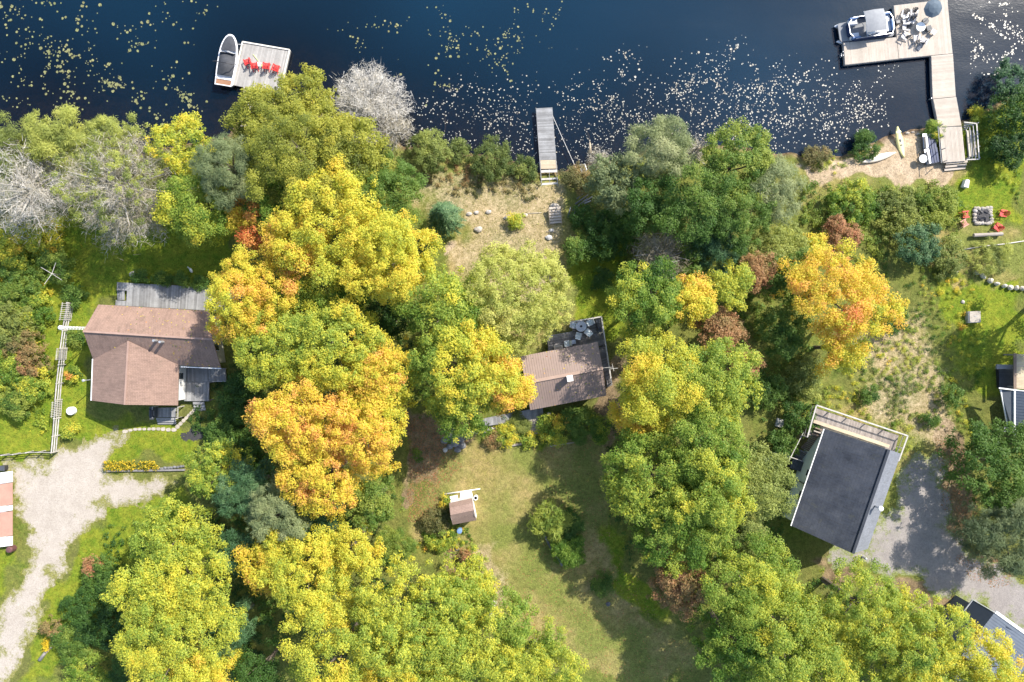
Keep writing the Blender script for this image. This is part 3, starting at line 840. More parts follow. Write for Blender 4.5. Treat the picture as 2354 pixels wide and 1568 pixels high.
def blob(mb, c, r, sx=1, sy=1, sz=.6, seed=0, seg=9):
    """irregular boulder"""
    rr = random.Random(seed)
    prof = [(0.02, -1), (.75, -.75), (1, -.1), (.86, .5), (.45, .9), (0.02, 1)]
    vs, fs = [], []
    for i, (a, z) in enumerate(prof):
        for k in range(seg):
            t = 2 * math.pi * k / seg + rr.uniform(-.12, .12)
            j = 1 + rr.uniform(-.16, .16)
            vs.append((c[0] + math.cos(t) * a * r * sx * j, c[1] + math.sin(t) * a * r * sy * j, c[2] + z * r * sz * (1 + rr.uniform(-.1, .1))))
    for i in range(len(prof) - 1):
        for k in range(seg):
            k2 = (k + 1) % seg
            fs.append((i * seg + k, i * seg + k2, (i + 1) * seg + k2, (i + 1) * seg + k))
    fs.append(tuple(range(seg))[::-1]); fs.append(tuple((len(prof) - 1) * seg + k for k in range(seg)))
    return mb.add(vs, fs)
_rk = [0]
def rock(u, v, r, label, mat='stone', sx=1, sy=1, name='boulder', group=None, z=None):
    p = at(u, v); _rk[0] += 1
    zz = gz(p.x, p.y)
    b = MB(); blob(b, (0, 0, r * .25), r, sx, sy, .55, _rk[0])
    o = b.build(name, M[mat], None, smooth=False)
    o.location = (p.x, p.y, zz)
    return tag(o, label, 'rock', group)

# ------------------------------------------------------------------ brown cottage on the left
HE, HR, WR = 3.6, 5.7, 5.2
r0 = at(191, 761.5, HR); r1 = at(488, 780, HR)
n0 = at(226, 700, HE); n1 = at(482, 715, HE)
s0 = at(214, 826, HE); s1 = at(508, 846, HE)
cot = thing('cottage', 'brown shingled cottage with crossing gable roofs at the left', 'house', tuple((s0 + s1) / 2 * 1.0)[:2] + (GZ,))
slab(cot, n0, n1, r1, r0, M['shingle'])
slab(cot, s0, s1, r1, r0, M['shingle'])
w0 = at(214.5, 825, HE); w1 = at(211, 921, HE - .05); e0 = at(411, 842, HE); e1 = at(409, 932, HE - .05)
k0 = at(296, 772, WR); k1 = at(287, 930.5, WR)
jog = Vector((0, 0, .02))
# wing planes run back until they meet the main south slope
def valley(a, b):          # point where line a->b pierces main south slope plane
    nrm = (s1 - s0).cross(r0 - s0).normalized()
    t = (s0 - a).dot(nrm) / (b - a).dot(nrm)
    return a + (b - a) * t
kk = valley(k1, k0)
wx = valley(w1, w0); ex = valley(e1, e0)
b = MB()
b.prism([w1 + jog, k1 + jog, kk + jog, wx + jog], .12); b.uv[0] = [(0, 0), (0, 5), (7.5, 5), (5, 0)]
b.build('roof', M['shingle'], cot)
b = MB()
b.prism([k1 + jog, e1 + jog, ex + jog, kk + jog], .12); b.uv[0] = [(0, 5), (0, 0), (5, 0), (7.5, 5)]
b.build('roof', M['shingle'], cot)
capm = mat_plain('ridge_shingle', (0.35, 0.235, 0.185, 1), (0.29, 0.19, 0.15, 1), 2, .85)
c_ = MB(); bars(c_, r0 + Vector((0, 0, .03)), r1 + Vector((0, 0, .03)), .2, .05); c_.build('ridge_cap', capm, cot)
c_ = MB(); bars(c_, k1 + Vector((0, 0, .05)), kk + Vector((0, 0, .05)), .2, .05); c_.build('ridge_cap', capm, cot)
c_ = MB(); bars(c_, w1 + Vector((-.06, 0, -.02)), w0 + Vector((-.06, 0, -.02)), .1, .12); c_.build('gutter', M['white'], cot)
c_ = MB(); bars(c_, e0 + Vector((.2, -.06, -.06)), s1 + Vector((0, -.06, -.06)), .1, .1); c_.build('gutter', M['white'], cot)
mi = [Vector((p.x, p.y, 0)) for p in (n0, s0, s1, n1)]
mi = [mi[0] + Vector((.9, -.5, 0)), mi[1] + Vector((.9, .5, 0)), mi[2] + Vector((-.75, .5, 0)), mi[3] + Vector((-.3, -.5, 0))]
walls(cot, mi, GZ - .1, HE - .1, M['yellowsiding'], tops=[(0, .5, HR - .35), (2, .5, HR - .35)])
wi = [Vector((p.x, p.y, 0)) for p in (w0, w1, e1, e0)]
wi = [wi[0] + Vector((.4, 0, 0)), wi[1] + Vector((.4, .45, 0)), wi[2] + Vector((-.35, .45, 0)), wi[3] + Vector((-.35, .3, 0))]
walls(cot, wi, GZ - .1, HE - .12, M['white'], tops=[(1, .5, WR - .3)])
for (u, v) in ((357.5, 783), (372, 786)):
    p = at(u, v, HR - .1)
    b = MB(); b.tube([p - Vector((0, 0, .5)), p + Vector((0, 0, .45))], .13, 10)
    b.build('vent_pipe', M['steel'], cot)
p = at(208.6, 873, 4.3); q = at(222, 873, 3.0)
b = MB(); b.tube([(q.x - .55, q.y, GZ), (q.x - .55, q.y, 4.3)], .05, 6); b.lathe((q.x - .55, q.y, 4.25), [(.14, 0), (.14, .16), (.03, .22)], 10)
b.build('flue_pipe', M['steel'], cot)
window_on(cot, wi[3].lerp(wi[2], .25), wi[3].lerp(wi[2], .45), GZ + 1.2, GZ + 2.3, (1, 0, 0), M['white'])
window_on(cot, mi[2].lerp(mi[3], .25), mi[2].lerp(mi[3], .45), GZ + 1.2, GZ + 2.3, (1, 0, 0), M['white'])

def deck(name, label, quads, z, mat, sp=.15, under=True, cat='deck', frame='greywood', th=.035):
    """quads: list of 4 survey points [A,B,C,D]; boards run from AB to DC"""
    P = [[at(u, v, z) for (u, v) in q] for q in quads]
    c = sum(P[0], Vector()) / 4
    t = thing(name, label, cat, (c.x, c.y, gz(c.x, c.y)))
    for q in P:
        planks(t, q[0], q[1], q[2], q[3], max(2, int(round((q[1] - q[0]).length / sp))), M[mat], th)
        joists(t, *q, M[frame])
        for a, b_ in ((0, 0), (1, 0), (1, 1), (0, 1)):
            p = lerp(lerp(q[0], q[1], a), lerp(q[3], q[2], a), b_)
            cc = sum(q, Vector()) / 4
            p = p.lerp(cc, .04)
            MB().box((p.x, p.y, (z + gz(p.x, p.y)) / 2 - .2), (.12, .12, max(.2, z - gz(p.x, p.y) + .3))).build('post', M[frame], t)
    return t
dk = deck('deck', 'long grey plank deck on the lake side of the brown cottage', [[(293, 651), (560, 664), (555, 718), (290, 703)], [(269, 649.5), (292, 650.5), (291, 668), (268.5, 667)], [(266, 691), (290, 692), (290, 703), (265, 702)]], GZ + .55, 'greywood')
steps(dk, at(291, 669), at(291, 690), at(270, 690), at(270, 669), 3, M['greywood'], GZ, GZ + .55)
dk2 = deck('deck', 'weathered plank deck in the corner between the brown cottage and its white wing', [[(425, 843), (517, 847), (519, 877), (426, 877)], [(424, 878), (480, 878), (479, 922), (423, 922)]], GZ + .6, 'greywood')
steps(dk2, at(448, 923), at(474, 923), at(474, 944), at(448, 944), 3, M['greywood'], GZ, GZ + .6)
for a, c in (((480, 880), (479, 920)), ((487, 877), (519, 877))):
    p, q = at(*a, GZ + 1.5), at(*c, GZ + 1.5)
    bars_ = MB(); bars(bars_, p, q, .07, .05); bars_.build('rail', M['greywood'], dk2)
    posts(dk2, [p, q], GZ + .3, GZ + 1.5, M['greywood'])
pd = deck('porch', 'small grey porch with steps at the driveway side of the brown cottage', [[(352, 938), (403, 938), (402, 959), (352, 959)]], GZ + .5, 'greywood')
steps(pd, at(363, 960), at(408, 960), at(406, 976), at(364, 976), 3, M['greywood'], GZ, GZ + .5)
for a, c in (((350, 936), (350, 960)), ((409, 936), (409, 962)), ((404, 962), (409, 962))):
    p, q = at(*a, GZ + 1.4), at(*c, GZ + 1.4)
    mb_ = MB(); bars(mb_, p, q, .07, .05); mb_.build('rail', M['rail'], pd)
    posts(pd, [p, q], GZ, GZ + 1.4, M['rail'])
def grill(u, v, z, ang, label):
    p = at(u, v, z)
    t = thing('barbecue', label, 'barbecue', tuple(p), ang)
    MB().box((0, 0, .45), (1.1, .5, .7)).build('cabinet', M['slate'], t, world=False, bevel=.02)
    b = MB(); b.box((0, 0, .84), (.75, .52, .06))
    for i in range(7):
        a0, a1 = math.pi * i / 7, math.pi * (i + 1) / 7
        b.add([(-.37, math.cos(a0) * .26, .87 + math.sin(a0) * .2), (.37, math.cos(a0) * .26, .87 + math.sin(a0) * .2), (.37, math.cos(a1) * .26, .87 + math.sin(a1) * .2), (-.37, math.cos(a1) * .26, .87 + math.sin(a1) * .2)], [(0, 1, 2, 3)])
    b.build('lid', M['dark'], t, world=False)
    for sx in (-1, 1): MB().box((sx * .53, 0, .83), (.3, .46, .03)).build('side_shelf', M['slate'], t, world=False)
    MB().tube([(-.28, -.3, .95), (.28, -.3, .95)], .02, 6).build('handle', M['steel'], t, world=False)
    return t
grill(358, 948, GZ + .5, R(90), 'black barbecue on the small porch of the brown cottage')

# stepping stones, paved strip, small yard things
pth = thing('stone_path', 'curved path of pale paving stones between driveway and brown cottage', 'path', tuple(at(400, 985)))
PS = [(288, 992, 12, 7), (300, 989, 9, 6), (311, 987, 9, 6), (321, 986.5, 9, 6), (332, 986.5, 8, 6), (343, 986.5, 8, 6), (353, 986, 9, 7), (364, 986, 9, 7), (375, 986.5, 10, 8), (387, 988, 10, 8), (400, 988, 11, 8),
      (408, 981, 9, 9), (415, 974, 9, 8), (422, 967, 8, 8), (428, 961, 8, 7), (434, 955, 8, 7), (440, 949, 8, 7), (446, 943, 9, 7), (460, 941, 12, 8)]
for i, (u, v, a, c) in enumerate(PS):
    p = at(u, v); p.z = gz(p.x, p.y) + .06
    a, c = a / S / 1.9, c / S / 1.9
    rr = random.Random(i)
    sl_ = R(-18) if i > 10 else 0
    rot = R(45) if 10 < i < 18 else R(2)
    pts = []
    for k in range(8):
        th = 2 * math.pi * k / 8 + .39
        q = Vector((max(-1, min(1, 1.35 * math.cos(th))) * a * rr.uniform(.88, 1.05), max(-1, min(1, 1.35 * math.sin(th))) * c * rr.uniform(.88, 1.05), 0))
        q.rotate(Matrix.Rotation(rot, 3, 'Z'))
        pts.append(p + q)
    MB().prism(pts, .1).build('paving_stone', M['palestone'], pth)
sheet('paved_strip', [[(462, 948), (478, 948), (474, 985), (452, 1006), (420, 1012), (412, 1000), (440, 978)]], mat_plain('dark_asphalt', (.045, .045, .048, 1), (.065, .062, .06, 1), 3, .95), 'dark bare strip of ground beside the stepping stones', 'path', rag=.5, res=.12)
p = at(168, 944); zz = gz(p.x, p.y)
o = MB().lathe((0, 0, 0), [(.42, 0), (.45, .05), (.45, .5), (.40, .56), (.02, .58)], 20).build('well_cover', M['white'], None); o.location = (p.x, p.y, zz)
tag(o, 'round white well cover on the lawn between the fence and the brown cottage', 'well cover')
rock(306, 631, .36, 'grey boulder at the corner of the long grey deck', 'stone')
rock(160, 1000, .2, 'small pale stone by the lower end of the white fence', 'palestone')
p = at(441, 622)
gn = thing('garden_ornament', 'small white goose shaped garden ornament on the lawn above the hedge', 'ornament', (p.x, p.y, gz(p.x, p.y)), R(120))
MB().lathe((0, 0, 0), [(.02, 0), (.16, .06), (.2, .2), (.12, .34), (.02, .38)], 10, 1.5, .8).build('body', M['white'], gn, world=False, smooth=True)
MB().tube([(.22, 0, .26), (.3, 0, .5), (.42, 0, .54)], [.07, .05, .06], 8).build('neck', M['white'], gn, world=False)
p = at(528, 609)
bs = thing('brick_stack', 'small stack of bricks on the shaded lawn beside the orange maple', 'bricks', (p.x, p.y, gz(p.x, p.y)), R(8))
for i in range(3):
    for j in range(4):
        MB().box(((i - 1) * .24, 0, .06 + j * .125), (.22, .3 - j * .02, .115)).build('brick', M['pinkpanel'], bs, world=False)

# four armed pole (bare rotary frame) in the thicket
p = at(196, 1018 if False else 629, 3.0); p = at(118, 629, 3.0)
rc = thing('rotary_frame', 'pole with four thin pale arms crossing, bare of lines, in the left thicket', 'clothesline', (p.x, p.y, GZ))
MB().tube([(0, 0, 0), (0, 0, 2.4)], .045, 8).build('pole', M['rail'], rc, world=False)
for (du, dv, L) in ((-36, -22, 1.55), (36, 22, 1.6), (15, -36, 1.55), (-22, 34, 1.65)):
    d = Vector((du, -dv, 0)).normalized() * L * .82
    MB().tube([(0, 0, 2.3), (d.x, d.y, 2.42)], [.035, .025], 6).build('arm', M['rail'], rc, world=False)

# white rail fence with lattice panels
FZ = [GZ + .35, GZ + .72, GZ + 1.1]
FP = [(118, 1037), (121, 1000), (124, 960), (127, 918), (130, 880), (135, 838), (139, 800), (144, 760), (149, 728), (154, 697)]
FG = [at(u * .985 + 1177 * .015, v, GZ) for u, v in FP]
fen = thing('rail_fence', 'white three rail fence along the left thicket, with lattice panels tied to it', 'fence', tuple(FG[4]))
for i in range(len(FG) - 1):
    for z in FZ:
        a = Vector((FG[i].x, FG[i].y, z + random.uniform(-.03, .03))); c = Vector((FG[i + 1].x, FG[i + 1].y, z + random.uniform(-.03, .03)))
        b = MB(); bars(b, a, c, .11, .05); b.build('rail', M['rail'], fen)
posts(fen, FG, GZ - .1, GZ + 1.2, M['rail'], .11)
def lattice(parent, a, c, z0, z1, n, off):
    a, c = Vector(a), Vector(c)
    d = (c - a).normalized(); s = Vector((d.y, -d.x, 0)) * off
    for i in range(n):
        q = lerp(a, c, (i + .5) / n) + s
        b = MB(); bars(b, (q.x, q.y, z0), (q.x, q.y, z1), .05, .05); b.build('picket', M['rail'], parent)
    for z in (z0 + .1, (z0 + z1) / 2, z1 - .1):
        b = MB(); bars(b, Vector((a.x, a.y, z)) + s * 1.3, Vector((c.x, c.y, z)) + s * 1.3, .03, .05); b.build('picket_rail', M['rail'], parent)
for (i, t0, t1, z1) in ((8, -.3, 1, 2.1), (5, .3, 1.0, 1.9), (2, .1, .95, 1.8), (2, .1, .95, 1.0)):
    a = FG[i].lerp(FG[min(i + 1, 9)], max(0, t0)) if t0 >= 0 else FG[i - 1].lerp(FG[i], 1 + t0)
    lattice(fen, a, FG[i].lerp(FG[i + 1], t1), GZ + .1, GZ + z1, 9, .09 if z1 > 1 else -.09)
FB = [(118, 1037), (88, 1036), (60, 1037), (30, 1041), (4, 1043), (-40, 1044)]
FGb = [at(u * .985 + 1177 * .015, v, GZ) for u, v in FB]
f2 = thing('rail_fence', 'low rail fence running left from the corner of the white fence above the driveway', 'fence', tuple(FGb[2]))
for i in range(len(FGb) - 1):
    for z in FZ:
        b = MB(); bars(b, (FGb[i].x, FGb[i].y, z), (FGb[i + 1].x, FGb[i + 1].y, z), .04, .09); b.build('rail', M['dark'] if z < 1.5 else M['rail'], f2)
posts(f2, FGb[1:], GZ - .1, GZ + 1.2, M['rail'], .11)
# lattice aerial mast leaning out of the gable
mb0 = at(310, 764, GZ)
mx, my = at(131, 753, 8.7).x, at(131, 753, 8.7).y
mast = thing('aerial_mast', 'tall white lattice mast with a white box on top, beside the brown cottage gable', 'mast', (mx, my, GZ))
for k in range(3):
    a = 2 * math.pi * k / 3
    MB().tube([(.16 * math.cos(a), .16 * math.sin(a), 0), (.16 * math.cos(a), .16 * math.sin(a), 7.4)], .025, 5).build('leg', M['white'], mast, world=False)
b = MB()
for i in range(30):
    z = .15 + i * .245
    for k in range(3):
        a, c = 2 * math.pi * k / 3, 2 * math.pi * (k + 1) / 3
        b.tube([(.16 * math.cos(a), .16 * math.sin(a), z), (.16 * math.cos(c), .16 * math.sin(c), z + (.24 if i % 2 else 0))], .014, 4)
b.build('lacing', M['white'], mast, world=False)
MB().lathe((0, 0, 7.3), [(.05, 0), (.2, .05), (.24, .3), (.15, .45), (.02, .5)], 10).build('top_box', M['white'], mast, world=False)

# trailer at the left edge
def rp(u, v, z): return at(u, v, z)
TZ = 1.35
tr = thing('camper_trailer', 'white roofed trailer with two pinkish tan roof panels, cut by the left edge', 'trailer', tuple(at(-30, 1172)))
def strip(va, vb, mat, name, z=TZ, u0=-120, u1=28.5, sl_=.13):
    q = [at(u0, vb + (28 - u0) * sl_, z), at(u1, vb, z), at(u1, va, z), at(u0, va + (28 - u0) * sl_, z)]
    return MB().prism(ccw(q), .07).build(name, M[mat], tr)
strip(1083, 1108, 'white', 'roof_band', TZ + .05)
strip(1109.5, 1160, 'pinkpanel', 'roof_panel', TZ - .03)
strip(1161.5, 1173, 'white', 'roof_band', TZ + .05)
strip(1175, 1231, 'pinkpanel', 'roof_panel', TZ - .03)
strip(1232.5, 1254, 'white', 'roof_band', TZ + .05)
q = [at(-120, 1250 + 19, TZ), at(12, 1249, TZ), at(12, 1090, TZ), at(-120, 1090 + 19, TZ)]
b = MB().prism([Vector((p.x, p.y, TZ - .1)) for p in ccw(q)], TZ - .1 - GZ - .4); b.build('body', M['white'], tr)
for (u, v) in ((-20, 1252), (-50, 1256), (-20, 1098)):
    p = at(u, v, GZ); MB().tube([(p.x, p.y - .1, GZ + .32), (p.x, p.y + .12, GZ + .32)], .32, 14).build('wheel', M['dark'], tr)
p = at(33, 1259, GZ); zz = gz(p.x, p.y)
o = MB().lathe((0, 0, 0), [(.3, 0), (.36, .1), (.36, .75), (.28, .88), (.02, .92)], 16).build('steel_barrel', M['maroon'], None); o.location = (p.x, p.y, zz)
tag(o, 'round maroon barrel at the lower corner of the trailer', 'barrel')
p = at(14, 1074, GZ)
bn = thing('storage_bin', 'black square bin above the upper corner of the trailer', 'bin', (p.x, p.y, gz(p.x, p.y)), R(2))
MB().box((0, 0, .3), (.6, .5, .6)).build('box', M['dark'], bn, world=False, bevel=.02)
MB().box((0, 0, .63), (.66, .56, .05)).build('lid', M['slate'], bn, world=False, bevel=.01)

# yellow flower bed with its low wall
fb = thing('flower_bed', 'long bed of yellow flowers with a low dark edging beside the gravel driveway', 'flower bed', tuple(at(305, 1070)))
PP = []
for (u0, u1, n) in ((243, 312, 95), (320, 366, 45)):
    for i in range(n):
        q = at(random.uniform(u0, u1), random.uniform(1060, 1079)); PP.append((q.x, q.y, GZ + random.uniform(.12, .5)))
PP = np.array(PP); idx = np.repeat(np.arange(len(PP)), 22); m = len(idx); d = rdir(m, -.2)
pos = PP[idx] + d * RNG.uniform(.05, .30, m)[:, None]
link_mesh('flowers', leaf_mesh('flowers', pos, d + np.array([0, 0, .6]), .12, .09, RNG.choice([.15, .55, .85], m, p=[.5, .25, .25]) + RNG.normal(0, .06, m), LEAF['flower']), fb).location = -Vector(fb.location)
b = MB(); bars(b, at(243, 1083, GZ + .1), at(425, 1080, GZ + .1), .18, .22); b.build('edging', M['darkwood'], fb)
ws = thing('stone_edging', 'low grey stone edging at the right end of the yellow flower bed', 'edging', tuple(at(395, 1076)))
for i in range(9):
    p = at(366 + i * 7.2, 1077 - i * .6 + random.uniform(-1, 1)); b = MB(); blob(b, (p.x, p.y, GZ + .08), .19, 1.1, .8, .6, 100 + i); b.build('stone', M['darkstone'], ws)

def logthing(pts, r, label, mat='log', name='log', cat='log', z=None, n=9):
    P = [at(u, v) for u, v in pts]
    P = [Vector((p.x, p.y, (gz(p.x, p.y) if z is None else z) + r * .8)) for p in P]
    rr = [r * (1 - .35 * i / (len(P) - 1)) for i in range(len(P))]
    c = P[len(P) // 2]
    b = MB().tube([p - c for p in P], rr, n)
    o = b.build(name, M[mat], None, smooth=True); o.location = c
    return tag(o, label, cat)
logthing([(93, 1516), (108, 1497), (125, 1481)], .2, 'bleached driftwood on the bank beside the driveway at lower left', name='driftwood')
logthing([(1138, 1380), (1131, 1398), (1127, 1421)], .3, 'pale curved log at the edge of the lawn beside the bottom maples')
# ------------------------------------------------------------------ middle cabin
HE, HR = 3.4, 4.7
nw, ne = at(1197, 819, HE), at(1374, 786, HE)
sw, se = at(1219, 943, HE), at(1394, 909.5, HE)
rw, re = at(1207, 880, HR), at(1385.5, 846, HR)
cab = thing('cabin', 'small cabin with a ribbed brown metal roof in the middle of the picture', 'house', tuple((nw + se) / 2)[:2] + (GZ,))
slab(cab, nw, ne, re, rw, M['metalroof'], .06); ribs(cab, nw, ne, re, rw, M['metalroof'])
slab(cab, sw, se, re, rw, M['metalroof'], .06); ribs(cab, sw, se, re, rw, M['metalroof'])
b = MB(); bars(b, rw + Vector((0, 0, .05)), re + Vector((0, 0, .05)), .32, .04); b.build('ridge_cap', mat_plain('ridge_steel', (.42, .30, .24, 1), (.38, .27, .21, 1), 1, .5), cab)
ci = [Vector((p.x, p.y, 0)) for p in (nw, sw, se, ne)]
cc = sum(ci, Vector()) / 4
ci = [p + (cc - p).normalized() * .55 for p in ci]
walls(cab, ci, GZ - .1, HE - .05, M['brownsiding'], tops=[(0, .5, HR - .25), (2, .5, HR - .25)])
p = at(1309.7, 869.5, 5.35)
b = MB().box((p.x, p.y, 4.6), (.5, .5, 1.9), R(10)); b.build('chimney', M['brownwood'], cab)
MB().box((p.x, p.y, 5.6), (.62, .62, .1), R(10)).build('chimney_cap', M['white'], cab)
e = at(1409, 844, 4.9)
b = MB(); b.tube([re + Vector((0, 0, .05)), e], .03, 5); b.tube([e + Vector((-.1, .35, 0)), e + Vector((.1, -.4, 0))], .03, 5); b.tube([e + Vector((-.35, -.2, .02)), e + Vector((.5, -.1, .02))], .03, 5)
b.build('aerial', M['rail'], cab)
DZ = GZ + .75
d1 = deck('deck', 'dark plank deck with a pale railing on the lake side of the middle cabin', [[(1315, 740), (1320, 806), (1394, 792), (1382, 729)], [(1258, 773), (1262, 815), (1320, 806), (1316, 762)], [(1375, 800), (1397, 890), (1407, 885), (1393, 795)]], DZ, 'darkwood', .14)
for a, c, m in (((1310, 740.5), (1382.5, 728), 'rail'), ((1382.5, 728), (1406.5, 883), 'rail')):
    p, q = at(*a, DZ + 1.0), at(*c, DZ + 1.0)
    b = MB(); bars(b, p, q, .13, .045); b.build('rail', M[m], d1)
    n = 5 if c[1] < 760 else 8
    posts(d1, [p.lerp(q, i / (n - 1)) for i in range(n)], GZ, DZ + .97, M['darkwood'], .09)
    for zz in (.25, .55, .8):
        b = MB(); bars(b, p - Vector((0, 0, zz)), q - Vector((0, 0, zz)), .03, .09); b.build('rail', M['darkwood'], d1)
# metal sling chairs round a glass table
def sling_chair(loc, ang, label):
    t = thing('patio_chair', label, 'chair', loc, ang, 'sling chairs on the cabin deck')
    b = MB()
    for sx in (-1, 1):
        b.tube([(sx * .3, .32, 0), (sx * .3, .3, .62), (sx * .3, -.28, .6), (sx * .3, -.3, 0)], .02, 5)
    b.tube([(-.3, .3, .4), (.3, .3, .4)], .018, 5); b.tube([(-.3, -.26, .4), (.3, -.26, .4)], .018, 5)
    b.tube([(-.28, -.26, .4), (-.28, -.46, .98), (.28, -.46, .98), (.28, -.26, .4)], .02, 5)
    b.build('frame', M['chairgrey'], t, world=False)
    MB().add([(-.29, .31, .43), (.29, .31, .43), (.29, -.02, .40), (-.29, -.02, .40), (.29, -.27, .43), (-.29, -.27, .43)], [(0, 3, 2, 1), (3, 5, 4, 2)]).build('seat', M['sling'], t, world=False)
    MB().add([(-.28, -.28, .43), (.28, -.28, .43), (.28, -.46, .97), (-.28, -.46, .97)], [(0, 1, 2, 3)]).build('backrest', M['sling'], t, world=False)
    for sx in (-1, 1): MB().box((sx * .31, 0, .635), (.06, .56, .03)).build('armrest', M['chairgrey'], t, world=False)
    return t
tc = at(1336, 750, DZ + .72)
ch0 = None
for i, (u, v, lab) in enumerate([(1319, 748, 'sling chair at the left of the round glass table on the cabin deck'), (1355, 742, 'sling chair at the upper right of the round glass table on the cabin deck'),
        (1351, 764, 'sling chair at the lower right of the round glass table on the cabin deck'), (1329.7, 771, 'sling chair below the round glass table on the cabin deck'),
        (1303.5, 790, 'sling chair alone at the cabin wall beside a small side table')]):
    p = at(u, v, DZ + .4); d = Vector((tc.x - p.x, tc.y - p.y, 0))
    ang = math.atan2(d.y, d.x) - math.pi / 2 if i < 4 else R(100)
    if ch0 is None: ch0 = sling_chair((p.x, p.y, DZ), ang, lab)
    else: dup(ch0, (p.x, p.y, DZ), ang, lab)
tb = thing('patio_table', 'round grey glass table with a dark umbrella hole on the cabin deck', 'table', (tc.x, tc.y, DZ))
MB().lathe((0, 0, .70), [(.55, 0), (.57, .01), (.57, .03), (.55, .035)], 24).build('tabletop', M['tableglass'], tb, world=False)
MB().lathe((0, 0, .69), [(.575, 0), (.6, .02), (.575, .05)], 24).build('rim', M['steel'], tb, world=False)
MB().lathe((0, 0, .735), [(.13, 0), (.10, .12), (.03, .14)], 10).build('centre_ring', M['dark'], tb, world=False)
for k in range(4):
    a = math.pi / 4 + k * math.pi / 2
    MB().tube([(.2 * math.cos(a), .2 * math.sin(a), .68), (.42 * math.cos(a), .42 * math.sin(a), 0)], .02, 5).build('leg', M['dark'], tb, world=False)
grill(1375, 750, DZ, R(100), 'black barbecue in the far corner of the cabin deck')
p = at(1318, 786, DZ)
st_ = thing('side_table', 'small grey side table against the cabin wall', 'table', tuple(p), R(10))
MB().box((0, 0, .45), (.45, .45, .04)).build('tabletop', M['steel'], st_, world=False)
for sx in (-1, 1):
    for sy in (-1, 1): MB().box((sx * .19, sy * .19, .21), (.04, .04, .43)).build('leg', M['dark'], st_, world=False)
p = at(1283, 800, DZ)
st_ = thing('planter_box', 'pale wooden planter box on the cabin deck under the linden', 'planter', tuple(p), R(10))
MB().box((0, 0, .22), (.9, .45, .44)).build('box', M['rail'], st_, world=False, bevel=.01)
MB().box((0, 0, .43), (.8, .36, .06)).build('soil', M['log'], st_, world=False)
# front porch, steps and garden edges
pz = GZ + .5
d2 = deck('porch', 'weathered grey porch along the garden side of the middle cabin', [[(1095, 966), (1247, 936), (1249, 958), (1098, 983)]], pz, 'greywood')
steps(d2, at(1214, 962), at(1240, 958), at(1243, 997), at(1217, 1001), 7, M['dockwood'], GZ, pz)
p = at(1261, 951, GZ); o = MB().tube([(0, 0, 0), (0, 0, .9)], [.22, .22], 12).build('propane_cylinder', M['offwhite'], None); o.location = p
tag(o, 'pale upright gas cylinder at the wall right of the cabin porch', 'gas cylinder')
logthing([(1161, 1026), (1180, 1023), (1199, 1020)], .17, 'weathered timber edging the left part of the cabin garden', name='timber', cat='timber', n=4)
logthing([(1264, 1026), (1292, 1021), (1320, 1017)], .08, 'thin pale pole edging the right part of the cabin garden', name='pole', cat='pole', n=6)
p = at(1278, 1016)
hp = thing('hose_reel', 'coil of hose on a small reel above the thin pale garden pole', 'hose', (p.x, p.y, gz(p.x, p.y)))
b = MB()
for k in range(4):
    b.tube([(math.cos(a) * (.24 + .02 * k), math.sin(a) * (.24 + .02 * k), .08 + .05 * k) for a in np.linspace(0, 6.2, 15)], .025, 5)
b.build('hose', M['dark'], hp, world=False)
MB().lathe((0, 0, .05), [(.16, 0), (.16, .2), (.1, .24)], 12).build('drum', M['offwhite'], hp, world=False)
rw_ = thing('rock_wall', 'dark rough rock wall in the shade left of the cabin porch', 'wall', tuple(at(1045, 1008)))
for i, (u, v, r_) in enumerate([(1022, 1012, .45), (1036, 1004, .5), (1050, 1000, .6), (1058, 1010, .5), (1046, 1018, .55), (1062, 1024, .45), (1034, 1026, .4), (1052, 1034, .4), (1070, 1004, .4), (1040, 990, .4)]):
    p = at(u, v); b = MB(); blob(b, (p.x, p.y, GZ + r_ * .3), r_, 1, .85, .7, 200 + i); b.build('stone', M['darkstone'], rw_)
p_ = thing('stone_border', 'row of pinkish field stones behind the cabin garden', 'border', tuple(at(1110, 990)))
for i in range(12):
    p = at(1068 + i * 9, 998 - i * 1.6 + random.uniform(-2, 2)); b = MB(); blob(b, (p.x, p.y, GZ + .08), random.uniform(.16, .28), 1.2, .8, .6, 300 + i); b.build('stone', M['stone'], p_)
rock(1024, 1034, .28, 'pale rock at the foot of the dark rock wall', 'concrete')
rock(1050, 1262, .2, 'dark pointed stone below the shed', 'darkstone')
rock(1090, 1282, .2, 'pale flat stone at the lawn edge below the shed', 'palestone')
rock(1088, 1318, .16, 'small pale stone at the lawn edge above the curved log', 'palestone')
rock(1398, 1388, .26, 'grey stone at the shaded lower end of the lawn', 'darkstone')
rock(982, 1208, .2, 'small stone on the leaf covered ground left of the shed', 'stone')
# raised bed edging
rb = thing('bed_edging', 'dark curved edging around the raised bed on the lawn', 'edging', tuple(at(1262, 1240)))
EP = [(1243, 1205), (1252, 1230), (1262, 1252), (1272, 1268), (1284, 1285), (1292, 1300)]
for i in range(len(EP) - 1):
    for k in range(2):
        a, c = at(*EP[i]).lerp(at(*EP[i + 1]), k / 2 + .03), at(*EP[i]).lerp(at(*EP[i + 1]), k / 2 + .47)
        b = MB(); bars(b, a + Vector((0, 0, .1)), c + Vector((0, 0, .1)), .18, .28); b.build('stone', M['darkstone'], rb)

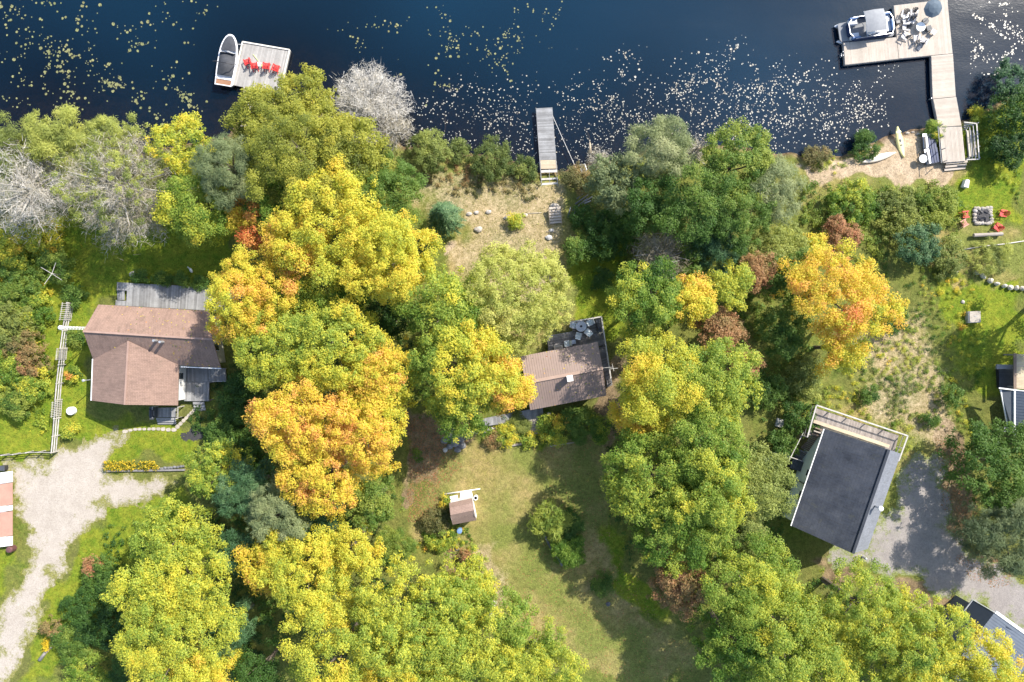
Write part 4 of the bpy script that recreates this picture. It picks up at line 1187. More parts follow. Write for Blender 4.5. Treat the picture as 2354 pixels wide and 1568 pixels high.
# ------------------------------------------------------------------ garden shed (gambrel)
sh = thing('garden_shed', 'small shed with a brown gambrel roof and white walls on the lawn', 'shed', tuple(at(1066, 1180))[:2] + (GZ,))
zw, zb, zr = GZ + 1.75, GZ + 2.45, GZ + 2.85
c1, c2 = at(1032.3, 1156, zw), at(1085.3, 1144.7, zw)
L = [[at(1032.3, 1156.5, zw), at(1085.3, 1145.2, zw)], [at(1033.7, 1167.5, zb), at(1087.2, 1156.5, zb)], [at(1035.5, 1184, zr), at(1089.7, 1173, zr)], [at(1036.8, 1193, zb), at(1091.5, 1182, zb)], [at(1040.6, 1206.3, zw), at(1095.6, 1196, zw)]]
for i in range(4):
    lo, hi = (L[i], L[i + 1]) if i < 2 else (L[i + 1], L[i])
    slab(sh, lo[0], lo[1], hi[1], hi[0], M['shedroof'], .06)
si = [Vector((p.x, p.y, 0)) for p in (L[0][0], L[4][0], L[4][1], L[0][1])]
cc = sum(si, Vector()) / 4; si = [p + (cc - p) * .05 for p in si]
walls(sh, si, GZ - .05, zw - .03, M['white'], tops=[(0, .25, zb - .08), (0, .5, zr - .08), (0, .75, zb - .08), (2, .25, zb - .08), (2, .5, zr - .08), (2, .75, zb - .08)])
q = [at(1057, 1146, GZ + .1), at(1087, 1139.5, GZ + .1), at(1084, 1128, GZ + .1), at(1058, 1132.5, GZ + .1)]
planks(sh, q[0], q[1], q[2], q[3], 8, M['white'], .05, name='ramp_board')
q = [at(1036, 1153.5, GZ + .9), at(1053, 1150, GZ + .9), at(1052, 1138, GZ + .9), at(1034, 1141.5, GZ + .9)]
MB().prism(ccw(q), .05).build('shelf', M['white'], sh)
logthing([(1022, 1135.5), (1060, 1130), (1104, 1123.5)], .1, 'long white beam lying in front of the shed', 'white', name='beam', cat='beam', n=4)
p = at(1094, 1142)
o = MB().add([], []).lathe((0, 0, 0), [(.24, 0), (.25, .6), (.26, .62), (.17, .62), (.15, .1), (.02, .1)], 16).build('bucket', M['white'], None); o.location = (p.x, p.y, gz(p.x, p.y))
o.data.materials.append(M['dark'])
for f in o.data.polygons:
    if f.center.z < .5 and math.hypot(f.center.x, f.center.y) < .18: f.material_index = 1
tag(o, 'white bucket with a dark inside at the corner of the shed', 'bucket')
p = at(1057, 1217)
o = MB().lathe((0, 0, 0), [(.26, 0), (.3, .12), (.3, .75), (.24, .84), (.02, .86)], 16).build('rain_barrel', M['blueplastic'], None); o.location = (p.x, p.y, gz(p.x, p.y))
tag(o, 'blue barrel in the shadow behind the shed', 'barrel')

# ------------------------------------------------------------------ narrow dock, steps, poles
WZ = .55
nd = thing('dock', 'narrow weathered dock with bare frame at its shore end', 'dock', tuple(at(1258, 350, 0)))
A, B_, C_, D_ = at(1232.5, 249, WZ), at(1269, 247, WZ), at(1279, 367, WZ), at(1242, 368, WZ)
planks(nd, A, D_, C_, B_, 38, M['greywood'], .04, .012)
A2, B2, C2, D2 = at(1242, 368.5, WZ), at(1279, 367.5, WZ), at(1281, 387.5, WZ), at(1243.8, 388.5, WZ)
planks(nd, A2, D2, C2, B2, 6, M['tanwood'], .04, .01)
E, F = at(1246.5, 445, WZ), at(1283.5, 441.5, WZ)
b = MB(); bars(b, A - Vector((0, 0, .12)), E - Vector((0, 0, .07)), .07, .2); b.build('side_beam', M['greywood'], nd)
b = MB(); bars(b, B_ - Vector((0, 0, .12)), F - Vector((0, 0, .07)), .07, .2); b.build('side_beam', M['greywood'], nd)
b = MB(); bars(b, lerp(D2, C2, .5) - Vector((0, 0, .09)), lerp(E, F, .5) - Vector((0, 0, .09)), .05, .14); b.build('centre_beam', M['greywood'], nd)
for t, wd in ((.10, .3), (.42, .2), (.62, .22), (1.0, .2)):
    b = MB(); bars(b, lerp(D2, E, t), lerp(C2, F, t), wd, .045); b.build('cross_board', M['rail'], nd)
for t in (.05, .5, .95):
    for s_, e_ in ((A, E), (B_, F)):
        p = lerp(s_, e_, t); MB().tube([(p.x, p.y, min(-.2, gz(p.x, p.y) - .2)), (p.x, p.y, WZ - .1)], .06, 8).build('post', M['darkwood'], nd)
p0, p1 = at(1270, 266, WZ), at(1325, 389, .45)
o = MB().tube([p0 - p0, (p1 - p0) * .5 + Vector((0, 0, -.05)), p1 - p0], .035, 5).build('mooring_pole', M['rail'], None); o.location = p0
tag(o, 'thin pale pole slanting from the narrow dock to the shore', 'pole')
ws_ = thing('wooden_steps', 'short flight of pale wooden steps between the footpath and the narrow dock', 'steps', tuple(at(1276, 495)))
steps(ws_, at(1261.5, 479), at(1288, 477), at(1291, 514), at(1264.5, 516), 6, M['dockwood'], GZ + .1, GZ + .75)
for a, c in (((1261, 478), (1264, 517)), ((1288.5, 476), (1291.5, 515))):
    b = MB(); bars(b, at(*a, GZ + .6), at(*c, GZ + .1), .05, .2); b.build('stringer', M['tanwood'], ws_)
fs_ = at(1275, 474, GZ); o = MB(); blob(o, (0, 0, .1), .5, 1.1, .6, .4, 900); o = o.build('flat_stone', M['palestone'], None); o.location = fs_
tag(o, 'flat pale stone at the top of the wooden steps', 'stone')
rd = thing('ramp_section', 'small weathered dock ramp with metal rails lying at the shore right of the narrow dock', 'dock section', tuple(at(1338, 390, 0)))
q = [at(1331, 378, .6), at(1344, 376, .6), at(1350, 396, .6), at(1337, 399, .6)]
planks(rd, q[0], q[1], q[2], q[3], 6, M['greywood'], .04)
b = MB(); b.tube([at(1344, 377, .7), at(1349, 390, .8), at(1346, 408, .75)], .04, 5); b.build('rail', M['steel'], rd)
b = MB()
for i in range(5): b.tube([at(1330 + i * 7, 376 - i * 1.2, .5), at(1331 + i * 7, 372 - i * 1.2, .95)], .05, 5)
b.build('stake', M['greywood'], rd)
PL = [((1316, 484), (1350, 456)), ((1322, 470), (1352, 448)), ((1330, 474), (1358, 462)), ((1326, 458), (1346, 440)), ((1305, 500), (1312, 476)), ((1318, 500), (1326, 474)), ((1330, 502), (1320, 480)), ((1338, 468), (1362, 452))]
for i, (a, c) in enumerate(PL):
    logthing([a, lerp(Vector((*a, 0)), Vector((*c, 0)), .5)[:2], c], .07 + .02 * (i % 3), 'weathered grey pole in the heap right of the wooden steps', 'greywood', 'pole', 'pole', n=6)['group'] = 'heap of weathered poles'
SR = [(1078, 492, .28, 'cream boulder at the left end of the dry slope stones', 'palestone'), (1095, 489, .26, 'pinkish stone right of the cream boulder on the dry slope', 'stone'), (1123, 487.5, .30, 'mauve round boulder on the dry slope', 'stone'),
      (1100, 528, .42, 'flat white slab on the dry slope below the boulders', 'palestone'), (1262, 546, .36, 'grey flat stone at the lower end of the footpath steps', 'concrete'), (1268, 530, .24, 'small grey stone just below the wooden steps', 'concrete'), (1208, 495, .24, 'pale stone beside the small yellow shrub on the dry slope', 'palestone'), (1163, 502, .22, 'small tan stone left of the small yellow shrub on the dry slope', 'stone')]
for (u, v, r_, l_, m_) in SR: rock(u, v, r_, l_, m_, 1.15, .85)
for a, c, l_ in (((1200, 492), (1245, 489), 'thin pale plank lying on the dry slope left of the wooden steps'), ((1256, 533), (1278, 534), 'short pale plank below the wooden steps')):
    o = logthing([a, ((a[0] + c[0]) / 2, (a[1] + c[1]) / 2), c], .05, l_, 'dockwood', 'plank_board', 'plank', n=4)
logthing([(1452, 580), (1462, 570), (1472, 560)], .22, 'dark rotten log in the shaded weeds above the green and gold maple', 'bark')

# ------------------------------------------------------------------ square dock at upper left with boat and chairs
WZ = .5
sd = thing('dock', 'square weathered swim dock with four red chairs', 'dock', tuple(at(605, 150, 0)))
a, b_, c, d = at(560.5, 98.5, WZ), at(663.5, 116.5, WZ), at(641, 215, WZ), at(537, 196, WZ)
planks(sd, a, b_, c, d, 34, M['silverwood'], .04, .012)
for p, q in ((at(558, 96.5, WZ + .02), at(666, 115, WZ + .02)), (at(666, 115, WZ + .02), at(643, 216, WZ + .02)), (at(558, 96.5, WZ + .02), at(535, 196, WZ + .02))):
    m = MB(); bars(m, p, q, .14, .16); m.build('edge_board', M['offwhite'], sd)
    m = MB(); bars(m, p - Vector((0, 0, .25)), q - Vector((0, 0, .25)), .1, .3); m.build('float', M['darkwood'], sd)
gw = thing('gangway', 'plank gangway under the olive tree leading to the square dock', 'gangway', tuple(at(570, 235, 0)))
planks(gw, at(560, 200, WZ), at(553, 290, WZ + .3), at(578, 294, WZ + .3), at(585, 205, WZ), 26, M['dockwood'])
def adirondack(loc, ang, mat, label, group):
    t = thing('adirondack_chair', label, 'chair', loc, ang, group)
    t.scale = (.86, .86, .86)
    for i in range(4):
        b = MB(); bars(b, (-.3, .34 - i * .14, .36 - i * .035), (.3, .34 - i * .14, .36 - i * .035), .12, .025); b.build('seat_slat', M[mat], t, world=False)
    for i in range(5):
        x = (i - 2) * .115; hgt = .98 - .05 * (i - 2) ** 2
        b = MB(); bars(b, (x, -.2, .24), (x * 1.25, -.52, hgt), .1, .025); b.build('back_slat', M[mat], t, world=False)
    for s_ in (-1, 1):
        b = MB(); bars(b, (s_ * .37, .42, .56), (s_ * .37, -.4, .54), .14, .025); b.build('armrest', M[mat], t, world=False)
        b = MB(); bars(b, (s_ * .34, .38, 0), (s_ * .34, .36, .55), .05, .09); b.build('leg', M[mat], t, world=False)
        b = MB(); bars(b, (s_ * .31, .38, .33), (s_ * .31, -.62, .03), .035, .12); b.build('leg', M[mat], t, world=False)
    return t
REDS = [(569, 142, 20, 'leftmost red chair of the four on the square dock'), (585, 151, 5, 'second red chair from the left on the square dock'), (612, 151.5, -8, 'third red chair from the left on the square dock, right of the pale paddle'), (633.5, 156, -20, 'rightmost red chair of the four on the square dock')]
rc0 = None
for (u, v, an, l_) in REDS:
    p = at(u, v, WZ + .4)
    if rc0 is None: rc0 = adirondack((p.x, p.y, WZ + .005), R(an), 'red', l_, 'red chairs on the square dock')
    else: dup(rc0, (p.x, p.y, WZ + .005), R(an), l_)
p = at(598.5, 151, WZ)
st_ = thing('side_table', 'small white side table between the red chairs on the square dock', 'table', tuple(p), R(-10))
MB().box((0, 0, .42), (.42, .42, .03)).build('tabletop', M['white'], st_, world=False)
for sx in (-1, 1):
    for sy in (-1, 1): MB().box((sx * .17, sy * .17, .2), (.04, .04, .41)).build('leg', M['white'], st_, world=False)
p = at(591, 137, WZ)
pd_ = thing('paddle', 'pale lime paddle lying behind the second red chair', 'paddle', tuple(p + Vector((0, 0, .04))), R(-52))
MB().tube([(-.7, 0, 0), (.5, 0, 0)], .035, 6).build('shaft', M['towel'], pd_, world=False)
MB().box((.75, 0, 0), (.55, .2, .03)).build('blade', M['towel'], pd_, world=False, bevel=.01)
# covered motorboat
bs_, be_ = at(514, 194, .7), at(532.5, 81, .7)
ax = be_ - bs_; Lb = ax.length; an = math.atan2(ax.y, ax.x)
bt = thing('motorboat', 'white motorboat under charcoal covers moored left of the square dock', 'boat', (bs_.x, bs_.y, 0), an)
def halfw(s): return 1.05 * (1 if s < .5 else math.sqrt(max(0, 1 - ((s - .5) / .505) ** 2.2))) * (.92 + .08 * min(1, s / .3))
SS = [0, .12, .3, .45, .6, .72, .82, .9, .95, .985, 1.0]
def ring(scale, z, zb=0):
    return [(Lb * (.5 + (s - .5) * (.5 + .5 * scale) if False else s * 1.0), halfw(s) * scale, z + zb * s) for s in SS]
def loft(levels):
    b = MB(); n = len(SS); vs = []
    for (sc, z, x0, xs_) in levels:
        left = [(x0 + Lb * s * xs_, halfw(s) * sc, z + .18 * s * s) for s in SS]
        right = [(x, -y, z_) for x, y, z_ in left[::-1]]
        vs += left + right
    m = 2 * n; fs = []
    for i in range(len(levels) - 1):
        for k in range(m):
            k2 = (k + 1) % m
            fs.append((i * m + k, i * m + k2, (i + 1) * m + k2, (i + 1) * m + k))
    return b.add(vs, fs), m
hull, m = loft([(.55, -.25, .15, .86), (.86, .15, .05, .94), (1, .62, 0, 1), (1.0, .74, 0, 1), (.84, .76, .12, .945), (.80, .60, .15, .93)])
hull.f.append(list(range(m))[::-1]); hull.uv.append([(0, 0)] * m)
hull.f.append([5 * m + k for k in range(m)]); hull.uv.append([(0, 0)] * m)
hull.build('hull', M['gelcoat'], bt, world=False)
def cover(s0, s1, name, rise):
    b = MB(); ns, nw_ = 9, 9; vs = []
    for i in range(ns):
        s = s0 + (s1 - s0) * i / (ns - 1); h_ = halfw(s) * .86
        for j in range(nw_):
            y = -1 + 2 * j / (nw_ - 1)
            vs.append((.12 + Lb * s * .945, y * h_, .79 + .18 * s * s + rise * (1 - y * y) * math.sin(math.pi * min(1, (i + .6) / ns))))
    fs = [(i * nw_ + j, (i + 1) * nw_ + j, (i + 1) * nw_ + j + 1, i * nw_ + j + 1) for i in range(ns - 1) for j in range(nw_ - 1)]
    return b.add(vs, fs).build(name, M['canvas'], bt, world=False, smooth=True)
cover(.69, .985, 'bow_cover', .12); cover(.16, .64, 'cockpit_cover', .5)
b = MB(); b.tube([(Lb * .44, 1.06, .8), (Lb * .36, 1.05, 1.75), (Lb * .35, .6, 2.05), (Lb * .35, -.6, 2.05), (Lb * .36, -1.05, 1.75), (Lb * .44, -1.06, .8)], .04, 6); b.build('tower', M['dark'], bt, world=False)
b = MB(); b.add([(Lb * .635, 0.86, .82), (Lb * .665, 0, .95), (Lb * .635, -.86, .82), (Lb * .6, -.8, 1.25), (Lb * .625, 0, 1.35), (Lb * .6, .8, 1.25)], [(0, 1, 4, 5), (1, 2, 3, 4)]); b.build('windshield', M['canopy'], bt, world=False)
MB().box((.2, 0, .80), (.55, 1.62, .05)).build('swim_platform', M['teak'], bt, world=False)
b = MB(); bars(b, (-.12, .92, .80), (-.12, -.92, .80), .1, .1); bars(b, (.52, .86, .83), (.52, -.86, .83), .07, .1); b.build('platform_rail', M['gelcoat'], bt, world=False)
p0, p1 = at(548, 102, .8), at(560, 102, .6)
o = MB().tube([p0 - p0, p1 - p0], .02, 5).build('mooring_rope', M['white'], None); o.location = p0
tag(o, 'white mooring rope between motorboat bow and square dock', 'rope')
# ------------------------------------------------------------------ large dock at upper right
WZ = .55
ld = thing('dock', 'large pale L shaped dock at upper right with a seating platform', 'dock', tuple(at(2120, 70, 0)))
def section(q, n, mat, run='ab'):
    P = [at(u, v, WZ) for u, v in q]
    planks(ld, P[0], P[1], P[2], P[3], n, M[mat], .04, .008)
    b = MB()
    for i in range(4):
        p, r_ = P[i], P[(i + 1) % 4]
        bars(b, p - Vector((0, 0, .2)), r_ - Vector((0, 0, .2)), .1, .3)
    b.build('side_beam', M['greywood'], ld)
section([(2055, 13), (2177.6, -1), (2189.5, 122.5), (2066.8, 134.5)], 40, 'dockwood')
section([(1939.5, 98.8), (2061.2, 86), (2066, 135), (1943, 148.8)], 40, 'dockwood')
section([(2141, 128.5), (2144.5, 227), (2197, 222), (2190.3, 123.6)], 32, 'dockwood')
section([(2145.5, 228), (2158, 292), (2210, 288.5), (2198, 223)], 21, 'dockwood')
for (u, v) in ((1941, 100), (1945, 146), (2062, 132), (2178, 2), (2188, 120), (2143, 225), (2196, 223), (2058, 16)):
    p = at(u, v, WZ); MB().tube([(p.x, p.y, -2), (p.x, p.y, WZ - .06)], .07, 8).build('post', M['steel'], ld)
p = at(1937, 124, WZ); b = MB()
for s_ in (-.2, .2): b.tube([(p.x, p.y + s_, -.6), (p.x, p.y + s_, WZ + .15)], .03, 6)
for z in (-.3, 0, .3): b.tube([(p.x, p.y - .2, z), (p.x, p.y + .2, z)], .025, 6)
b.build('ladder', M['alu'], ld)
# furniture on the platform
GR = [(2080, 33, 160, 'chairgrey'), (2101, 30, 170, 'chairgrey'), (2084, 47, 110, 'chairgrey'), (2096, 45, 150, 'chairgrey'), (2083, 62, 90, 'chairgrey'), (2081, 83, 60, 'chairgrey'), (2108, 88, 10, 'chairgrey'), (2124, 94, -25, 'chairgrey')]
GL = ['uppermost grey chair at the left of the big dock platform', 'grey chair at the upper middle of the big dock platform, nearest the slate umbrella', 'grey chair left of the round white table, second row on the big dock', 'grey chair just above left of the round white table on the big dock',
      'grey chair directly left of the round white table on the big dock', 'grey chair lower left of the round white table, near the pontoon boat', 'grey chair straight below the round white table on the big dock', 'grey chair lower right of the round white table on the big dock']
g0 = None
for (u, v, an, mt), l_ in zip(GR, GL):
    p = at(u, v, WZ + .4)
    if g0 is None:
        g0 = adirondack((p.x, p.y, WZ + .005), R(an), mt, l_, 'grey chairs on the big dock platform')
        for ch in g0.children:
            if ch.name.startswith('back_slat') or ch.name.startswith('armrest'): ch.data.materials[0] = M['slate'] if ch.name.startswith('back') else M['chairgrey']
    else: dup(g0, (p.x, p.y, WZ + .005), R(an), l_)
p = at(2111, 66, WZ)
tb = thing('patio_table', 'round white table in the middle of the big dock platform', 'table', tuple(p))
MB().lathe((0, 0, .42), [(.45, 0), (.5, .02), (.5, .06), (.02, .07)], 24).build('tabletop', M['white'], tb, world=False)
MB().lathe((0, 0, 0), [(.3, 0), (.3, .05), (.06, .08), (.06, .42)], 14).build('pedestal', M['white'], tb, world=False)
for (u, v, an, l_, m_) in ((2131, 68, 20, 'small dark slatted stool right of the round white table on the big dock', 'slate'), (2141, 77, -35, 'brownish grey square stool at the right of the big dock furniture', 'chairgrey')):
    p = at(u, v, WZ)
    t = thing('footstool', l_, 'stool', tuple(p), R(an))
    for i in range(4): MB().box((0, -.2 + i * .135, .4), (.55, .12, .025)).build('slat', M[m_], t, world=False)
    for sx in (-1, 1): MB().box((sx * .22, 0, .2), (.05, .45, .38)).build('leg', M[m_], t, world=False)
p = at(2127, 49, WZ); pc = at(2145, 19.5, WZ + 1.55)
um = thing('patio_umbrella', 'slate blue tilted patio umbrella at the top of the big dock', 'umbrella', tuple(p))
ln = pc - p
MB().tube([(0, 0, 0), (0, 0, .12), (0, 0, .12)], [.34, .34, .05], 14).build('base', M['slate'], um, world=False)
MB().tube([(0, 0, .1), (ln.x * .35, ln.y * .35, ln.z * .75), (ln.x, ln.y, ln.z + .05)], .03, 6).build('pole', M['steel'], um, world=False)
cm = Matrix.Rotation(R(16), 3, Vector((.8, -.5, 0)))
vs = [cm @ Vector((0, 0, .26)) + ln]; fs = []
nr = 8
for r_, z in ((.5, .17), (.93, -.02)):
    for k in range(nr * 2):
        a = math.pi * k / nr
        vs.append(cm @ Vector((math.cos(a) * r_ * (1 if k % 2 == 0 else .95), math.sin(a) * r_ * (1 if k % 2 == 0 else .95), z)) + ln)
for k in range(nr * 2):
    k2 = (k + 1) % (nr * 2)
    fs += [(0, 1 + k, 1 + k2), (1 + k, 1 + nr * 2 + k, 1 + nr * 2 + k2, 1 + k2)]
MB().add(vs, fs).build('canopy', M['umbrella'], um, world=False)
for k in range(nr):
    a = 2 * math.pi * k / nr
    b = MB(); b.tube([cm @ Vector((0, 0, .24)) + ln, cm @ Vector((math.cos(a) * .93, math.sin(a) * .93, -.03)) + ln], .012, 4); b.build('rib', M['slate'], um, world=False)
p = at(2115, 106, WZ)
cu = thing('cushion', 'pale grey flattened cushion below the chairs on the big dock', 'cushion', tuple(p + Vector((0, 0, .06))), R(55))
MB().box((0, 0, 0), (1.1, .42, .1)).build('pad', M['canopy'], cu, world=False, bevel=.03)
# pontoon boat
pb0, pb1 = at(1931, 74.5, .6), at(2054, 56, .6)
ax = pb1 - pb0; PL_ = ax.length; an = math.atan2(ax.y, ax.x)
pb = thing('pontoon_boat', 'pontoon boat with navy sides and a grey canopy moored beside the big dock', 'boat', (pb0.x, pb0.y, 0), an)
for s_ in (-1, 1):
    b = MB(); b.tube([(-.35, s_ * .85, .25), (.25, s_ * .85, .1), (PL_ - .2, s_ * .85, .1)], [.06, .32, .32], 12); b.build('pontoon', M['alu'], pb, world=False)
HW = 1.25
pts = [(0, -HW + .25, .55), (PL_ - .25, -HW, .55), (PL_ - .05, -HW + .2, .55), (PL_ - .05, HW - .2, .55), (PL_ - .25, HW, .55), (0, HW - .25, .55), (-.1, HW - .5, .55), (-.1, -HW + .5, .55)]
MB().prism(pts, .12).build('deck_floor', M['canopy'], pb, world=False)
def fence_panel(p, q, name='side_panel', mat='navy', z0=.56, z1=1.2):
    b = MB(); bars(b, (p[0], p[1], (z0 + z1) / 2), (q[0], q[1], (z0 + z1) / 2), .05, z1 - z0); b.build(name, M[mat], pb, world=False)
    b = MB(); bars(b, (p[0], p[1], z1 + .03), (q[0], q[1], z1 + .03), .05, .05); b.build('top_rail', M['alu'], pb, world=False)
F0, F1 = .75, PL_ - .35
for p, q in (((F0 + .55, HW - .1), (F1 - .3, HW - .1)), ((F0 + .55, -HW + .1), (F1 - .3, -HW + .1)), ((F0, -.55), (F0, .55)), ((F0, .55), (F0 + .55, HW - .1)), ((F0, -.55), (F0 + .55, -HW + .1)), ((F1 - .3, HW - .1), (F1, .6)), ((F1 - .3, -HW + .1), (F1, -.6)), ((F1, .6), (F1, -.6))):
    fence_panel(p, q)
def pseat(x, y, lx, ly, back=None, m='seat'):
    MB().box((x, y, .8), (lx, ly, .42)).build('bench_seat', M[m], pb, world=False, bevel=.03)
    if back: MB().box((x + back[0], y + back[1], 1.08), (back[2], back[3], .5)).build('bench_back', M['bluevinyl'], pb, world=False, bevel=.03)
pseat(1.35, .75, .9, .6, (0, .3, .9, .14)); pseat(1.35, -.75, .9, .6, (0, -.3, .9, .14)); pseat(4.75, .75, 1.3, .6, (0, .3, 1.3, .14)); pseat(5.1, -.2, .6, 1.2, (.3, 0, .14, 1.2)); pseat(4.3, -.72, 1.0, .62, None)
MB().box((3.1, -.6, 1.0), (.6, .7, .8)).build('helm_console', M['gelcoat'], pb, world=False, bevel=.04)
MB().box((3.75, -.6, .95), (.5, .5, .7)).build('helm_seat', M['seat'], pb, world=False, bevel=.06)
vs, fs = [], []
nx, ny = 8, 7
for i in range(nx):
    for j in range(ny):
        x = 2.0 + 2.15 * i / (nx - 1); y = -1.05 + 2.3 * j / (ny - 1)
        vs.append((x, y, 2.35 + .14 * math.sin(math.pi * i / (nx - 1)) - .18 * (2 * j / (ny - 1) - 1) ** 2))
for z_ in (0,):
    fs = [(i * ny + j, (i + 1) * ny + j, (i + 1) * ny + j + 1, i * ny + j + 1) for i in range(nx - 1) for j in range(ny - 1)]
MB().add(vs, fs).build('canopy', M['canopy'], pb, world=False, smooth=True)
for x in (2.02, 3.1, 4.13):
    b = MB(); b.tube([(3.1, -1.12, 1.2), (x, -1.07, 2.12), (x, .05, 2.33), (x, 1.27, 2.12), (3.1, 1.12, 1.2)], .025, 6); b.build('canopy_frame', M['alu'], pb, world=False)
MB().box((PL_ + .2, 0, .8), (.5, .4, .7)).build('outboard_motor', M['dark'], pb, world=False, bevel=.06)
# shore deck, rails, benches
SZ = GZ + .7
sdk = thing('deck', 'pale shore deck at the foot of the long gangway, with steps to the sand', 'deck', tuple(at(2190, 335)))
q = [at(2159, 293, SZ), at(2211, 291, SZ), at(2219, 370, SZ), at(2167, 374, SZ)]
planks(sdk, q[0], q[1], q[2], q[3], 17, M['dockwood']); joists(sdk, *q, M['greywood'])
steps(sdk, at(2168, 375), at(2217, 371), at(2217, 390), at(2169, 395), 3, M['dockwood'], GZ, SZ)
for (u, v) in ((2161, 296), (2209, 294), (2169, 371), (2216, 367)): 
    p = at(u, v); MB().box((p.x, p.y, GZ + .25), (.12, .12, .8)).build('post', M['greywood'], sdk)
sb = thing('deck_bench', 'raised slatted bench platform with pale rails along the right side of the shore deck', 'bench', tuple(at(2230, 325)))
for i in range(4):
    z = SZ - .25 + .2 * i
    o_ = i * 8.0
    p = [at(2216, 281 + (3 - i) * 4, z), at(2221 + o_, 284 + (3 - i) * 3.5, z), at(2227 + o_, 366, z), at(2222, 367, z)]
    for k in range(3 if i in (0, 3) else 2):
        b = MB(); bars(b, p[k], p[k + 1], .12 if i == 3 else .09, .04); b.build('rail', M['rail'], sb)
for (u, v) in ((2247, 284), (2248, 310), (2250, 338), (2251, 364), (2222, 296), (2227, 364)):
    p = at(u - 2, v, SZ); MB().box((p.x, p.y, (GZ + SZ + .3) / 2), (.09, .09, SZ + .3 - GZ)).build('post', M['greywood'], sb)
for i in range(3):
    b = MB(); bars(b, at(2224 + i * 7, 300, SZ - .1), at(2230 + i * 7, 360, SZ - .1), .2, .04); b.build('slat', M['dockwood'], sb)
rl = thing('handrail', 'thin dark handrail on the left side of the shore deck', 'railing', tuple(at(2158, 330)))
for (a, c) in (((2150, 291), (2161, 374)),):
    for z in (.45, .95):
        b = MB(); bars(b, at(a[0] + 6, a[1], SZ + z), at(c[0] + 3, c[1], SZ + z), .05, .05); b.build('rail', M['greywood'], rl)
for t in (0, .33, .66, 1):
    p = at(2156 + 8 * t, 291 + 83 * t, SZ); MB().box((p.x, p.y, SZ + .45), (.07, .07, 1.0)).build('post', M['greywood'], rl)
def lounger(u, v, ang, label):
    p = at(u, v, GZ + .5)
    t = thing('deck_lounger', label, 'lounger', (p.x, p.y, gz(p.x, p.y)), ang, 'dark loungers left of the shore deck')
    MB().box((0, 0, .35), (1.7, 1.5, .08)).build('frame', M['slate'], t, world=False, bevel=.02)
    for i in range(5): MB().box((-.02, -.6 + .3 * i, .42), (1.6, .24, .05)).build('slat', M['navy'] if i > 1 else M['alu'], t, world=False)
    for sx in (-1, 1):
        for sy in (-1, 1): MB().box((sx * .75, sy * .65, .16), (.08, .08, .32)).build('leg', M['slate'], t, world=False)
    MB().box((.15, -.62, .62), (1.3, .1, .45)).build('backrest', M['alu'], t, world=False, bevel=.02)
    return t
lounger(2139, 323, R(-86), 'dark lounger with a pale back rest left of the shore deck, nearer the lake')
lounger(2143, 358, R(-80), 'dark lounger with a pale back rest left of the shore deck, nearer the steps')
p = at(2122, 365, GZ + .7)
tb = thing('patio_table', 'round white table with thin legs on the sand left of the shore deck', 'table', (p.x, p.y, gz(p.x, p.y)))
MB().lathe((0, 0, .68), [(.40, 0), (.44, .02), (.44, .05), (.02, .06)], 20).build('tabletop', M['white'], tb, world=False)
MB().lathe((0, 0, .74), [(.1, 0), (.1, .02), (.02, .03)], 12).build('hole_cap', M['steel'], tb, world=False)
for k in range(4): MB().tube([(.3 * math.cos(k * 1.571), .3 * math.sin(k * 1.571), .68), (.36 * math.cos(k * 1.571), .36 * math.sin(k * 1.571), 0)], .02, 5).build('leg', M['steel'], tb, world=False)
logthing([(2139, 278), (2141, 292), (2144, 305)], .04, 'thin straw coloured pole standing beside the gangway foot', 'tanwood', 'pole', 'pole')
# kayaks
def kayak(u0, v0, u1, v1, wd, mat, label, flipped):
    a, c = at(u0, v0), at(u1, v1); d = c - a; L_ = d.length
    t = thing('kayak', label, 'kayak', (a.x, a.y, gz((a.x + c.x) / 2, (a.y + c.y) / 2) + .02), math.atan2(d.y, d.x))
    n, m = 15, 10; vs, fs = [], []
    for i in range(n):
        s = i / (n - 1); w_ = wd / 2 * max(.03, (math.sin(math.pi * (s * .96 + .02)) ** .75))
        for k in range(m):
            th = 2 * math.pi * k / m
            zz = math.sin(th) * (.20 if (math.sin(th) > 0) == flipped else .12) + .20 + .10 * (2 * s - 1) ** 4 * (0 if flipped else 1)
            vs.append((s * L_, math.cos(th) * w_, zz * (1 if not flipped else .9)))
    for i in range(n - 1):
        for k in range(m):
            k2 = (k + 1) % m; fs.append((i * m + k, (i + 1) * m + k, (i + 1) * m + k2, i * m + k2))
    fs.append(tuple(range(m))); fs.append(tuple((n - 1) * m + k for k in range(m))[::-1])
    MB().add(vs, fs).build('hull', M[mat], t, world=False, smooth=True)
    if not flipped:
        for x, lx, ly in ((.18, .12, .30), (.45, .10, .12), (.60, .055, .13)):
            MB().lathe((L_ * x, 0, .30), [(.02, 0), (1, 0), (1, .03), (.7, .035)], 14, L_ * lx * .5, ly).build('hatch' if x != .45 else 'seat_well', M['kayak'] if x == .18 else M['slate'], t, world=False)
        MB().box((L_ * .93, 0, .34), (.08, .2, .03)).build('carry_handle', M['slate'], t, world=False)
        MB().tube([(L_ * x, (wd * .33) * sd_, .325) for sd_ in (-1,) for x in (.25, .4, .55, .7)], .015, 4).build('deck_line', M['slate'], t, world=False)
    else:
        b = MB(); bars(b, (L_ * .12, 0, .385), (L_ * .88, 0, .385), .06, .03); b.build('keel_strip', M['kayakwhite'], t, world=False)
    return t
kayak(2061, 292, 2076, 363, .86, 'kayak', 'yellow sit on top kayak drawn up on the sand beside the lake', False)
kayak(1979, 375, 2056.5, 352, .78, 'kayakwhite', 'cream kayak lying upside down beside the green waterside bush', True)
lg = logthing([(1976, 372), (1988, 362), (1994, 358)], .09, 'short pale log beside the bow of the cream kayak')
p = at(2216, 424)
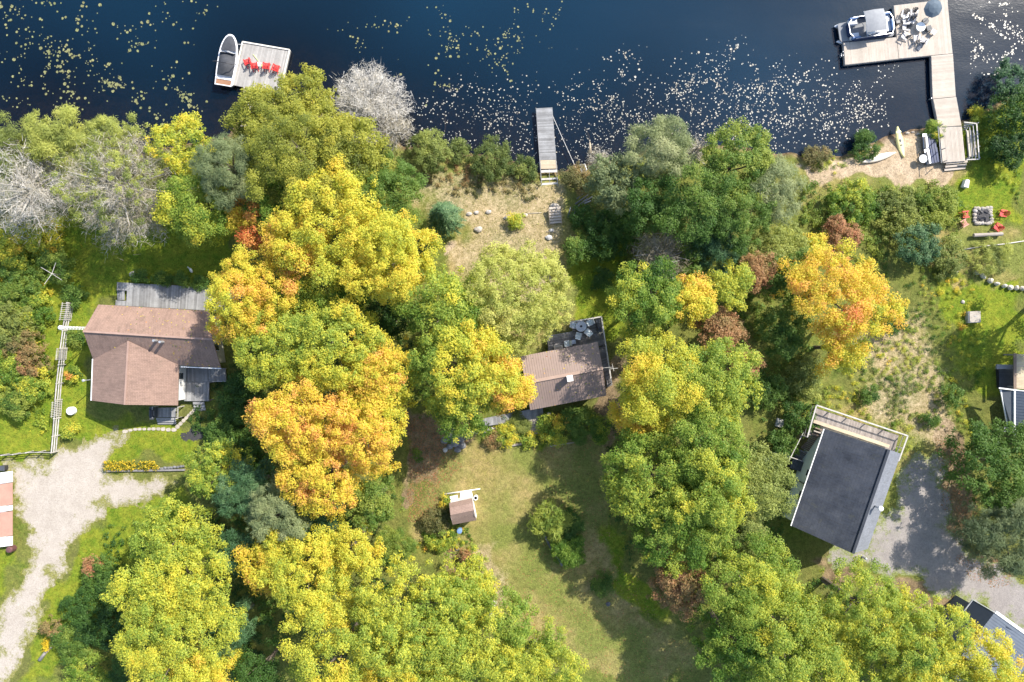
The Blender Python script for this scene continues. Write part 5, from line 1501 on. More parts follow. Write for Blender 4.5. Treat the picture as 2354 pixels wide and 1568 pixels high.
db = thing('storage_bin', 'white lidded bin tipped on the grass behind the shore deck', 'bin', (p.x, p.y, gz(p.x, p.y)), R(-105))
MB().add([(-.45, -.22, 0), (.4, -.28, 0), (.4, .28, 0), (-.45, .22, 0), (-.4, -.2, .5), (.42, -.26, .55), (.42, .26, .55), (-.4, .2, .5)], [(0, 3, 2, 1), (4, 5, 6, 7), (0, 1, 5, 4), (2, 3, 7, 6), (0, 4, 7, 3), (1, 2, 6, 5)]).build('body', M['white'], db, world=False)
MB().box((-.3, 0, .53), (.22, .3, .04)).build('handle', M['steel'], db, world=False)
for i, (u, v, r_) in enumerate(((1990, 340, .25), (2003, 337, .2), (2012, 345, .22), (2092, 303, .2), (2104, 301, .16), (2116, 306, .2))):
    rock(u, v, r_, ['flat pale stone at the waterline left of the yellow kayak', 'second pale stone at the waterline left of the yellow kayak', 'tan stone between the green waterside bush and the yellow kayak', 'small pale stone at the waterline right of the yellow kayak', 'smallest pale stone at the waterline right of the yellow kayak', 'pale stone at the waterline nearest the gangway foot'][i], 'palestone', 1.3, .7, 'stone')
# fire pit
fp = thing('fire_pit', 'square fire pit ringed with pale stones and filled with dark ash on the right lawn', 'fire pit', tuple(at(2257, 496)))
kk_ = 0
for (a, c, n) in (((2241, 480), (2274, 478), 6), ((2275, 484), (2277, 510), 5), ((2274, 514), (2243, 514), 6), ((2239, 509), (2239, 486), 4)):
    for i in range(n):
        t_ = i / max(1, n - 1); p = at(a[0] + (c[0] - a[0]) * t_ + random.uniform(-1, 1), a[1] + (c[1] - a[1]) * t_ + random.uniform(-1, 1))
        b = MB(); blob(b, (p.x, p.y, GZ + .12), random.uniform(.18, .25), 1.15, .9, .75, 400 + kk_); kk_ += 1
        b.build('stone', M['palestone'] if kk_ % 3 else M['stone'], fp)
MB().prism(ccw([at(2243, 483, GZ + .16), at(2273, 481, GZ + .16), at(2274, 511, GZ + .16), at(2242, 511, GZ + .16)]), .2).build('ash_bed', M['ash'], fp)
for i in range(12):
    a = at(2246 + random.uniform(0, 22), 484 + random.uniform(0, 22), GZ + .22); d = Vector((random.uniform(-.5, .5), random.uniform(-.5, .5), .05))
    MB().tube([a - d * .6, a + d * .6], .05, 5).build('charred_log', M['dark'] if i % 3 else M['ash'], fp)
FC = [(2219.5, 493, -85, 'red', 'red chair at the left of the stone fire pit'), (2216.5, 513, -60, 'faded', 'faded salmon chair lower left of the stone fire pit'), (2307, 490.5, 82, 'red', 'red chair right of the stone fire pit, lying low and long'), (2294, 522, 60, 'red', 'red chair at the lower right of the stone fire pit')]
for (u, v, an, mt, l_) in FC:
    p = at(u, v, GZ + .4); adirondack((p.x, p.y, gz(p.x, p.y)), R(an), mt, l_, 'chairs round the fire pit')
lb = thing('log_bench', 'pale weathered log bench below the stone fire pit', 'bench', tuple(at(2268, 540)))
b = MB(); b.tube([at(2238, 541, GZ + .42), at(2304, 538, GZ + .42)], .2, 10); b.build('seat', M['log'], lb)
for u in (2248, 2292): b = MB(); p = at(u, 540, GZ); b.tube([(p.x, p.y, GZ - .05), (p.x, p.y, GZ + .3)], .17, 9); b.build('support', M['bark'], lb)
bp = logthing([(2215, 574), (2260, 566), (2310, 561), (2380, 550)], .08, 'long pale birch pole leaning through the straw coloured brush', 'rail', 'birch_pole', 'pole')
# curved stone wall and block
sw_ = thing('stone_wall', 'curved row of large pale stones edging the lawn at the right edge', 'wall', tuple(at(2290, 650)))
for i, (u, v, a, c, an) in enumerate([(2241, 627, .62, .33, -38), (2257, 635, .62, .36, -48), (2273.6, 646, .5, .44, -60), (2289, 652.5, .52, .28, -15), (2306.4, 657.7, .46, .30, 5), (2320, 661, .48, .42, 0), (2333.5, 662, .38, .42, 0), (2347, 663, .5, .38, 0), (2362, 665, .5, .38, 5)]):
    p = at(u, v); b = MB(); blob(b, (0, 0, 0), 1, a, c, .38, 500 + i)
    b.v = [(q[0] * .6, q[1] * .72, q[2] * .8) for q in b.v]; m_ = Matrix.Rotation(R(an), 3, 'Z')
    b.v = [tuple(m_ @ Vector(q) + Vector((p.x, p.y, GZ + .2))) for q in b.v]
    b.build('stone', M['creamstone'], sw_)
rock(2195, 624, .3, 'single pale stone left of the curved stone row', 'palestone', 1.3, .8)
rock(2213, 770 - 76, .22, 'tan stone in the shade above the concrete block', 'stone')
p = at(2239, 729, GZ + .55)
cb = thing('concrete_block', 'pale square concrete block with a lid on the shaded right lawn', 'block', (p.x, p.y, GZ), R(2))
MB().box((0, 0, .3), (1.25, 1.25, .6)).build('body', M['concrete'], cb, world=False, bevel=.03)
MB().box((.05, .02, .63), (1.2, 1.2, .08)).build('lid', M['palestone'], cb, world=False, bevel=.02)
MB().box((.1, .1, .69), (.25, .06, .03)).build('lid_handle', M['steel'], cb, world=False)

# ------------------------------------------------------------------ charcoal roofed house
ZW, ZR, ZE = 4.1, 6.6, 4.6
A = at(1896.2, 986, ZW); D = at(1819.8, 1209, ZW); Bn = at(2042.8, 1033.5, ZR); Bs = at(1960.4, 1272.5, ZR); En = at(2071, 1043, ZE); Es = at(1995, 1262, ZE)
hs = thing('house', 'house with a wide charcoal shingle roof and sage green wall beside the grey gravel yard', 'house', (at(1960, 1130).x, at(1960, 1130).y, GZ))
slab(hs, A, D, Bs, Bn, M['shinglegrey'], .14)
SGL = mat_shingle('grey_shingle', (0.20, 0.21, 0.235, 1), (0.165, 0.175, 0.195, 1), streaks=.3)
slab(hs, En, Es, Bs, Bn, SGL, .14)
b = MB(); bars(b, Bn + Vector((0, 0, .05)), Bs + Vector((0, 0, .05)), .28, .05); b.build('ridge_cap', M['shinglegrey'], hs)
b = MB(); bars(b, D + Vector((-.07, 0, -.06)), A + Vector((-.07, 0, -.06)), .1, .1); b.build('gutter', M['white'], hs)
hp_ = [Vector((p.x, p.y, 0)) for p in (A, D, Es, En)]
cc = sum(hp_, Vector()) / 4
hp_ = [p + (cc - p).normalized() * .45 for p in hp_]
walls(hs, hp_, GZ - .2, ZW - .1, M['siding'], tops=[(1, .66, ZR - .35), (3, .34, ZR - .35)])
out_ = (-1, .2, 0)
d_ = (hp_[1] - hp_[0])
nrm_ = Vector((-d_.y, d_.x, 0)); nrm_ = nrm_ if nrm_.x < 0 else -nrm_
for t0, t1 in ((.42, .5), (.66, .77)): window_on(hs, hp_[0] + d_ * t0, hp_[0] + d_ * t1, GZ + 2.2, ZW - .45, nrm_, M['white'])
b = MB()
q0 = hp_[0] + d_ * .58 + nrm_.normalized() * .08; b.tube([(q0.x, q0.y, GZ), (q0.x, q0.y, ZW - .1)], .05, 6); b.build('downpipe', M['dark'], hs)
p = at(2007, 1161, 5.4)
b = MB(); b.tube([(p.x, p.y, 5.0), (p.x, p.y, 6.75)], .13, 10); b.build('chimney_pipe', M['steel'], hs)
MB().lathe((p.x, p.y, 6.7), [(.13, 0), (.26, .05), (.26, .25), (.05, .34)], 12).build('chimney_cap', M['white'], hs)
# its deck
HZ = GZ + 2.2
hd = thing('deck', 'raised weathered plank deck with pale railing along the lake side of the charcoal roofed house', 'deck', tuple(at(1975, 975)))
planks(hd, at(1875, 938, HZ), at(2066, 1001, HZ), at(2056, 1042, HZ), at(1866, 976, HZ), 62, M['weathered'])
joists(hd, at(1875, 938, HZ), at(2066, 1001, HZ), at(2056, 1042, HZ), at(1866, 976, HZ), M['darkwood'])
planks(hd, at(1864, 974, HZ), at(1899, 986, HZ), at(1890, 1010, HZ), at(1856, 999, HZ), 12, M['weathered'])
for (u, v) in ((1877, 940), (1940, 961), (2003, 982), (2064, 1003), (1858, 997)):
    p = at(u, v, HZ); MB().box((p.x, p.y, (GZ + HZ) / 2 - .15), (.14, .14, HZ - GZ)).build('post', M['darkwood'], hd)
RZ = HZ + 1.0
RP = [(1856, 1005), (1877, 931.5), (2087, 1001.8), (2066, 1060)]
for i in range(3):
    p, q = at(*RP[i], RZ), at(*RP[i + 1], RZ)
    b = MB(); bars(b, p, q, .14, .05); b.build('rail', M['rail'], hd)
    b = MB(); bars(b, p - Vector((0, 0, .8)), q - Vector((0, 0, .8)), .06, .06); b.build('rail', M['darkwood'], hd)
    n = 3 if i != 1 else 6
    posts(hd, [p.lerp(q, k / (n - 1)) for k in range(n)], HZ - .2, RZ - .02, M['rail'], .1)
b = MB(); bars(b, at(1870, 968, HZ + .35), at(2044, 1026, HZ + .35), .35, .1); b.build('bench_board', M['tanwood'], hd)
p = at(1877, 992, HZ)
hb = thing('wood_pile', 'jumbled pale wood and baskets on the corner of the raised deck', 'wood', tuple(p), R(-20))
for i in range(9): MB().tube([(-.5 + random.uniform(0, .2), -.4 + (i % 3) * .35, .08 + .14 * (i // 3)), (.5 - random.uniform(0, .2), -.38 + (i % 3) * .35, .08 + .14 * (i // 3))], .08, 6).build('billet', M['log'] if i % 2 else M['brownwood'], hb, world=False)
sr = thing('covered_stair', 'wooden stair with a dark slatted cover going down at the left of the raised deck', 'stair', tuple(at(1835, 1040)))
steps(sr, at(1850, 995), at(1872, 1004), at(1850, 1035), at(1830, 1026), 9, M['brownwood'], GZ + 1.0, HZ)
steps(sr, at(1830, 1030), at(1848, 1037), at(1838, 1062), at(1818, 1056), 7, M['darkwood'], GZ, GZ + 1.0)
for a, c in (((1848, 992), (1814, 1058)), ((1815, 1050), (1845, 1060))):
    b = MB(); bars(b, at(*a, GZ + 2.0), at(*c, GZ + 1.9), .07, .05); b.build('rail', M['rail'], sr)
    posts(sr, [at(*a, GZ + 2.0), at(*c, GZ + 1.9)], GZ, GZ + 1.95, M['darkwood'])
ca = thing('slatted_hutch', 'black slatted hutch below the covered stair of the charcoal roofed house', 'hutch', tuple(at(1830, 1068)), R(-20))
for i in range(7): MB().box((-.8 + i * .26, 0, .85), (.22, 1.1, .04)).build('slat', M['slate'], ca, world=False)
MB().box((0, 0, .4), (1.7, 1.0, .8)).build('box', M['dark'], ca, world=False)
p = at(1782, 1054)
tp = thing('tarp_stack', 'pale blue tarpaulin bundle beside the sage tree at the house wall', 'tarpaulin', (p.x, p.y, gz(p.x, p.y)), R(12))
b = MB(); blob(b, (0, 0, .3), .85, 1.0, 1.15, .5, 77); b.build('tarp', M['paleblue'], tp, world=False, smooth=True)
MB().box((.35, -.2, .72), (.5, .4, .06)).build('frame', M['white'], tp, world=False)
b = MB(); b.tube([at(1793, 1062, GZ + .9), at(1808, 1062, GZ + .9), at(1813, 1043, GZ + 1.0), at(1822, 1050, GZ + .6)], .04, 6)
c0 = at(1808, 1055); b.v = [tuple(Vector(q) - c0) for q in b.v]
o = b.build('pipe_frame', M['white'], None); o.location = c0; tag(o, 'bent white pipe frame between pale blue tarpaulin and black hutch', 'pipe')
for (u, v, l_) in ((1791, 972, 'grey square paving slab on the grass above the house deck corner'),):
    p = at(u, v); o = MB().box((0, 0, .12), (.85, .9, .24), R(-15)).build('slab', M['concrete'], None, bevel=.02); o.location = (p.x, p.y, gz(p.x, p.y)); tag(o, l_, 'slab')
p = at(1983, 1280); o = MB().tube([(0, 0, 0), (0, 0, .8), (0, 0, .85)], [.13, .13, .05], 10).build('bollard', M['steel'], None); o.location = (p.x, p.y, gz(p.x, p.y))
tag(o, 'short grey bollard on the gravel at the lower corner of the charcoal roofed house', 'bollard')
# ------------------------------------------------------------------ house with white trim at right edge
hz, hr = 3.6, 6.0
h2 = thing('house', 'dark grey house with white roof trim cut by the right edge', 'house', (at(2370, 940).x, at(2370, 940).y, GZ))
T0, T1 = at(2332, 897.5, hz), at(2332, 1000, hz)
U0, U1 = at(2450, 909, hr), at(2450, 1012, hr)
slab(h2, T0, T1, U1, U0, M['metalgrey'], .12); ribs(h2, T0, T1, U1, U0, M['metalgrey'], .3)
b = MB(); bars(b, T0, T1, .16, .14); b.build('fascia', M['white'], h2)
b = MB(); bars(b, at(2296, 892, hz - .2), at(2360, 900, hz + .12), .14, .12); b.build('fascia', M['white'], h2)
X0, X1 = at(2300, 896, hz - .5), at(2317.5, 985, hz - .5)
X0b, X1b = at(2331, 899, hz - .04), at(2331, 1000, hz - .04)
slab(h2, X0, X1, X1b, X0b, M['greysiding'], .1, 'side_roof')
b = MB(); bars(b, X0, X1, .12, .12); b.build('fascia', M['white'], h2)
walls(h2, [at(2316, 900, GZ).to_2d().to_3d(), at(2326, 985, GZ).to_2d().to_3d(), at(2440, 1000, GZ).to_2d().to_3d(), at(2440, 915, GZ).to_2d().to_3d()], GZ - .1, hz - .62, M['greysiding'])
d3 = thing('deck', 'brown slatted deck with a dark recess in front of the house with white trim', 'deck', tuple(at(2340, 850)))
planks(d3, at(2334, 814, GZ + 2), at(2334, 893, GZ + 2), at(2400, 899, GZ + 2), at(2400, 818, GZ + 2), 24, M['tanwood'])
joists(d3, at(2334, 814, GZ + 2), at(2334, 893, GZ + 2), at(2400, 899, GZ + 2), at(2400, 818, GZ + 2), M['darkwood'])
for (u, v) in ((2336, 816), (2336, 850), (2336, 890)):
    p = at(u, v, GZ + 1.8); MB().box((p.x, p.y, GZ + .9), (.14, .14, 1.9)).build('post', M['darkwood'], d3)
b = MB(); bars(b, at(2290, 843, GZ + 1.1), at(2333, 844, GZ + 1.1), .5, .2); b.build('beam', M['greywood'], d3)
planks(d3, at(2297, 851, GZ + .6), at(2297, 890, GZ + .6), at(2331, 893, GZ + .6), at(2331, 851, GZ + .6), 12, M['slate'])
MB().prism(ccw([at(2293, 849, GZ + .3), at(2296, 892, GZ + .3), at(2334, 893, GZ + .3), at(2334, 849, GZ + .3)]), .3).build('base', M['dark'], d3)
b = MB(); bars(b, at(2333, 812, GZ + 2.15), at(2333, 896, GZ + 2.15), .3, .08); b.build('edge_board', M['brownwood'], d3)
p = at(2353, 817, GZ + 2); o = MB().lathe((0, 0, 0), [(.08, 0), (.08, .7), (.5, .72), (.5, .78), (.02, .82)], 18).build('patio_table', M['white'], None); o.location = p; tag(o, 'round white table cut by the right edge on the brown slatted deck', 'table')
p = at(2305, 985); ac = thing('air_conditioner', 'pale grey outdoor cooling unit at the wall of the house with white trim', 'cooling unit', (p.x, p.y, gz(p.x, p.y)))
MB().box((0, 0, .45), (.9, .5, .9)).build('case', M['steel'], ac, world=False, bevel=.02)
MB().lathe((0, 0, .9), [(.2, 0), (.2, .03), (.02, .04)], 14).build('fan_grille', M['slate'], ac, world=False)
# ------------------------------------------------------------------ slate metal roof, lower right corner
gr_ = 5.2; ge = 3.4
N1 = at(2235.7, 1379.3, ge); R1 = at(2286, 1408.8, gr_)
rd_ = Vector((-.611, -.79, 0))
N2 = N1 + rd_ * 11; R2 = R1 + rd_ * 11
S1 = at(2395, 1487, ge + .4); S2 = S1 + rd_ * 11
gg = thing('garage', 'garage with a ribbed slate metal roof in the lower right corner', 'garage', tuple((R1 + R2) / 2)[:2] + (GZ,))
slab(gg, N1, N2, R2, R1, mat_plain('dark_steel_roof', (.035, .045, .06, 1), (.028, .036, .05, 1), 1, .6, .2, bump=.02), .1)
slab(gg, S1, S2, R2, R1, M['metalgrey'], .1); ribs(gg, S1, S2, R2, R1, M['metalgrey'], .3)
b = MB(); bars(b, R1 + Vector((.1, .12, .0)), S1 + Vector((.1, .12, .0)), .3, .12); b.build('fascia', M['white'], gg)
b = MB(); bars(b, N1 + Vector((.02, .06, -.03)), R1 + Vector((.02, .06, -.03)), .08, .12); b.build('fascia', M['white'], gg)
b = MB(); bars(b, N1, N2, .1, .1); b.build('gutter', M['steel'], gg)
gi = [Vector((p.x, p.y, 0)) for p in (N1, N2, S2, S1)]; cc = sum(gi, Vector()) / 4; gi = [p + (cc - p).normalized() * .5 for p in gi]
walls(gg, gi, GZ - .1, ge - .1, M['greysiding'], tops=[(1, .4, gr_ - .3), (3, .6, gr_ - .3)])

# ------------------------------------------------------------------ things in the lake
b = MB().tube([at(1345, 292, -.5), at(1352, 310, -.22), at(1356, 330, -.12), at(1357, 352, -.02)], [.07, .12, .15, .16], 8)
c0 = at(1352, 322, -.2); b.v = [tuple(Vector(q) - c0) for q in b.v]
o = b.build('sunken_log', M['tanwood'], None, smooth=True); o.location = c0; tag(o, 'brown sunken log just under the water right of the narrow dock', 'log')
b = MB().tube([at(1022, 265, -.45), at(1024, 285, -.2), at(1022, 303, -.08)], [.06, .1, .1], 8)
c0 = at(1023, 284, -.2); b.v = [tuple(Vector(q) - c0) for q in b.v]
o = b.build('sunken_log', M['tanwood'], None, smooth=True); o.location = c0; tag(o, 'small sunken log under the water left of the narrow dock', 'log')
# lily pads
PADM = {'g': mat_plain('lily_green', (.17, .18, .07, 1), (.25, .23, .10, 1), .5, .45, .4, bump=0, var=.2), 'w': mat_plain('lily_painted_glint', (.40, .375, .31, 1), (.32, .27, .195, 1), .4, .4, .5, bump=0, var=.2)}  # 'w' pads: whitish sun glint painted into the pad colour
REG = [([(-20, -10), (470, -10), (470, 300), (330, 330), (-20, 330)], 700, 'g', 30, .15, 24), ([(740, 60), (1000, 30), (1230, 40), (1240, 190), (1080, 260), (900, 200)], 230, 'g', 22, .12, 16),
       ([(930, 240), (1050, 190), (1236, 210), (1238, 390), (1130, 365), (1000, 335), (940, 310)], 640, 'w', 0, .095, 0), ([(1275, 250), (1420, 190), (1500, 230), (1480, 360), (1340, 385), (1290, 390)], 520, 'w', 0, .085, 0),
       ([(1285, 130), (1500, 90), (1520, 220), (1290, 240)], 130, 'w', 14, .10, 14), ([(1400, 230), (1560, 160), (1700, 140), (1960, 170), (2040, 165), (2040, 270), (1930, 345), (1700, 345), (1500, 340)], 1900, 'w', 0, .095, 0),
       ([(1600, 70), (1740, 90), (1740, 180), (1600, 170)], 60, 'w', 8, .10, 10), ([(2225, -10), (2370, -10), (2370, 130), (2300, 190), (2235, 170)], 300, 'w', 16, .10, 12), ([(1150, -10), (1290, -10), (1290, 120), (1150, 120)], 60, 'g', 9, .11, 12)]
PADS = []
for ri, (poly, n, mt, cl, rr, sg) in enumerate(REG):
    Q = np.array(poly, float); x0, y0 = Q.min(0); x1, y1 = Q.max(0)
    cen = []
    while len(cen) < cl:
        c = (random.uniform(x0, x1), random.uniform(y0, y1))
        if sdf(Q, np.array([c[0]]), np.array([c[1]]))[0] < 0: cen.append((c[0], c[1], random.uniform(0, 3.1), random.uniform(.4, 1.3)))
    k = 0; tries = 0
    while k < n and tries < n * 40:
        tries += 1
        if cl and random.random() < .62:
            c = random.choice(cen); q1, q2 = random.gauss(0, sg) * 1.3 * c[3], random.gauss(0, sg) * .4 * c[3]
            u, v = c[0] + q1 * math.cos(c[2]) - q2 * math.sin(c[2]), c[1] + q1 * math.sin(c[2]) + q2 * math.cos(c[2])
        else:
            u, v = random.uniform(x0 - 30, x1 + 30), random.uniform(y0 - 30, y1 + 30)
            d = float(sdf(Q, np.array([u]), np.array([v]))[0])
            nz = float(vnoise(np.array([u]), np.array([v]), 34, 51)[0]) * .6 + float(vnoise(np.array([u]), np.array([v]), 11, 52)[0]) * .4
            if random.random() > (1 / (1 + math.exp((d + 12) / 14))) * max(0, (nz - .22) * 2): continue
        p = at(u, v, 0); k += 1
        PADS.append((p.x, p.y, .74 * rr * random.choice([.45, .55, .65, .8, 1, 1.3]) * (1.35 if cl and random.random() < .2 else 1), mt, ri))
px = np.array([q[:2] for q in PADS])
ok = (sdf(LAND, px[:, 0], px[:, 1]) > .4) & (px[:, 1] < 39)
PADS = [q for q, k in zip(PADS, ok) if k]
PADS.sort(key=lambda q: -q[2])
def padmesh(mat, seed):
    rr = random.Random(seed); n = 9; a0 = rr.uniform(0, 6)
    vs = [(0, 0, 0.012)] + [(math.cos(a0 + .25 + (5.8) * k / (n - 1)) * rr.uniform(.85, 1.1), math.sin(a0 + .25 + 5.8 * k / (n - 1)) * rr.uniform(.85, 1.1), 0.012 + rr.uniform(0, .02)) for k in range(n)]
    fs = [(0, k, k + 1) for k in range(1, n)]
    me = bpy.data.meshes.new('lily_pad'); me.from_pydata(vs, [], fs); me.materials.append(mat); me.update(); return me
PM = {k: [padmesh(PADM[k], i) for i in range(4)] for k in PADM}
PADL = {0: ('olive green lily pad in the scattered clusters left of the motorboat', 'lily pads left of the motorboat'), 1: ('olive green lily pad in the open water between square dock and narrow dock', 'lily pads between square dock and narrow dock'),
        8: ('olive green lily pad near the top edge above the narrow dock', 'lily pads above the narrow dock'), 7: ('lily pad whitened by painted glint in the bright drift right of the big dock', 'lily pads right of the big dock'),
        4: ('lily pad whitened by painted glint floating off the end of the narrow dock', 'lily pads off the narrow dock'), 6: ('lily pad whitened by painted glint in open water midway between narrow dock and pontoon boat', 'lily pads in open water')}
for i, (x, y, r_, mt, ri) in enumerate(PADS[:280]):
    o = link_mesh('lily_pad', PM[mt][i % 4]); o.location = (x, y, .002); o.scale = (r_, r_, 1); o.rotation_euler = (0, 0, random.uniform(0, 6.28))
    l_, g_ = PADL.get(ri, ('lily pad whitened by painted glint in the drift along the shore', 'lily pads along the shore'))
    tag(o, l_, 'lily pad', g_)
for mt in ('g', 'w'):
    b = MB()
    for (x, y, r_, m_, ri) in PADS[280:]:
        if m_ != mt: continue
        n = 7; a0 = random.uniform(0, 6)
        b.add([(x + math.cos(a0 + 5.9 * k / (n - 1)) * r_ * random.uniform(.8, 1.1), y + math.sin(a0 + 5.9 * k / (n - 1)) * r_ * random.uniform(.8, 1.1), .012) for k in range(n)], [tuple(range(n))])
    o = b.build('lily_pads', PADM[mt], None)
    tag(o, 'drift of small olive green lily pads on the lake' if mt == 'g' else 'drift of small lily pads whitened by painted glint near the shore', 'lily pads', kind='stuff')
# ------------------------------------------------------------------ trees, largest first
# --- top left, along the shore
tree(35, 345, 72, 9, 'pale', .38, 'light green feathery tree at the left edge, above the whitish bare tree', 'willow_tree', fine=True, spread=.1, leaf=.15)
tree(140, 325, 78, 9, 'pale', .62, 'olive yellow tree along the shore, above the largest bare tree', 'willow_tree', fine=True, spread=.12, leaf=.15)
tree(255, 345, 80, 9, 'pale', .6, 'yellowish thin leaved tree fringing the lake above the beige bare tree', 'willow_tree', fine=True, spread=.12, leaf=.16, dens=.7)
tree(270, 425, 142, 12, 'twig', .56, 'largest bare tree, beige and dense with twigs, above the brown roofed cottage lawn', 'bare_tree', bark='bark_grey', dens=1.3, leafy=.5)
tree(48, 425, 118, 11, 'twig', .82, 'whitish bare tree with long forked limbs at the left edge', 'bare_tree', bark='bark_grey', dens=1.1)
tree(432, 345, 68, 9, 'autumn', .5, 'yellow leaved tree at the lake edge, just right of the beige bare tree', 'birch_tree', spread=.09, leaf=.15, puff=.45, asp=1.05)
tree(455, 470, 82, 10, 'autumn', .38, 'green and yellow tree between the beige bare tree and the grey green willow', 'birch_tree', spread=.12, leaf=.15, puff=.5)
tree(540, 395, 88, 11, 'grey', .55, 'grey green soft leaved tree between two yellow trees below the motorboat', 'willow_tree', fine=True, leaf=.15, spread=.1)
tree(598, 275, 66, 9, 'olive', .47, 'olive yellow tree that overhangs the foot of the square dock', 'poplar_tree', spread=.10, leaf=.16, puff=.45)
tree(702, 246, 74, 9.5, 'olive', .48, 'olive yellow tree between the square dock and the white bare tree', 'poplar_tree', spread=.10, puff=.45)
tree(690, 355, 125, 13, 'olive', .47, 'large olive gold tree in the middle of the upper left shore trees', 'poplar_tree', spread=.10, leaf=.15, puff=.5)
tree(805, 365, 92, 11, 'olive', .44, 'yellow green tree right of the large olive gold tree, below the white bare tree', 'poplar_tree', spread=.11, leaf=.16, puff=.45)
tree(842, 226, 94, 8, 'twig', .95, 'white bare tree leaning over the lake, right of the square dock', 'bare_tree', bark='bark_grey', dens=1.5, base=.2)
tree(905, 290, 40, 6, 'twig', .66, 'small whitish bare tree at the waterline, below the white bare tree', 'bare_tree', bark='bark_grey', dens=1.2, base=.2)
tree(590, 500, 62, 8, 'autumn', .72, 'small orange and gold tree under the grey green willow', 'maple_tree', spread=.14, leaf=.15)
tree(650, 450, 75, 9, 'autumn', .30, 'mid green tree tucked between the olive gold tree and the bright yellow maple', 'maple_tree', leaf=.15)
tree(905, 445, 74, 10, 'green', .66, 'leafy mid green tree left of the round dark cedar', 'maple_tree', spread=.12, leaf=.15, puff=.42, asp=1.2)
tree(880, 545, 48, 7, 'green', .42, 'small green tree between the bright yellow maple and the round dark cedar', 'maple_tree', leaf=.15)
tree(1018, 493, 50, 7.5, 'conifer', .62, 'round dark green cedar on its own at the edge of the dry grass slope', 'cedar_tree')
# --- the bright grove left of centre
tree(770, 520, 128, 13, 'autumn', .58, 'bright yellow maple, upper one of the two large yellow crowns left of centre', spread=.07)
tree(890, 590, 108, 13, 'autumn', .60, 'bright yellow maple beside the tan slope, right of the other bright yellow crown', spread=.06)
tree(690, 575, 80, 12, 'autumn', .68, 'golden maple at the left end of the bright yellow crowns', spread=.09)
tree(575, 690, 100, 12, 'autumn', .70, 'orange maple reaching over the east end of the brown cottage roof', spread=.09)
tree(660, 690, 60, 10, 'autumn', .42, 'yellow green maple in the gap behind the orange maple at the cottage', spread=.12)
tree(630, 810, 84, 12, 'autumn', .47, 'yellow green maple just right of the brown cottage, below the orange maple', spread=.08)
tree(775, 790, 102, 13, 'autumn', .49, 'yellow maple with grey branches showing, in the middle of the left grove', spread=.09)
tree(870, 865, 92, 12, 'autumn', .64, 'gold maple with one red orange sprig, right of the middle of the left grove', spread=.11)
tree(780, 690, 70, 9, 'autumn', .34, 'green maple in the shaded gap under the bright yellow crowns', spread=.12)
tree(895, 735, 52, 6, 'green', .15, 'dark green young tree in the shaded gap left of the pale green linden', 'spruce_tree')
tree(700, 960, 105, 14, 'autumn', .73, 'large orange gold maple with a pale twiggy top, left of the tan leaf covered path', spread=.09)
tree(835, 985, 100, 13.5, 'autumn', .69, 'gold maple right of the large orange gold maple, above the leaf covered path', spread=.09)
tree(745, 1095, 92, 12.5, 'autumn', .75, 'orange gold maple forming the low tip of the left grove', spread=.09)
tree(1188, 682, 122, 11, 'pale', .80, 'broad pale yellow green linden whose crown reaches the deck of the middle cabin', 'linden_tree', spread=.08, leaf=.15, puff=.42, dens=1.5, lobes=22)
tree(1020, 710, 98, 12, 'autumn', .40, 'yellow green maple left of the pale linden', spread=.09)
tree(1065, 850, 112, 13, 'autumn', .50, 'yellow green maple with orange tips at the left end of the middle cabin', spread=.10)
tree(1143, 876, 74, 12.5, 'autumn', .66, 'orange maple touching the left end of the middle cabin roof', spread=.09)
tree(1075, 930, 78, 10, 'autumn', .38, 'green and orange maple below the cabin end, above the shaded rock wall', spread=.15)
# --- middle, right of the footpath
tree(1515, 345, 76, 9, 'grey', .64, 'grey green shore tree with pale bare tips, left of the broad dark green tree', 'willow_tree', fine=True, leaf=.16)
tree(1418, 415, 66, 6.5, 'grey', .46, 'low grey green tree beside the pole pile, right of the narrow dock', 'willow_tree', leaf=.16, puff=.4)
tree(1600, 345, 30, 7, 'twig', .6, 'small bare pale treetop standing out between two green shore trees', 'bare_tree', bark='bark_grey')
tree(1690, 375, 92, 11, 'green', .78, 'green tree with yellowing tips at the shore, in the middle of the right half', 'oak_tree', spread=.16, leaf=.15, puff=.45)
tree(1600, 470, 94, 11, 'green', .58, 'broad dark green tree behind the shore trees, right of the footpath', 'oak_tree', leaf=.15, puff=.48)
tree(1690, 495, 84, 11, 'green', .64, 'dark green tree right of the broad dark green tree', 'oak_tree', leaf=.15, puff=.48)
tree(1768, 440, 70, 10, 'grey', .60, 'grey green pine with a dark shadow streak, right end of the dark green trees', 'pine_tree', fine=True, leaf=.15)
tree(1500, 470, 70, 8, 'green', .46, 'dark shaded tree low between the grey green tree and the broad dark green tree', 'oak_tree', leaf=.15)
tree(1640, 570, 62, 8, 'needle', .45, 'dark evergreen below the broad dark green tree', 'pine_tree', fine=True, leaf=.15)
tree(1530, 592, 74, 8, 'twig', .34, 'grey brown bare tree above the green and gold maple', 'bare_tree', bark='bark_grey', dens=1.4)
tree(1590, 600, 50, 7, 'green', .72, 'light green bushy tree right of the grey brown bare tree', 'maple_tree', leaf=.16)
tree(1492, 690, 86, 11, 'autumn', .34, 'green maple with gold tips, right of the middle cabin deck', spread=.13)
tree(1580, 690, 58, 11, 'autumn', .66, 'gold and apricot maple merging with the green maple right of the cabin deck', spread=.1)
tree(1677, 655, 52, 10, 'autumn', .52, 'small bright lemon yellow maple between rust coloured shrubs', spread=.05)
tree(1655, 757, 58, 8, 'rust', .62, 'tan and rust coloured tree above the large yellow maple', 'serviceberry_tree', spread=.1, leaf=.16, puff=.4)
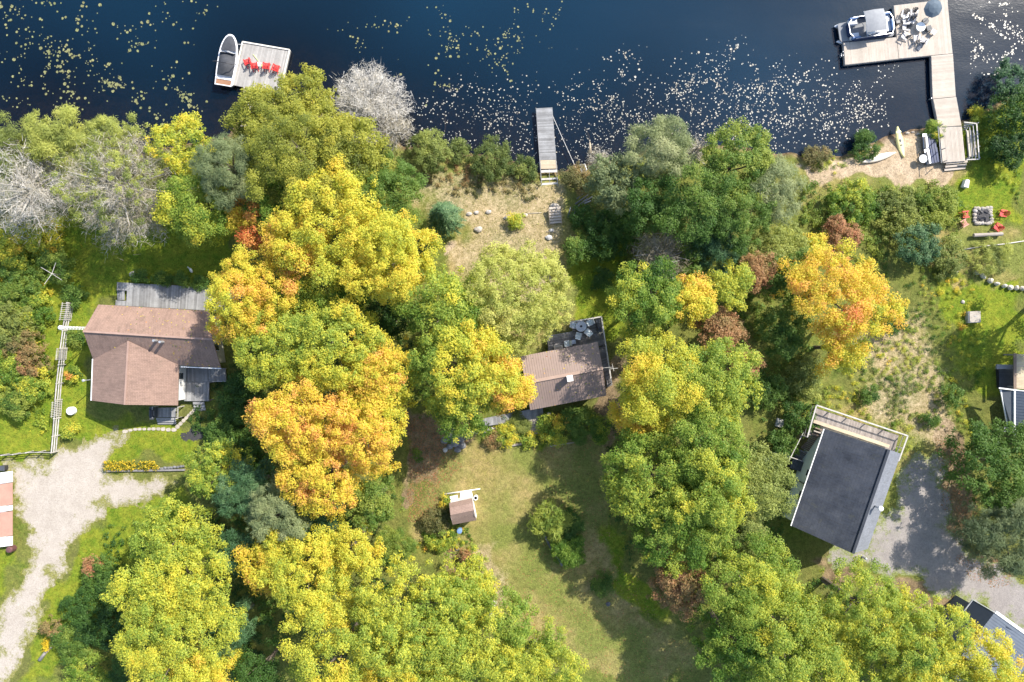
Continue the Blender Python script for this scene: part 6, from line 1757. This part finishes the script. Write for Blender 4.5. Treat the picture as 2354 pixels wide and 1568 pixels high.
tree(1735, 630, 46, 7, 'rust', .58, 'dark rust coloured small tree behind the lemon yellow maple', 'serviceberry_tree', leaf=.15, puff=.38, spread=.08)
tree(1712, 832, 38, 6, 'rust', .68, 'reddish rust small tree at the right side of the large yellow maple', 'serviceberry_tree', leaf=.15, puff=.36, spread=.08)
tree(1524, 870, 102, 13, 'autumn', .52, 'large yellow maple with orange tips, right of the middle cabin roof', spread=.10)
tree(1640, 880, 94, 12, 'autumn', .44, 'yellow green maple, right half of the large crown beside the cabin', spread=.07)
tree(1470, 945, 62, 9, 'autumn', .68, 'gold orange maple at the lower left of the large crown beside the cabin', spread=.08)
tree(1500, 1090, 114, 10.5, 'autumn', .34, 'large green maple with yellow tops at the right edge of the lawn', spread=.10)
tree(1610, 1010, 94, 12, 'autumn', .31, 'green maple just below the large yellow maple', spread=.08)
tree(1620, 1140, 100, 13, 'autumn', .44, 'yellow topped maple in the middle of the trees right of the lawn', spread=.08)
tree(1728, 1112, 94, 11.5, 'pale', .46, 'pale sage green tree that touches the wall of the charcoal roofed house', 'linden_tree', leaf=.16, puff=.42, spread=.08)
tree(1560, 1230, 92, 11, 'autumn', .28, 'green maple with a few yellow sprigs above the rust coloured tree', spread=.11)
tree(1700, 1225, 62, 10, 'pale', .40, 'sage tree low beside the corner of the charcoal roofed house', 'linden_tree', leaf=.16, puff=.42)
tree(1572, 1332, 82, 8.5, 'rust', .52, 'broad rust and tan tree at the lower right of the lawn', 'serviceberry_tree', spread=.13, leaf=.16, puff=.4)
tree(1905, 675, 104, 11, 'autumn', .73, 'orange maple with green inside, on the slope above the charcoal roofed house', spread=.11, puff=.45, dens=1.15)
tree(1998, 712, 60, 10, 'autumn', .74, 'small orange maple at the right side of the larger orange maple on the slope', spread=.1, puff=.5, dens=.8)
tree(1925, 800, 55, 8, 'autumn', .66, 'sparse orange tipped young maple below the larger orange maple on the slope', spread=.13, puff=.45, dens=.55)
tree(1810, 640, 62, 7, 'green', .66, 'green tree between the rust trees and the orange maple on the slope', 'oak_tree', leaf=.16, puff=.42)
tree(1800, 760, 58, 6, 'green', .58, 'dark green tree on the slope right of the reddish rust tree', 'oak_tree', leaf=.16, puff=.42)
# --- bottom
tree(945, 1425, 140, 13, 'autumn', .46, 'wide olive yellow maple at the bottom, left of the curved log', spread=.07, puff=.5, leaf=.15)
tree(1090, 1475, 128, 12, 'autumn', .47, 'yellow green maple at the bottom, just below the curved log', spread=.07, puff=.5, leaf=.15)
tree(790, 1490, 125, 12.5, 'autumn', .50, 'ochre tinged maple at the bottom, left of the wide olive yellow maple', spread=.10, puff=.5, leaf=.15)
tree(960, 1560, 105, 12, 'autumn', .56, 'ochre and orange maple cut by the bottom edge in the middle', spread=.12, puff=.5)
tree(1235, 1545, 98, 11, 'autumn', .48, 'yellow maple cut by the bottom edge beside the shaded lawn', spread=.08, puff=.48)
tree(700, 1295, 100, 11.5, 'autumn', .57, 'bright yellow maple below the dark spruces, left of the wide olive yellow maple', spread=.06, puff=.5)
tree(805, 1260, 62, 10.5, 'autumn', .57, 'small bright yellow maple beside the soft green shrub', spread=.05, puff=.5)
tree(605, 1300, 58, 10, 'autumn', .66, 'gold maple left of the bright yellow maple below the spruces', spread=.08, puff=.5)
tree(1075, 1350, 72, 9, 'autumn', .47, 'lime green low maple just above the curved log', spread=.07, puff=.42, leaf=.15)
tree(640, 1180, 74, 11, 'grey', .60, 'silvery soft pine below the orange gold maples', 'pine_tree', fine=True, leaf=.15, spread=.12)
tree(570, 1120, 62, 9, 'needle', .60, 'dark blue green pine left of the silvery pine', 'pine_tree', fine=True, leaf=.15)
tree(735, 1175, 55, 8, 'needle', .45, 'dark pine between the silvery pine and the pale green ash', 'pine_tree', fine=True, leaf=.15)
tree(862, 1150, 58, 9, 'green', .82, 'pale green ash tree right of the low tip of the orange grove', 'ash_tree', leaf=.16, puff=.4)
tree(500, 1085, 64, 8, 'autumn', .42, 'yellow green young tree right of the yellow flower bed', 'ash_tree', leaf=.16, puff=.4)
tree(425, 1345, 116, 13, 'autumn', .52, 'large yellow maple at lower left, upper crown of its pair', spread=.07, puff=.5, leaf=.15)
tree(415, 1470, 126, 13, 'autumn', .52, 'large yellow maple at lower left, lower crown of its pair', spread=.07, puff=.5, leaf=.15)
tree(410, 1235, 86, 10, 'autumn', .42, 'lime green maple above the pair of yellow maples at lower left', spread=.09, puff=.45, leaf=.15)
tree(480, 1545, 72, 11, 'autumn', .62, 'orange tinged maple cut by the bottom edge at lower left', spread=.1, puff=.45, leaf=.15)
tree(530, 1440, 60, 9, 'needle', .55, 'dark spruce between the lower left maples and the ochre maple', 'spruce_tree', fine=True, leaf=.15)
tree(560, 1260, 52, 8, 'needle', .45, 'dark spruce above the gold maple at lower left', 'spruce_tree', fine=True, leaf=.15)
tree(610, 1530, 55, 9, 'green', .42, 'dark green tree cut by the bottom edge beside the ochre tinged maple', 'oak_tree', leaf=.15)
tree(1720, 1330, 102, 12, 'autumn', .41, 'yellow green maple beside the lower corner of the charcoal roofed house', spread=.09, puff=.5, leaf=.15)
tree(1800, 1450, 114, 12.5, 'autumn', .44, 'yellow green maple at the bottom, right of the shaded lawn', spread=.08, puff=.5, leaf=.15)
tree(1680, 1470, 86, 10.5, 'autumn', .28, 'green maple at the bottom edge of the lawn shade', spread=.1, puff=.48, leaf=.15)
tree(1980, 1400, 106, 12.5, 'autumn', .45, 'lime yellow maple below the grey gravel yard', spread=.08, puff=.5, leaf=.15)
tree(2090, 1480, 116, 12.5, 'autumn', .50, 'yellow maple with an orange sprig left of the slate metal roof', spread=.10, puff=.5, leaf=.15)
tree(2225, 1530, 92, 12, 'autumn', .55, 'bright yellow maple hanging over the slate metal roof', spread=.07, puff=.5, leaf=.15)
tree(1900, 1545, 94, 11.5, 'autumn', .50, 'gold green maple cut by the bottom edge in the right half', spread=.1, puff=.5, leaf=.15)
tree(2300, 1065, 104, 7, 'green', .56, 'rounded dark green tree at the right edge, left below the house with white trim', 'oak_tree', dens=1.6, spread=.06, leaf=.16, puff=.45, base=.05)
tree(2310, 1225, 98, 7, 'grey', .36, 'grey green pine with tufted branches at the right edge beside the gravel yard', 'pine_tree', fine=True, leaf=.15, spread=.12, base=.05, dens=1.6)
shrub(2330, 185, 44, 3.0, 'needle', .40, 'dark evergreen bush at the right edge nearest the lake', 'evergreen_bush', leaf=.15)
shrub(2335, 262, 58, 3.2, 'green', .36, 'dark green bush at the right edge, right of the shore deck', 'bush', leaf=.16)
# neighbours just past the right edge that throw the shade on the right lawn
tree(2500, 690, 90, 11, 'green', .45, 'green tree past the right edge near the house with white trim', 'oak_tree', leaf=.16)

# ------------------------------------------------------------------ shrubs
shrub(985, 348, 52, 2.6, 'pale', .34, 'olive green waterside shrub at the right foot of the white bare trees', leaf=.14)
shrub(1130, 368, 50, 2.2, 'pale', .16, 'dark olive waterside shrub left of the narrow dock', leaf=.13)
shrub(1205, 385, 30, 1.6, 'pale', .30, 'small olive shrub right beside the narrow dock', leaf=.13)
shrub(1060, 345, 28, 1.6, 'pale', .2, 'little olive shrub between the two larger waterside shrubs left of the narrow dock', leaf=.13)
shrub(1325, 408, 34, 1.6, 'rust', .2, 'low tan shrub at the shore between narrow dock and pole pile', leaf=.13)
shrub(1375, 360, 26, 1.4, 'twig', .6, 'pinkish twiggy shrub at the waterline right of the narrow dock')
shrub(1330, 575, 38, 3, 'green', .62, 'green shrub with yellow top beside the footpath above the cabin', leaf=.15)
shrub(1340, 500, 32, 1.6, 'green', .4, 'dark green shrub right of the wooden steps', leaf=.15)
shrub(1400, 540, 60, 3, 'green', .36, 'dark green shrub bank on the shaded side of the footpath', leaf=.16)
shrub(1450, 520, 48, 3, 'green', .48, 'mid green shrub below the low grey green tree', leaf=.16)
shrub(1385, 640, 26, 1.3, 'green', .3, 'small dark shrub in the shaded grass right of the pale linden', leaf=.14)
shrub(1185, 508, 20, 1.0, 'autumn', .50, 'small yellow shrub alone on the dry slope beside the steps', leaf=.13)
shrub(1790, 568, 74, 4, 'pale', .48, 'light yellow green bush bank below the grey green pine', leaf=.15)
shrub(1870, 575, 40, 3, 'autumn', .5, 'yellow green bush left of the rust bush on the right slope', leaf=.15)
shrub(1930, 543, 44, 2.6, 'rust', .68, 'rust brown bush above the orange maple on the slope', leaf=.14, puff=.3)
shrub(1960, 470, 62, 1.3, 'autumn', .34, 'light green bush nearest the beach, left end of the bush bank', leaf=.15)
shrub(2060, 490, 62, 1.3, 'pale', .42, 'sage green bush in the middle of the bush bank behind the beach', leaf=.15)
shrub(2150, 470, 55, 1.2, 'green', .95, 'green bush at the right end of the bush bank, left of the fire pit', leaf=.15)
shrub(2108, 562, 52, 2.6, 'needle', .62, 'dark blue green bush below the bush bank on the right', leaf=.14)
shrub(2180, 590, 46, 1.3, 'pale', .36, 'olive brown bush right of the dark blue green bush', leaf=.14)
shrub(2275, 588, 46, .8, 'pale', .50, 'straw coloured brush around the leaning birch pole', leaf=.13, fine=True, dens=.45)
shrub(2050, 735, 36, 1.8, 'green', .40, 'dark green bush at the right foot of the orange maple on the slope', leaf=.15)
shrub(2192, 912, 26, 1.6, 'green', .62, 'small round green bush between the two right hand houses', leaf=.14)
shrub(2140, 965, 18, 1.0, 'green', .5, 'tiny green bush on the dry slope behind the charcoal roofed house', leaf=.13)
shrub(1995, 910, 20, 1.0, 'green', .5, 'tiny dark bush above the deck of the charcoal roofed house', leaf=.13)
shrub(1845, 965, 48, 2.4, 'green', .56, 'dark green bush at the left corner of the charcoal roofed house deck', leaf=.15)
shrub(1800, 1020, 38, 1.8, 'green', .66, 'green bush beside the covered stair of the charcoal roofed house', leaf=.15)
shrub(1765, 900, 44, 2.2, 'green', .52, 'dark bush in the shade right of the large yellow maple', leaf=.15)
shrub(1850, 870, 48, 1.8, 'pale', .42, 'olive brush in the shade below the sparse orange maple', leaf=.14)
shrub(1995, 335, 34, 1.4, 'green', .42, 'green waterside bush left of the kayaks', leaf=.13)
shrub(1885, 358, 30, 1.3, 'rust', .18, 'brownish waterside bush left of the green bush by the kayaks', leaf=.13)
shrub(2150, 300, 22, 1.0, 'autumn', .42, 'yellow green grass clump at the left foot of the shore deck', leaf=.13, fine=True)
shrub(2285, 345, 28, 1.2, 'green', .5, 'green bush on the lawn right of the shore deck rails', leaf=.14)
shrub(2260, 270, 26, 0.8, 'autumn', .42, 'yellow green clump at the water right of the gangway', leaf=.14, fine=True)
shrub(2320, 345, 42, 2.6, 'green', .22, 'dark bush at the right edge right of the shore deck', leaf=.16)
# left thicket
LT = [(30, 560, 62, 'autumn', .50, 'yellow bush at the left edge, highest of the left thicket'), (95, 545, 48, 'autumn', .52, 'yellow and rust tipped bush below the whitish bare tree'),
      (40, 660, 62, 'green', .72, 'green bush at the left edge beside the four armed pole'), (130, 610, 44, 'green', .78, 'green bush touching the four armed pole'),
      (30, 750, 58, 'pale', .42, 'pale flowered green bush left of the fence top'), (80, 722, 42, 'autumn', .36, 'green bush between the four armed pole and the fence'),
      (62, 812, 50, 'rust', .40, 'rust and olive bush in the middle of the left thicket'), (25, 850, 52, 'autumn', .40, 'green and gold bush at the left edge, halfway along the fence'),
      (78, 885, 40, 'autumn', .44, 'yellow green bush close to the fence, lower half'), (35, 920, 44, 'green', .8, 'green bush low in the left thicket above the small lawn'),
      (178, 772, 22, 'green', .72, 'green bush between fence and brown cottage gable'), (166, 862, 20, 'autumn', .5, 'yellow bush on the cottage side of the fence'),
      (160, 988, 20, 'autumn', .5, 'yellow bush below the white disc by the fence')]
for (u, v, r_, k_, b_, l_) in LT:
    shrub(u, v, r_, 1.7 if r_ > 30 else .8, k_, b_, l_, leaf=.15, spread=.16)
shrub(168, 676, 28, 1.0, 'green', .62, 'spiky ornamental grass clump at the top end of the white fence', 'grass_clump', fine=True, leaf=.3, cat='plant')
HG = [(330, 637), (375, 640), (420, 644), (465, 650)]
for i, (u, v) in enumerate(HG):
    shrub(u, v, 24, 1.1, 'green', .58, ['leafy hedge plant nearest the round boulder above the deck', 'leafy hedge plant above the deck, second from the boulder',
          'leafy hedge plant above the deck, beside the white garden ornament', 'leafy hedge plant above the deck, nearest the orange maple'][i], 'hedge_plant', leaf=.14, group='hedge along the cottage deck', asp=.6)
DG = [(528, 915, 26, .40, 'dark green shrub beside the cottage side deck'), (548, 965, 44, .46, 'dark green shrub right of the stepping stone path'), (505, 1000, 40, .50, 'green shrub below the dark paved strip'),
      (560, 1040, 46, .36, 'dark green shrub left of the large orange gold maple'), (562, 885, 38, .34, 'shaded shrub at the right corner of the brown cottage')]
for (u, v, r_, b_, l_) in DG: shrub(u, v, r_, 2.2, 'green', b_, l_, leaf=.16)
# bottom left bank
BL = [(245, 1330, 50, 'green', .5, 'green bush at the left of the lower left maples'), (190, 1400, 48, 'green', .36, 'dark green bush on the bank beside the driveway grass'),
      (165, 1475, 46, 'green', .66, 'round light green bush above the bleached driftwood'), (240, 1440, 56, 'green', .24, 'dark shaded bush between driveway bank and yellow maples'),
      (200, 1545, 50, 'autumn', .40, 'green and yellow bush cut by the bottom edge at lower left'), (300, 1540, 46, 'green', .3, 'dark bush cut by the bottom edge below the yellow maples'),
      (212, 1300, 22, 'rust', .75, 'pinkish seed headed shrub beside the driveway grass'), (120, 1440, 22, 'rust', .5, 'small brown shrub on the bank next to a yellow flower clump')]
for (u, v, r_, k_, b_, l_) in BL: shrub(u, v, r_, 2.0, k_, b_, l_, leaf=.15, spread=.13)
shrub(112, 1480, 12, .7, 'flower', .6, 'small yellow flower clump above the bleached driftwood', 'flowering_plant', leaf=.12, cat='plant')
# cabin garden and lawn plants
shrub(1330, 972, 46, 1.8, 'green', .66, 'bright green shrub below the middle cabin roof', leaf=.15)
shrub(1272, 985, 40, 1.5, 'autumn', .42, 'yellow green shrub right of the cabin steps', leaf=.14, spread=.13)
shrub(1375, 985, 30, 1.4, 'autumn', .36, 'green and gold shrub at the right end of the cabin garden', leaf=.14)
shrub(1216, 1015, 18, .8, 'autumn', .44, 'lime hosta clump at the foot of the cabin steps', leaf=.16, cat='plant')
shrub(1165, 1003, 28, .9, 'autumn', .46, 'low yellow shrub left of the cabin steps', leaf=.13, spread=.14)
shrub(1190, 975, 26, .8, 'pale', .42, 'straw coloured plants beside the cabin porch', leaf=.12, fine=True)
shrub(1135, 1015, 22, .6, 'rust', .45, 'low brown shrub at the left end of the cabin garden', leaf=.12)
shrub(1268, 1195, 46, 2.6, 'green', .95, 'ferny light green plant in the raised bed on the lawn', 'fern_plant', fine=True, leaf=.26, cat='plant', puff=.4, dens=1.4)
shrub(1306, 1264, 40, 2.0, 'autumn', .24, 'round clipped green shrub at the lower end of the raised bed', leaf=.12, dens=2, puff=.26, spread=.05)
shrub(1305, 1205, 36, 1.5, 'green', .42, 'feathery dark green plant at the right of the raised bed', 'fern_plant', fine=True, leaf=.15, cat='plant')
shrub(1385, 1345, 26, .7, 'green', .62, 'dark green low shrub on the shaded lawn', leaf=.14)
shrub(1030, 1150, 16, .8, 'autumn', .46, 'lime green shrub at the left wall of the shed', leaf=.14)
shrub(1005, 1195, 36, 1.2, 'rust', .12, 'dark olive brush in the shed shadow', leaf=.14)
shrub(1010, 1235, 34, .9, 'autumn', .38, 'mixed yellow and green plants below the shed', leaf=.13, spread=.2)
shrub(905, 1255, 46, 3.4, 'green', .82, 'soft green feathery shrub below the leaf covered path', fine=True, leaf=.16)
shrub(1085, 1290, 30, 1.0, 'rust', .3, 'brown and yellow brush at the right of the lime green maple', leaf=.13, spread=.2)
shrub(962, 1046, 14, .6, 'green', .6, 'small green plant on the shaded leaf covered path', leaf=.14, cat='plant')
# ------------------------------------------------------------------ cover nobody could count
HOUSES = [[(190, 640), (520, 650), (525, 880), (480, 930), (410, 975), (200, 935)]]
undergrowth('undergrowth', [[(-60, 520), (150, 520), (112, 700), (108, 800), (96, 930), (95, 1000), (20, 930), (-60, 940)]], 'autumn', .42, 'low mixed bushes and weeds of the left thicket', 'undergrowth', dens=3.2, spread=.2)
undergrowth('undergrowth', [[(930, 320), (1240, 400), (1240, 470), (1150, 440), (1060, 460), (960, 420)]], 'rust', .25, 'straw and rust coloured heath above the dry slope', 'undergrowth', dens=4, hmax=.5, puff=.26, leaf=.13, spread=.22)
undergrowth('undergrowth', [[(1850, 430), (2210, 420), (2220, 520), (2150, 560), (2000, 620), (1900, 540), (1840, 520)]], 'green', .85, 'tangled green weeds of the bush bank behind the beach', 'undergrowth', dens=3.0, spread=.2)
undergrowth('undergrowth', [[(1320, 470), (1500, 460), (1700, 560), (1850, 640), (1880, 860), (1830, 960), (1740, 900), (1700, 780), (1420, 620)]], 'green', .68, 'shaded weeds between the right hand trees', 'undergrowth', dens=2.4, spread=.2)
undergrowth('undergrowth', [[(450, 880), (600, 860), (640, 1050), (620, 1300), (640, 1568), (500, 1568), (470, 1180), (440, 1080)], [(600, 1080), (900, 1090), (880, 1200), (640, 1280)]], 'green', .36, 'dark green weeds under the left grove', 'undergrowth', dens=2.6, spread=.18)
undergrowth('undergrowth', [[(1880, 560), (2240, 600), (2260, 760), (2230, 1000), (2120, 960), (1870, 900), (2000, 760)]], 'autumn', .30, 'pale dry weeds on the right slope', 'undergrowth', dens=2.6, hmax=.35, puff=.24, leaf=.12, fine=True, spread=.22)
undergrowth('undergrowth', [[(1800, 880), (2100, 960), (2100, 1080), (1890, 930), (1850, 1000)]], 'autumn', .36, 'bright yellow green weeds around the charcoal roofed house', 'undergrowth', dens=2.4, hmax=.35, puff=.24, leaf=.12, fine=True)
undergrowth('undergrowth', [[(560, 1100), (920, 1110), (900, 1240), (620, 1240)], [(1380, 980), (1760, 960), (1800, 1250), (1660, 1420), (1480, 1330), (1390, 1180)], [(680, 640), (960, 620), (940, 900), (700, 900)], [(560, 1240), (900, 1260), (960, 1330), (700, 1400), (640, 1568), (520, 1568)], [(1640, 1380), (1900, 1330), (2200, 1450), (2250, 1568), (1620, 1568)], [(250, 1200), (480, 1150), (560, 1400), (540, 1568), (240, 1568)], [(560, 700), (700, 760), (620, 1000), (530, 900)], [(930, 800), (1000, 760), (1000, 960), (950, 960)]], 'green', .34, 'shaded saplings and weeds beneath the maples', 'undergrowth', dens=1.5, hmax=1.0)
undergrowth('undergrowth', [[(1040, 1280), (1110, 1300), (1130, 1400), (1080, 1400)], [(980, 1170), (1060, 1200), (1090, 1280), (960, 1270)], [(1100, 985), (1210, 965), (1210, 1020), (1120, 1030)]], 'autumn', .40, 'patchy yellow and green ground plants around the shed and cabin garden', 'undergrowth', dens=5, hmax=.35, puff=.2, leaf=.12, spread=.25)
undergrowth('undergrowth', [[(1850, 350), (1990, 340), (1960, 400), (1850, 380)], [(2140, 285), (2220, 280), (2290, 250), (2354, 240), (2354, 480), (2290, 420), (2240, 380), (2215, 290)]], 'autumn', .32, 'bright shore grass and weeds either side of the shore deck', 'undergrowth', dens=2.4, hmax=.3, puff=.22, leaf=.12, fine=True)

undergrowth('undergrowth', [[(1950, 750), (2110, 735), (2160, 850), (2150, 980), (2100, 1010), (2010, 930)]], 'pale', .58, 'tan dead brush on the dry slope above the charcoal roofed house', 'undergrowth', dens=3.2, hmax=.3, puff=.22, leaf=.12, fine=True, spread=.2)
def tufts(name, polys, n, kind, bias, label, h=(.06, .2), spread=.18, avoid=()):
    """grass blades in small tufts, one object"""
    PP = []
    for poly in polys:
        Q = poly_m(poly); x0, y0 = Q.min(0); x1, y1 = Q.max(0)
        m_ = min(n, int((x1 - x0) * (y1 - y0) * 26))
        X = RNG.uniform(x0, x1, m_); Y = RNG.uniform(y0, y1, m_)
        ok = sdf(Q, X, Y) + (vnoise(X, Y, 1.2, 19) - .5) * 2 < 0
        ok &= vnoise(X, Y, 1.1, 22) * .6 + vnoise(X, Y, .35, 23) * .4 > RNG.uniform(0.1, 0.9, m_)
        for a in avoid: ok &= sdf(poly_m(a), X, Y) > 0.1
        PP.append(np.stack([X[ok], Y[ok]], 1))
    P2 = np.vstack(PP); m = len(P2)
    hh = RNG.uniform(h[0], h[1], m)
    p = np.stack([P2[:, 0], P2[:, 1], gz_arr(P2[:, 0], P2[:, 1]) + hh * .45], 1)
    T = np.stack([RNG.normal(0, .55, m), RNG.normal(0, .55, m), np.ones(m)], 1)
    N_ = RNG.normal(0, 1, (m, 3)); N_[:, 2] *= .3
    tint = bias + spread * 2 * (vnoise(P2[:, 0], P2[:, 1], 2.0, 41) - .5) * 2 + RNG.normal(0, .1, m)
    me = leaf_mesh(name, p, N_, hh * 1.3, RNG.uniform(.03, .07, m), tint, LEAF[kind], T)
    return tag(link_mesh(name, me), label, 'grass', kind='stuff')
tufts('grass', [[(160, 480), (520, 480), (540, 640), (250, 690), (190, 780), (200, 990), (130, 1040), (0, 1060), (-40, 940), (110, 930), (170, 700)], [(230, 1160), (400, 1120), (300, 1260), (100, 1560), (50, 1560), (100, 1400)], [(250, 1000), (430, 990), (430, 1060), (260, 1060)]], 26000, 'autumn', .34, 'yellow green lawn grass around the brown cottage', avoid=HOUSES)
tufts('grass', [[(960, 430), (1240, 410), (1290, 500), (1290, 620), (1060, 640), (1060, 560), (1000, 470)]], 15000, 'pale', .62, 'dry straw coloured grass on the slope below the narrow dock', (.08, .25))
tufts('grass', [[(1060, 1020), (1390, 1010), (1380, 1240), (1520, 1420), (1560, 1568), (1350, 1560), (1150, 1440), (1080, 1250), (1010, 1120)]], 26000, 'pale', .40, 'patchy dry lawn grass in front of the middle cabin', (.04, .12))
tufts('grass', [[(2100, 600), (2354, 560), (2354, 900), (2240, 1000), (2120, 960), (2060, 800)], [(2220, 300), (2354, 260), (2354, 520), (2230, 520), (2210, 400)]], 22000, 'pale', .36, 'rough grass on the right hand lawns', (.06, .22))
tufts('grass', [[(935, 1080), (1010, 1060), (1040, 1120), (1060, 1290), (1010, 1300), (900, 1220)]], 9000, 'autumn', .36, 'patchy grass and weeds left of the shed', (.06, .2))
tufts('grass', [[(1840, 400), (2050, 430), (2210, 420), (2200, 450), (1960, 450), (1850, 480)], [(1840, 900), (2110, 950), (2140, 1100), (2060, 1120)]], 12000, 'autumn', .40, 'yellow green grass fringe behind the beach and house deck', (.08, .25))

def litter(name, polys, n, label):
    PP = []
    for poly in polys:
        Q = poly_m(poly); x0, y0 = Q.min(0); x1, y1 = Q.max(0)
        X = RNG.uniform(x0, x1, n); Y = RNG.uniform(y0, y1, n)
        ok = sdf(Q, X, Y) + (vnoise(X, Y, 1.5, 29) - .5) * 2 < 0
        PP.append(np.stack([X[ok], Y[ok]], 1))
    P2 = np.vstack(PP); m = len(P2)
    p = np.stack([P2[:, 0], P2[:, 1], gz_arr(P2[:, 0], P2[:, 1]) + .025], 1)
    N_ = np.array([0, 0, 1.0]) + RNG.normal(0, .3, (m, 3))
    me = leaf_mesh(name, p, N_, RNG.uniform(.08, .17, m), RNG.uniform(.06, .12, m), RNG.choice([.1, .35, .6, .9], m) + RNG.normal(0, .1, m), LEAF['rust'])
    return tag(link_mesh(name, me), label, 'leaves', kind='stuff')
litter('fallen_leaves', [[(1220, 1030), (1400, 1000), (1400, 1240), (1540, 1430), (1600, 1568), (1420, 1568), (1180, 1440), (1140, 1350), (1300, 1200)]], 5000, 'yellow and brown fallen leaves on the shaded lawn')
litter('fallen_leaves', [[(930, 960), (1090, 960), (1040, 1080), (990, 1180), (940, 1200)], [(1020, 1240), (1060, 1290), (1120, 1410), (1060, 1400)], [(2150, 1000), (2230, 1040), (2250, 1260), (2330, 1350), (2240, 1340), (2170, 1180)]], 7000, 'brown fallen leaves on bare soil under the trees')


# leaves blown onto the roofs
def roof_litter(qs, n, label):
    P = []; Nn = []
    for q, k in qs:
        q = [Vector(x) for x in q]; nn = (q[1] - q[0]).cross(q[2] - q[0]).normalized()
        if nn.z < 0: nn = -nn
        for _ in range(int(n * k)):
            p = q[0].lerp(q[1], random.random() ** .7).lerp(q[3].lerp(q[2], random.random() ** .7), random.random() ** 1.6)
            P.append(p + nn * .03); Nn.append(nn)
    m = len(P)
    me = leaf_mesh('fallen_leaves', np.array(P), np.array(Nn) + RNG.normal(0, .25, (m, 3)), RNG.uniform(.10, .18, m), RNG.uniform(.08, .14, m), RNG.choice([.15, .5, .62, .8], m) + RNG.normal(0, .08, m), LEAF['autumn'])
    tag(link_mesh('fallen_leaves', me), label, 'leaves', kind='stuff')
roof_litter([((n0, n1, r1, r0), .5), ((s0, s1, r1, r0), .5)], 130, 'fallen leaves scattered on the brown cottage roof')
roof_litter([((nw, ne, re, rw), .5), ((sw, se, re, rw), .5)], 80, 'fallen leaves scattered on the metal cabin roof')
